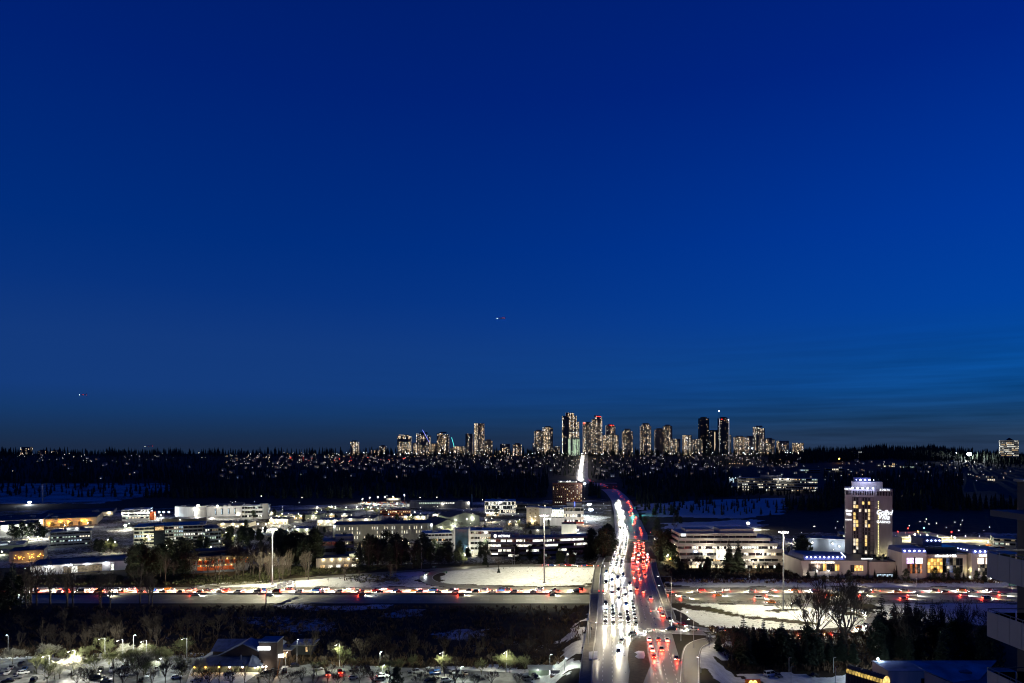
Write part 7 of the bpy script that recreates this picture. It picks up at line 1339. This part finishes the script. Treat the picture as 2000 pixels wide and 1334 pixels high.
T = [(684, 699, 863, 'slim bright tower standing alone, left of the whole cluster', .6, 0, {}), (722, 738, 880, 'low lit tower left of the main cluster, the shorter of the close pair', .4, 0, {}), (740, 753, 872, 'low lit tower left of the main cluster, the taller of the close pair', .42, 2, {}), (776, 803, 849, 'broad lit tower at the left end of the main cluster', .45, 0, dict(step=((0, 1, .94), (.12, .8, 1)))), (806, 821, 865, 'short tower in front of the tower under construction', .5, 2, {}), (813, 840, 847, 'tower under construction behind its blue lit crane', .42, 0, dict(step=((0, .62, 1), (.6, 1, .92)))), (838, 859, 866, 'low wide tower right of the blue lit crane', .45, 2, {}),
     (853, 876, 846, 'stout lit tower left of the teal lit crane', .45, 0, dict(step=((0, 1, .95), (0, .4, 1)))), (885, 910, 872, 'low warm lit tower under the teal lit crane', .5, 2, {}), (909, 923, 847, 'narrow tower just left of the tall bright slab', .45, 0, {}), (926, 946, 827, 'tall bright slab, the highest of the left half of the skyline', .52, 0, dict(crown=2)), (946, 962, 861, 'tower leaning against the right side of the tall bright slab', .4, 2, {}), (977, 996, 867, 'low lit tower between the tall slab and the centre', .4, 0, {}), (1002, 1019, 868, 'low warm lit tower left of the twin slabs', .5, 2, {}),
     (1040, 1050, 866, 'low dim block at the foot of the twin slabs', .35, 0, {}), (1044, 1061, 842, 'left one of the twin slabs', .5, 0, {}), (1060, 1080, 835, 'right one of the twin slabs', .48, 2, {}), (1098, 1131, 806, 'tallest tower of the skyline with a stepped bright crown', .55, 0, dict(step=((0, .85, .93), (.22, .7, 1), (.7, 1, .8)), crown=3)), (1139, 1158, 824, 'tower with a red sign at its top left corner', .45, 0, {}), (1157, 1176, 814, 'high tower with red lamps on its roof right of the red sign', .5, 0, dict(step=((0, 1, .95), (.3, 1, 1)))), (1178, 1208, 850, 'broad lower tower in front of the red lamps', .45, 2, {}), (1184, 1202, 831, 'tower rising behind the broad lower one with red lamps', .42, 0, {}),
     (1216, 1236, 840, 'tower standing alone right of the tallest group', .45, 0, dict(step=((0, 1, .95), (.2, .75, 1)))), (1252, 1272, 829, 'tall evenly lit tower in the middle of the right half', .48, 0, dict(step=((0, 1, .94), (.15, .85, 1)))), (1280, 1298, 839, 'grey mostly dark tower left of the bright topped one', .15, 2, {}), (1297, 1313, 832, 'narrow bright topped tower beside the grey dark one', .42, 0, dict(crown=2)), (1310, 1329, 857, 'low lit block right of the bright topped tower', .45, 0, {}), (1335, 1351, 850, 'warm lit tower left of the dark pair', .6, 2, {}), (1352, 1372, 858, 'low lit block at the foot of the dark pair', .42, 0, {}), (1366, 1385, 817, 'black tall tower with hardly a lit window', .05, 1, {}),
     (1372, 1388, 858, 'lit lower block in front of the black tower', .42, 0, {}), (1389, 1403, 840, 'dark tower with one bright vertical stripe', .04, 1, {}), (1405, 1424, 817, 'tall dark tower with bright edges and red lamps', .08, 1, {}), (1406, 1428, 850, 'lit lower tower in front of the bright edged one', .45, 0, {}), (1436, 1456, 854, 'low lit tower second to the right of the dark pair', .45, 2, {}), (1458, 1476, 854, 'low lit tower with a white lamp beside the right slab', .4, 0, {}), (1475, 1494, 834, 'tall slab at the right end of the skyline', .42, 0, dict(step=((0, 1, .96), (0, .45, 1)))), (1494, 1513, 858, 'low tower right of the tall right slab', .38, 0, {}), (1521, 1541, 861, 'lone low tower, second from the wooded hill', .4, 0, {}), (1552, 1570, 865, 'last low tower before the wooded hill', .5, 2, {}),
     (40, 56, 873, 'slim lit tower far left on the horizon', .45, 0, {}), (73, 88, 881, 'dim low tower second from the far left', .25, 0, {}), (98, 114, 881, 'low tower third from the far left', .35, 0, {}), (132, 145, 885, 'low tower fourth from the far left', .35, 0, {}), (880, 890, 876, 'short dim block left of the narrow tower', .3, 0, {}), (966, 978, 880, 'short dim block right of the leaning tower', .3, 2, {}), (1081, 1094, 872, 'short block between the twin slabs and the tallest tower', .35, 0, {})]
TWR = {}
for i, (a, b_, yt, lab, lt, st, kw) in enumerate(T): TWR[a] = tower(a, b_, yt, lab, lt * .62, st, d=2950 + (i * 37) % 160, **kw)
t, w, H, dp = TWR[1139]; q = MB(); q.box(-w / 2 + 1, -w / 2 + 8, -1, -.4, H - 9, H - 3); q.build('red_sign', glow('red_sign', (1, .05, .03), 5), t)
t, w, H, dp = TWR[1157]
for k in range(4): beacon(t, -2 + k * 5, H + 1)
t, w, H, dp = TWR[1184]
for k in range(3): beacon(t, -3 + k * 7, H + 1)
t, w, H, dp = TWR[1405]; q = MB(); q.box(-w / 2, -w / 2 + 1.2, -1, -.4, 4, H - 2); q.box(w / 2 - 1.2, w / 2, -1, -.4, 4, H - 2); q.build('edge_light', glow('edge_white', (.8, .86, 1), .8), t, kind='stuff'); beacon(t, -10, H - 4); beacon(t, w / 2 - 3, H - 6, LAMPC)
t, w, H, dp = TWR[1389]; q = MB(); q.box(-1, 1.6, -1, -.4, 4, H - 8); q.build('stripe_light', glow('stripe_warm', (1, .75, .45), 1.2), t)
t, w, H, dp = TWR[1458]; beacon(t, 4, H * .45, LAMPC, 2.2, -2)
tower(1110, 1133, 857, 'office block lit pale green at the foot of the tallest tower', .92, 0, 2900, 892, wts=(0, 1, 0, 0), name='office_block')[0]
GRW = glow('office_pale_green', (.75, 1, .68), 1.3, .4, .1); g = bpy.data.objects[[o.name for o in bpy.data.objects if o.name.startswith('office_block')][-1]]
for ch in g.children:
    if ch.name.startswith('lit_windows'): ch.data.materials.clear(); [ch.data.materials.append(GRW) for _ in range(4)]
t, w, h = bld('office_block', 'banded bright office with a dark peaked roof on the right horizon', 1953, 1990, 860, 892, .0, 'office', d=2400, z0=hgt(892, 2400)); strip_block(t, w, h, 26, 9, WL['cream'], (.95, .9, .85, .9, .8, .9, .7, .9, .6), (3, 5, 1, 0, 1, 0), 3.2, .5, units=0, par=1.5)
b = MB(); b.loft([[(-w * .2, 2, h), (w * .25, 2, h), (w * .25, 18, h), (-w * .2, 18, h)], [(-w * .02, 6, h + 9), (w * .02, 6, h + 9), (w * .02, 14, h + 9), (-w * .02, 14, h + 9)]]); b.build('peaked_roof', TW[1], t)
# cranes
def crane(pxa, pya, pxb, pyb, d, label, m):
    xa, za, xb, zb = xat(pxa, d), hgt(pya, d), xat(pxb, d), hgt(pyb, d); zg = hgt(892, d); t = thing('tower_crane', label, 'crane', (xb, d, zg)); b = MB(); b.tube((0, 0, 0), (0, 0, zb - zg), 1.1, n=4); b.build('mast', DARKM, t); b = MB(); b.tube((0, 0, zb - zg), (xa - xb, 0, za - zg), .9, .7, 4); b.build('jib', DARKM, t)
    if m is None: q = MB(); q.ball((xa - xb, -1, za - zg), 1.6, 6, 4); q.build('jib_lamp', LAMPC, t); return
    b = MB(); n = 26
    for k in range(n): f = k / n; b.ball(((xa - xb) * f, -1.4, zb - zg + (za - zb) * f), .85, 5, 4)
    b.build('jib_lights', m, t, kind='stuff')
crane(825, 839, 838, 863, 2900, 'crane with a blue lit slanting jib in front of the left towers', glow('crane_blue', (.2, .25, 1), 4)); crane(882, 854, 887, 872, 2900, 'crane with a teal lit slanting jib between the left towers', glow('crane_teal', (.1, .8, .8), 3)); crane(1404, 803, 1405, 830, 2930, 'thin crane mast with a white lamp above the bright edged tower', None)
t = thing('tower_crane', 'grey tower crane standing before the blue snow fields at far left', 'crane', (xat(83, 1100), 1100, 0)); z = hgt(946, 1100); b = MB(); b.tube((0, 0, -.5), (0, 0, z), 1.1, n=4); b.build('mast', STEEL, t); b = MB(); b.tube((-3, 0, z), (13, 0, z + .8), .7, .4, 4); b.build('jib', STEEL, t)
t = thing('dome_hall', 'low greenish lit dome on the horizon at far left', 'building', (xat(22, 3000), 3000, hgt(896, 3000))); b = MB(); b.ball((0, 0, 0), 18, 12, 6, 0, .45); b.build('dome', glow('dome_glow', (.6, .9, .75), .5, .3, .1), t)
# ------------------------------------------------------------------ houses on the hillside
HB = []
HWALL = mat('house_wall', (.2, .19, .18), .8, .3, .2)
for i in range(5):
    t = thing('hillside_house', 'house', 'house', (0, -300, 0)); w, dd, h = 9 + i * 1.2, 9, 5.4 + (i % 2) * 1.4; gable(t, w, h, h + 2.6, dd, HWALL, ROOF, 'x' if i % 2 else 'y', .5); lw = MB(); r_ = random.Random(i)
    for k in range(2 + i % 2): x = r_.uniform(-w / 2 + 1, w / 2 - 2); z = r_.choice((1, 1, 3.4)); lw.box(x, x + r_.uniform(.5, 1.3), -.1, 0, z, z + 1.1, r_.choice((0, 1, 1, 2, 3)))
    HG = [glow('house_warm', (1, .6, .25), 1.8, .3), glow('house_pale', (1, .85, .6), 2.2, .3), glow('house_white', (.9, .95, 1), 2.2, .3), glow('house_dim', (1, .6, .3), 1.6, .3)]
    lw.build('lit_windows', HG, t, kind='stuff'); HB.append(proto(t))
rr = random.Random(31); HS = []
while len(HS) < 250:
    px = rr.choice((rr.uniform(0, 1000), rr.uniform(380, 1000), rr.uniform(1000, 1570), rr.uniform(1570, 1980))); dd = 1620 * (2880 / 1620) ** rr.random(); x = xat(px, dd)
    if px < 420 and rr.random() < .55: continue
    if px > 1570 and dd > 2250: continue
    if abs(x - float(np.interp(dd, *AVX))) < 34 or any(abs(x - a) < 13 and abs(dd - b) < 13 for a, b, _ in HS): continue
    HS.append((x, dd, px))
HS.sort(key=lambda q: q[2]); towers_ = sorted([(0.5 * (a + b_), lab) for a, b_, yt, lab, *_ in T]); cnt = {}
for i, (x, dd, px) in enumerate(HS):
    pr = HB[i % 5]; zone = 'far left of the skyline' if px < 420 else 'left of the first bright tower' if px < 660 else 'below the left towers' if px < 920 else 'below the towers left of the avenue' if px < 1135 else 'below the towers right of the avenue' if px < 1340 else 'below the dark towers' if px < 1570 else 'on the slope above the casino'
    k = cnt[zone] = cnt.get(zone, -1) + 1; lab = '%s hillside house, %s from the left %s' % (('small', 'tall', 'broad', 'two storey', 'wide')[i % 5], ordn(k), zone)
    z = float(base_z(x, dd)) - .3 + 5.0; o = dup(pr, (x, dd, z - 5.0 + rr.uniform(2, 7)), rr.uniform(-.7, .7), 1.0, lab, 'houses on the hillside')
for t in HB:
    for c in list(t.children): bpy.data.objects.remove(c)
    bpy.data.objects.remove(t)
# street lamps too far and many to single out
def specks(name, n, pxr, Yr, m, seed, label, r=.3, zz=(5, 13)):
    g = np.random.default_rng(seed); k = Yr[0] * (Yr[1] / Yr[0]) ** g.random(n); u = (g.uniform(*pxr, n) - 1000) / F; x = u * k; z = base_z(x, k) + g.uniform(*zz, n); rr_ = r * g.uniform(.55, 1.4, n) * k / 2300
    off = np.array([(1, 0, 0), (0, 1, 0), (-1, 0, 0), (0, -1, 0), (0, 0, 1), (0, 0, -1)]); V = (np.stack([x, k, z], 1)[:, None, :] + off[None] * rr_[:, None, None]).reshape(-1, 3); f = np.array([(0, 1, 4), (1, 2, 4), (2, 3, 4), (3, 0, 4), (1, 0, 5), (2, 1, 5), (3, 2, 5), (0, 3, 5)]); Fc = (f[None] + 6 * np.arange(n)[:, None, None]).reshape(-1, 3)
    return tag(link(name, np_mesh(name, V, Fc, m), kind='stuff'), label, 'street lights')
SPW = glow('far_lamp_white', (1, .9, .72), 14); SPO = glow('far_lamp_warm', (1, .6, .25), 12); SPR = glow('far_lamp_red', (1, .05, .03), 9); SPC = glow('far_lamp_cool', (.8, .9, 1), 14)
specks('distant_street_lights', 330, (430, 1000), (2050, 2950), SPW, 1, 'white street lights sprinkled over the hillside on the left'); specks('distant_street_lights', 300, (1000, 1570), (2000, 2950), SPW, 2, 'white street lights sprinkled under the skyline towers'); specks('distant_street_lights', 200, (430, 1570), (2300, 2950), SPO, 3, 'orange street lights sprinkled over the hillside'); specks('distant_street_lights', 60, (0, 430), (2300, 3000), SPW, 4, 'sparse white lights on the dark far left hill'); specks('distant_street_lights', 60, (1570, 1960), (1500, 2200), SPW, 5, 'sparse lights on the slope above the casino'); specks('distant_street_lights', 70, (600, 1580), (2880, 2960), SPC, 6, 'close row of lights along the feet of the skyline towers', .8); specks('distant_red_lights', 16, (560, 760), (2350, 2700), SPR, 7, 'small red lights scattered on the left hillside', .8); specks('valley_lights', 90, (440, 1180), (720, 1150), SPW, 8, 'small lights among the roofs of the business park', .8, (3, 9)); specks('valley_lights', 40, (1560, 1960), (560, 800), SPW, 9, 'small lights around the casino yards', .9, (2, 6))
def lamp_line(pxa, pya, pxb, pyb, d0, d1, n, m, label, name='distant_street_lights', r=.45):
    mb = MB(); g2 = random.Random(pxa)
    for i in range(n): f = (i + g2.uniform(-.2, .2)) / (n - 1); dd = d0 + (d1 - d0) * f; mb.ball((xat(pxa + (pxb - pxa) * f, dd), dd, hgt(pya + (pyb - pya) * f, dd)), r * g2.uniform(.7, 1.3), 5, 4)
    return tag(mb.build(name, m, kind='stuff'), label, 'street lights')
lamp_line(411, 954, 438, 940, 1750, 2000, 16, SPC, 'slanting line of white lights climbing the dark slope on the left'); lamp_line(716, 923, 748, 911, 2200, 2450, 12, SPW, 'line of white lights along a street on the hillside below the towers'); lamp_line(566, 908, 592, 899, 2450, 2600, 9, SPR, 'cluster of red lights on the left hillside', 'distant_red_lights', .9); lamp_line(775, 899, 790, 895, 2650, 2700, 6, SPR, 'red lights under the left end of the towers', 'distant_red_lights', .9); lamp_line(742, 915, 756, 919, 2300, 2380, 6, SPR, 'red lights beside the hillside street', 'distant_red_lights', .8); lamp_line(1205, 901, 1255, 898, 2600, 2700, 16, SPW, 'row of bright shop lights below the middle towers', 'distant_street_lights', .7); lamp_line(1183, 915, 1195, 908, 2300, 2450, 8, SPO, 'warm lights by the avenue on the hillside', 'distant_street_lights', .6); lamp_line(1420, 905, 1475, 905, 2350, 2400, 12, SPO, 'row of warm lights below the dark towers', 'distant_street_lights', .5)
# lit upper avenue climbing the ridge: closely spaced car lights
g = np.random.default_rng(12); ys = 1700 + 1150 * g.random(260) ** .8; V = []
def beads(name, px_c, n, Yr, side, m, label):
    mb = MB()
    for i in range(n):
        Y = Yr[0] + (Yr[1] - Yr[0]) * (i + g.random()) / n; o = side * g.uniform(1, 11); x = float(np.interp(Y, *AVX)) + o; mb.ball((x, Y, float(base_z(x, Y)) + 1.2), .6 if side < 0 else .3, 5, 4)
    return tag(mb.build(name, m, kind='stuff'), label, 'car lights')
beads('distant_headlights', 0, 150, (1650, 2860), -1, glow('far_headlight', (1, .96, .88), 30), 'stream of far headlights coming down the ridge on the avenue'); beads('distant_tail_lights', 0, 22, (1150, 1700), 1, SPR, 'far red tail lights where the avenue bends into the wood')
for i, Y in enumerate((1800, 1950, 2100, 2280, 2460, 2640, 2800)):  # poles added here; their light stands in for street lamps and headlights
    x = float(np.interp(Y, *AVX)) - 9; zl = float(base_z(x, Y)) + 15; flood(1000 + F * x / Y, HY + F * (CZ - zl) / Y, Y, 'added street lamp over the avenue climbing the ridge, %s up the slope' % ordn(i), 50000, (1, .95, .85), LAMPW, .5, n=1)
# ------------------------------------------------------------------ aircraft low in the sky
def plane(px, py, d, label, s=1.0):
    t = thing('airliner', label, 'aircraft', (xat(px, d), d, hgt(py, d)), .15, 'distant aircraft'); b = MB(); b.loft([[(-18 * s + a, r * math.cos(u), r * math.sin(u)) for u in [2 * PI * k / 8 for k in range(8)]] for a, r in ((0, .2), (3 * s, 1.6 * s), (8 * s, 2 * s), (26 * s, 2 * s), (33 * s, 1.2 * s), (37 * s, .3))]); b.build('fuselage', WL['white'], t); b = MB()
    for k in (-1, 1): b.loft([[(-2 * s, k * 1.5 * s, 0), (5 * s, k * 1.5 * s, 0), (5 * s, k * 1.5 * s, .5), (-2 * s, k * 1.5 * s, .5)], [(7 * s, k * 17 * s, 1), (9 * s, k * 17 * s, 1), (9 * s, k * 17 * s, 1.2), (7 * s, k * 17 * s, 1.2)]])
    b.build('wing', WL['white'], t, kind='stuff'); b = MB(); b.loft([[(12 * s, -.2, 1.5 * s), (17 * s, -.2, 1.5 * s), (17 * s, .2, 1.5 * s), (12 * s, .2, 1.5 * s)], [(16 * s, -.15, 7 * s), (18 * s, -.15, 7 * s), (18 * s, .15, 7 * s), (16 * s, .15, 7 * s)]]); b.build('tail_fin', WL['white'], t)
    for x, y, m in ((-17 * s, 0, LAMPW), (8 * s, -17 * s, REDL), (18 * s, 0, REDL), (0, 0, REDL)): q = MB(); q.ball((x, y, -.8), .7 * s, 6, 4); q.build('navigation_light', m, t)
plane(978, 621.5, 2600, 'small airliner with red lights high above the towers', .8); plane(162, 771, 3200, 'faint airliner low over the left horizon', .9); plane(290, 871, 3600, 'airliner with white and red lights just above the left ridge', 1.0)
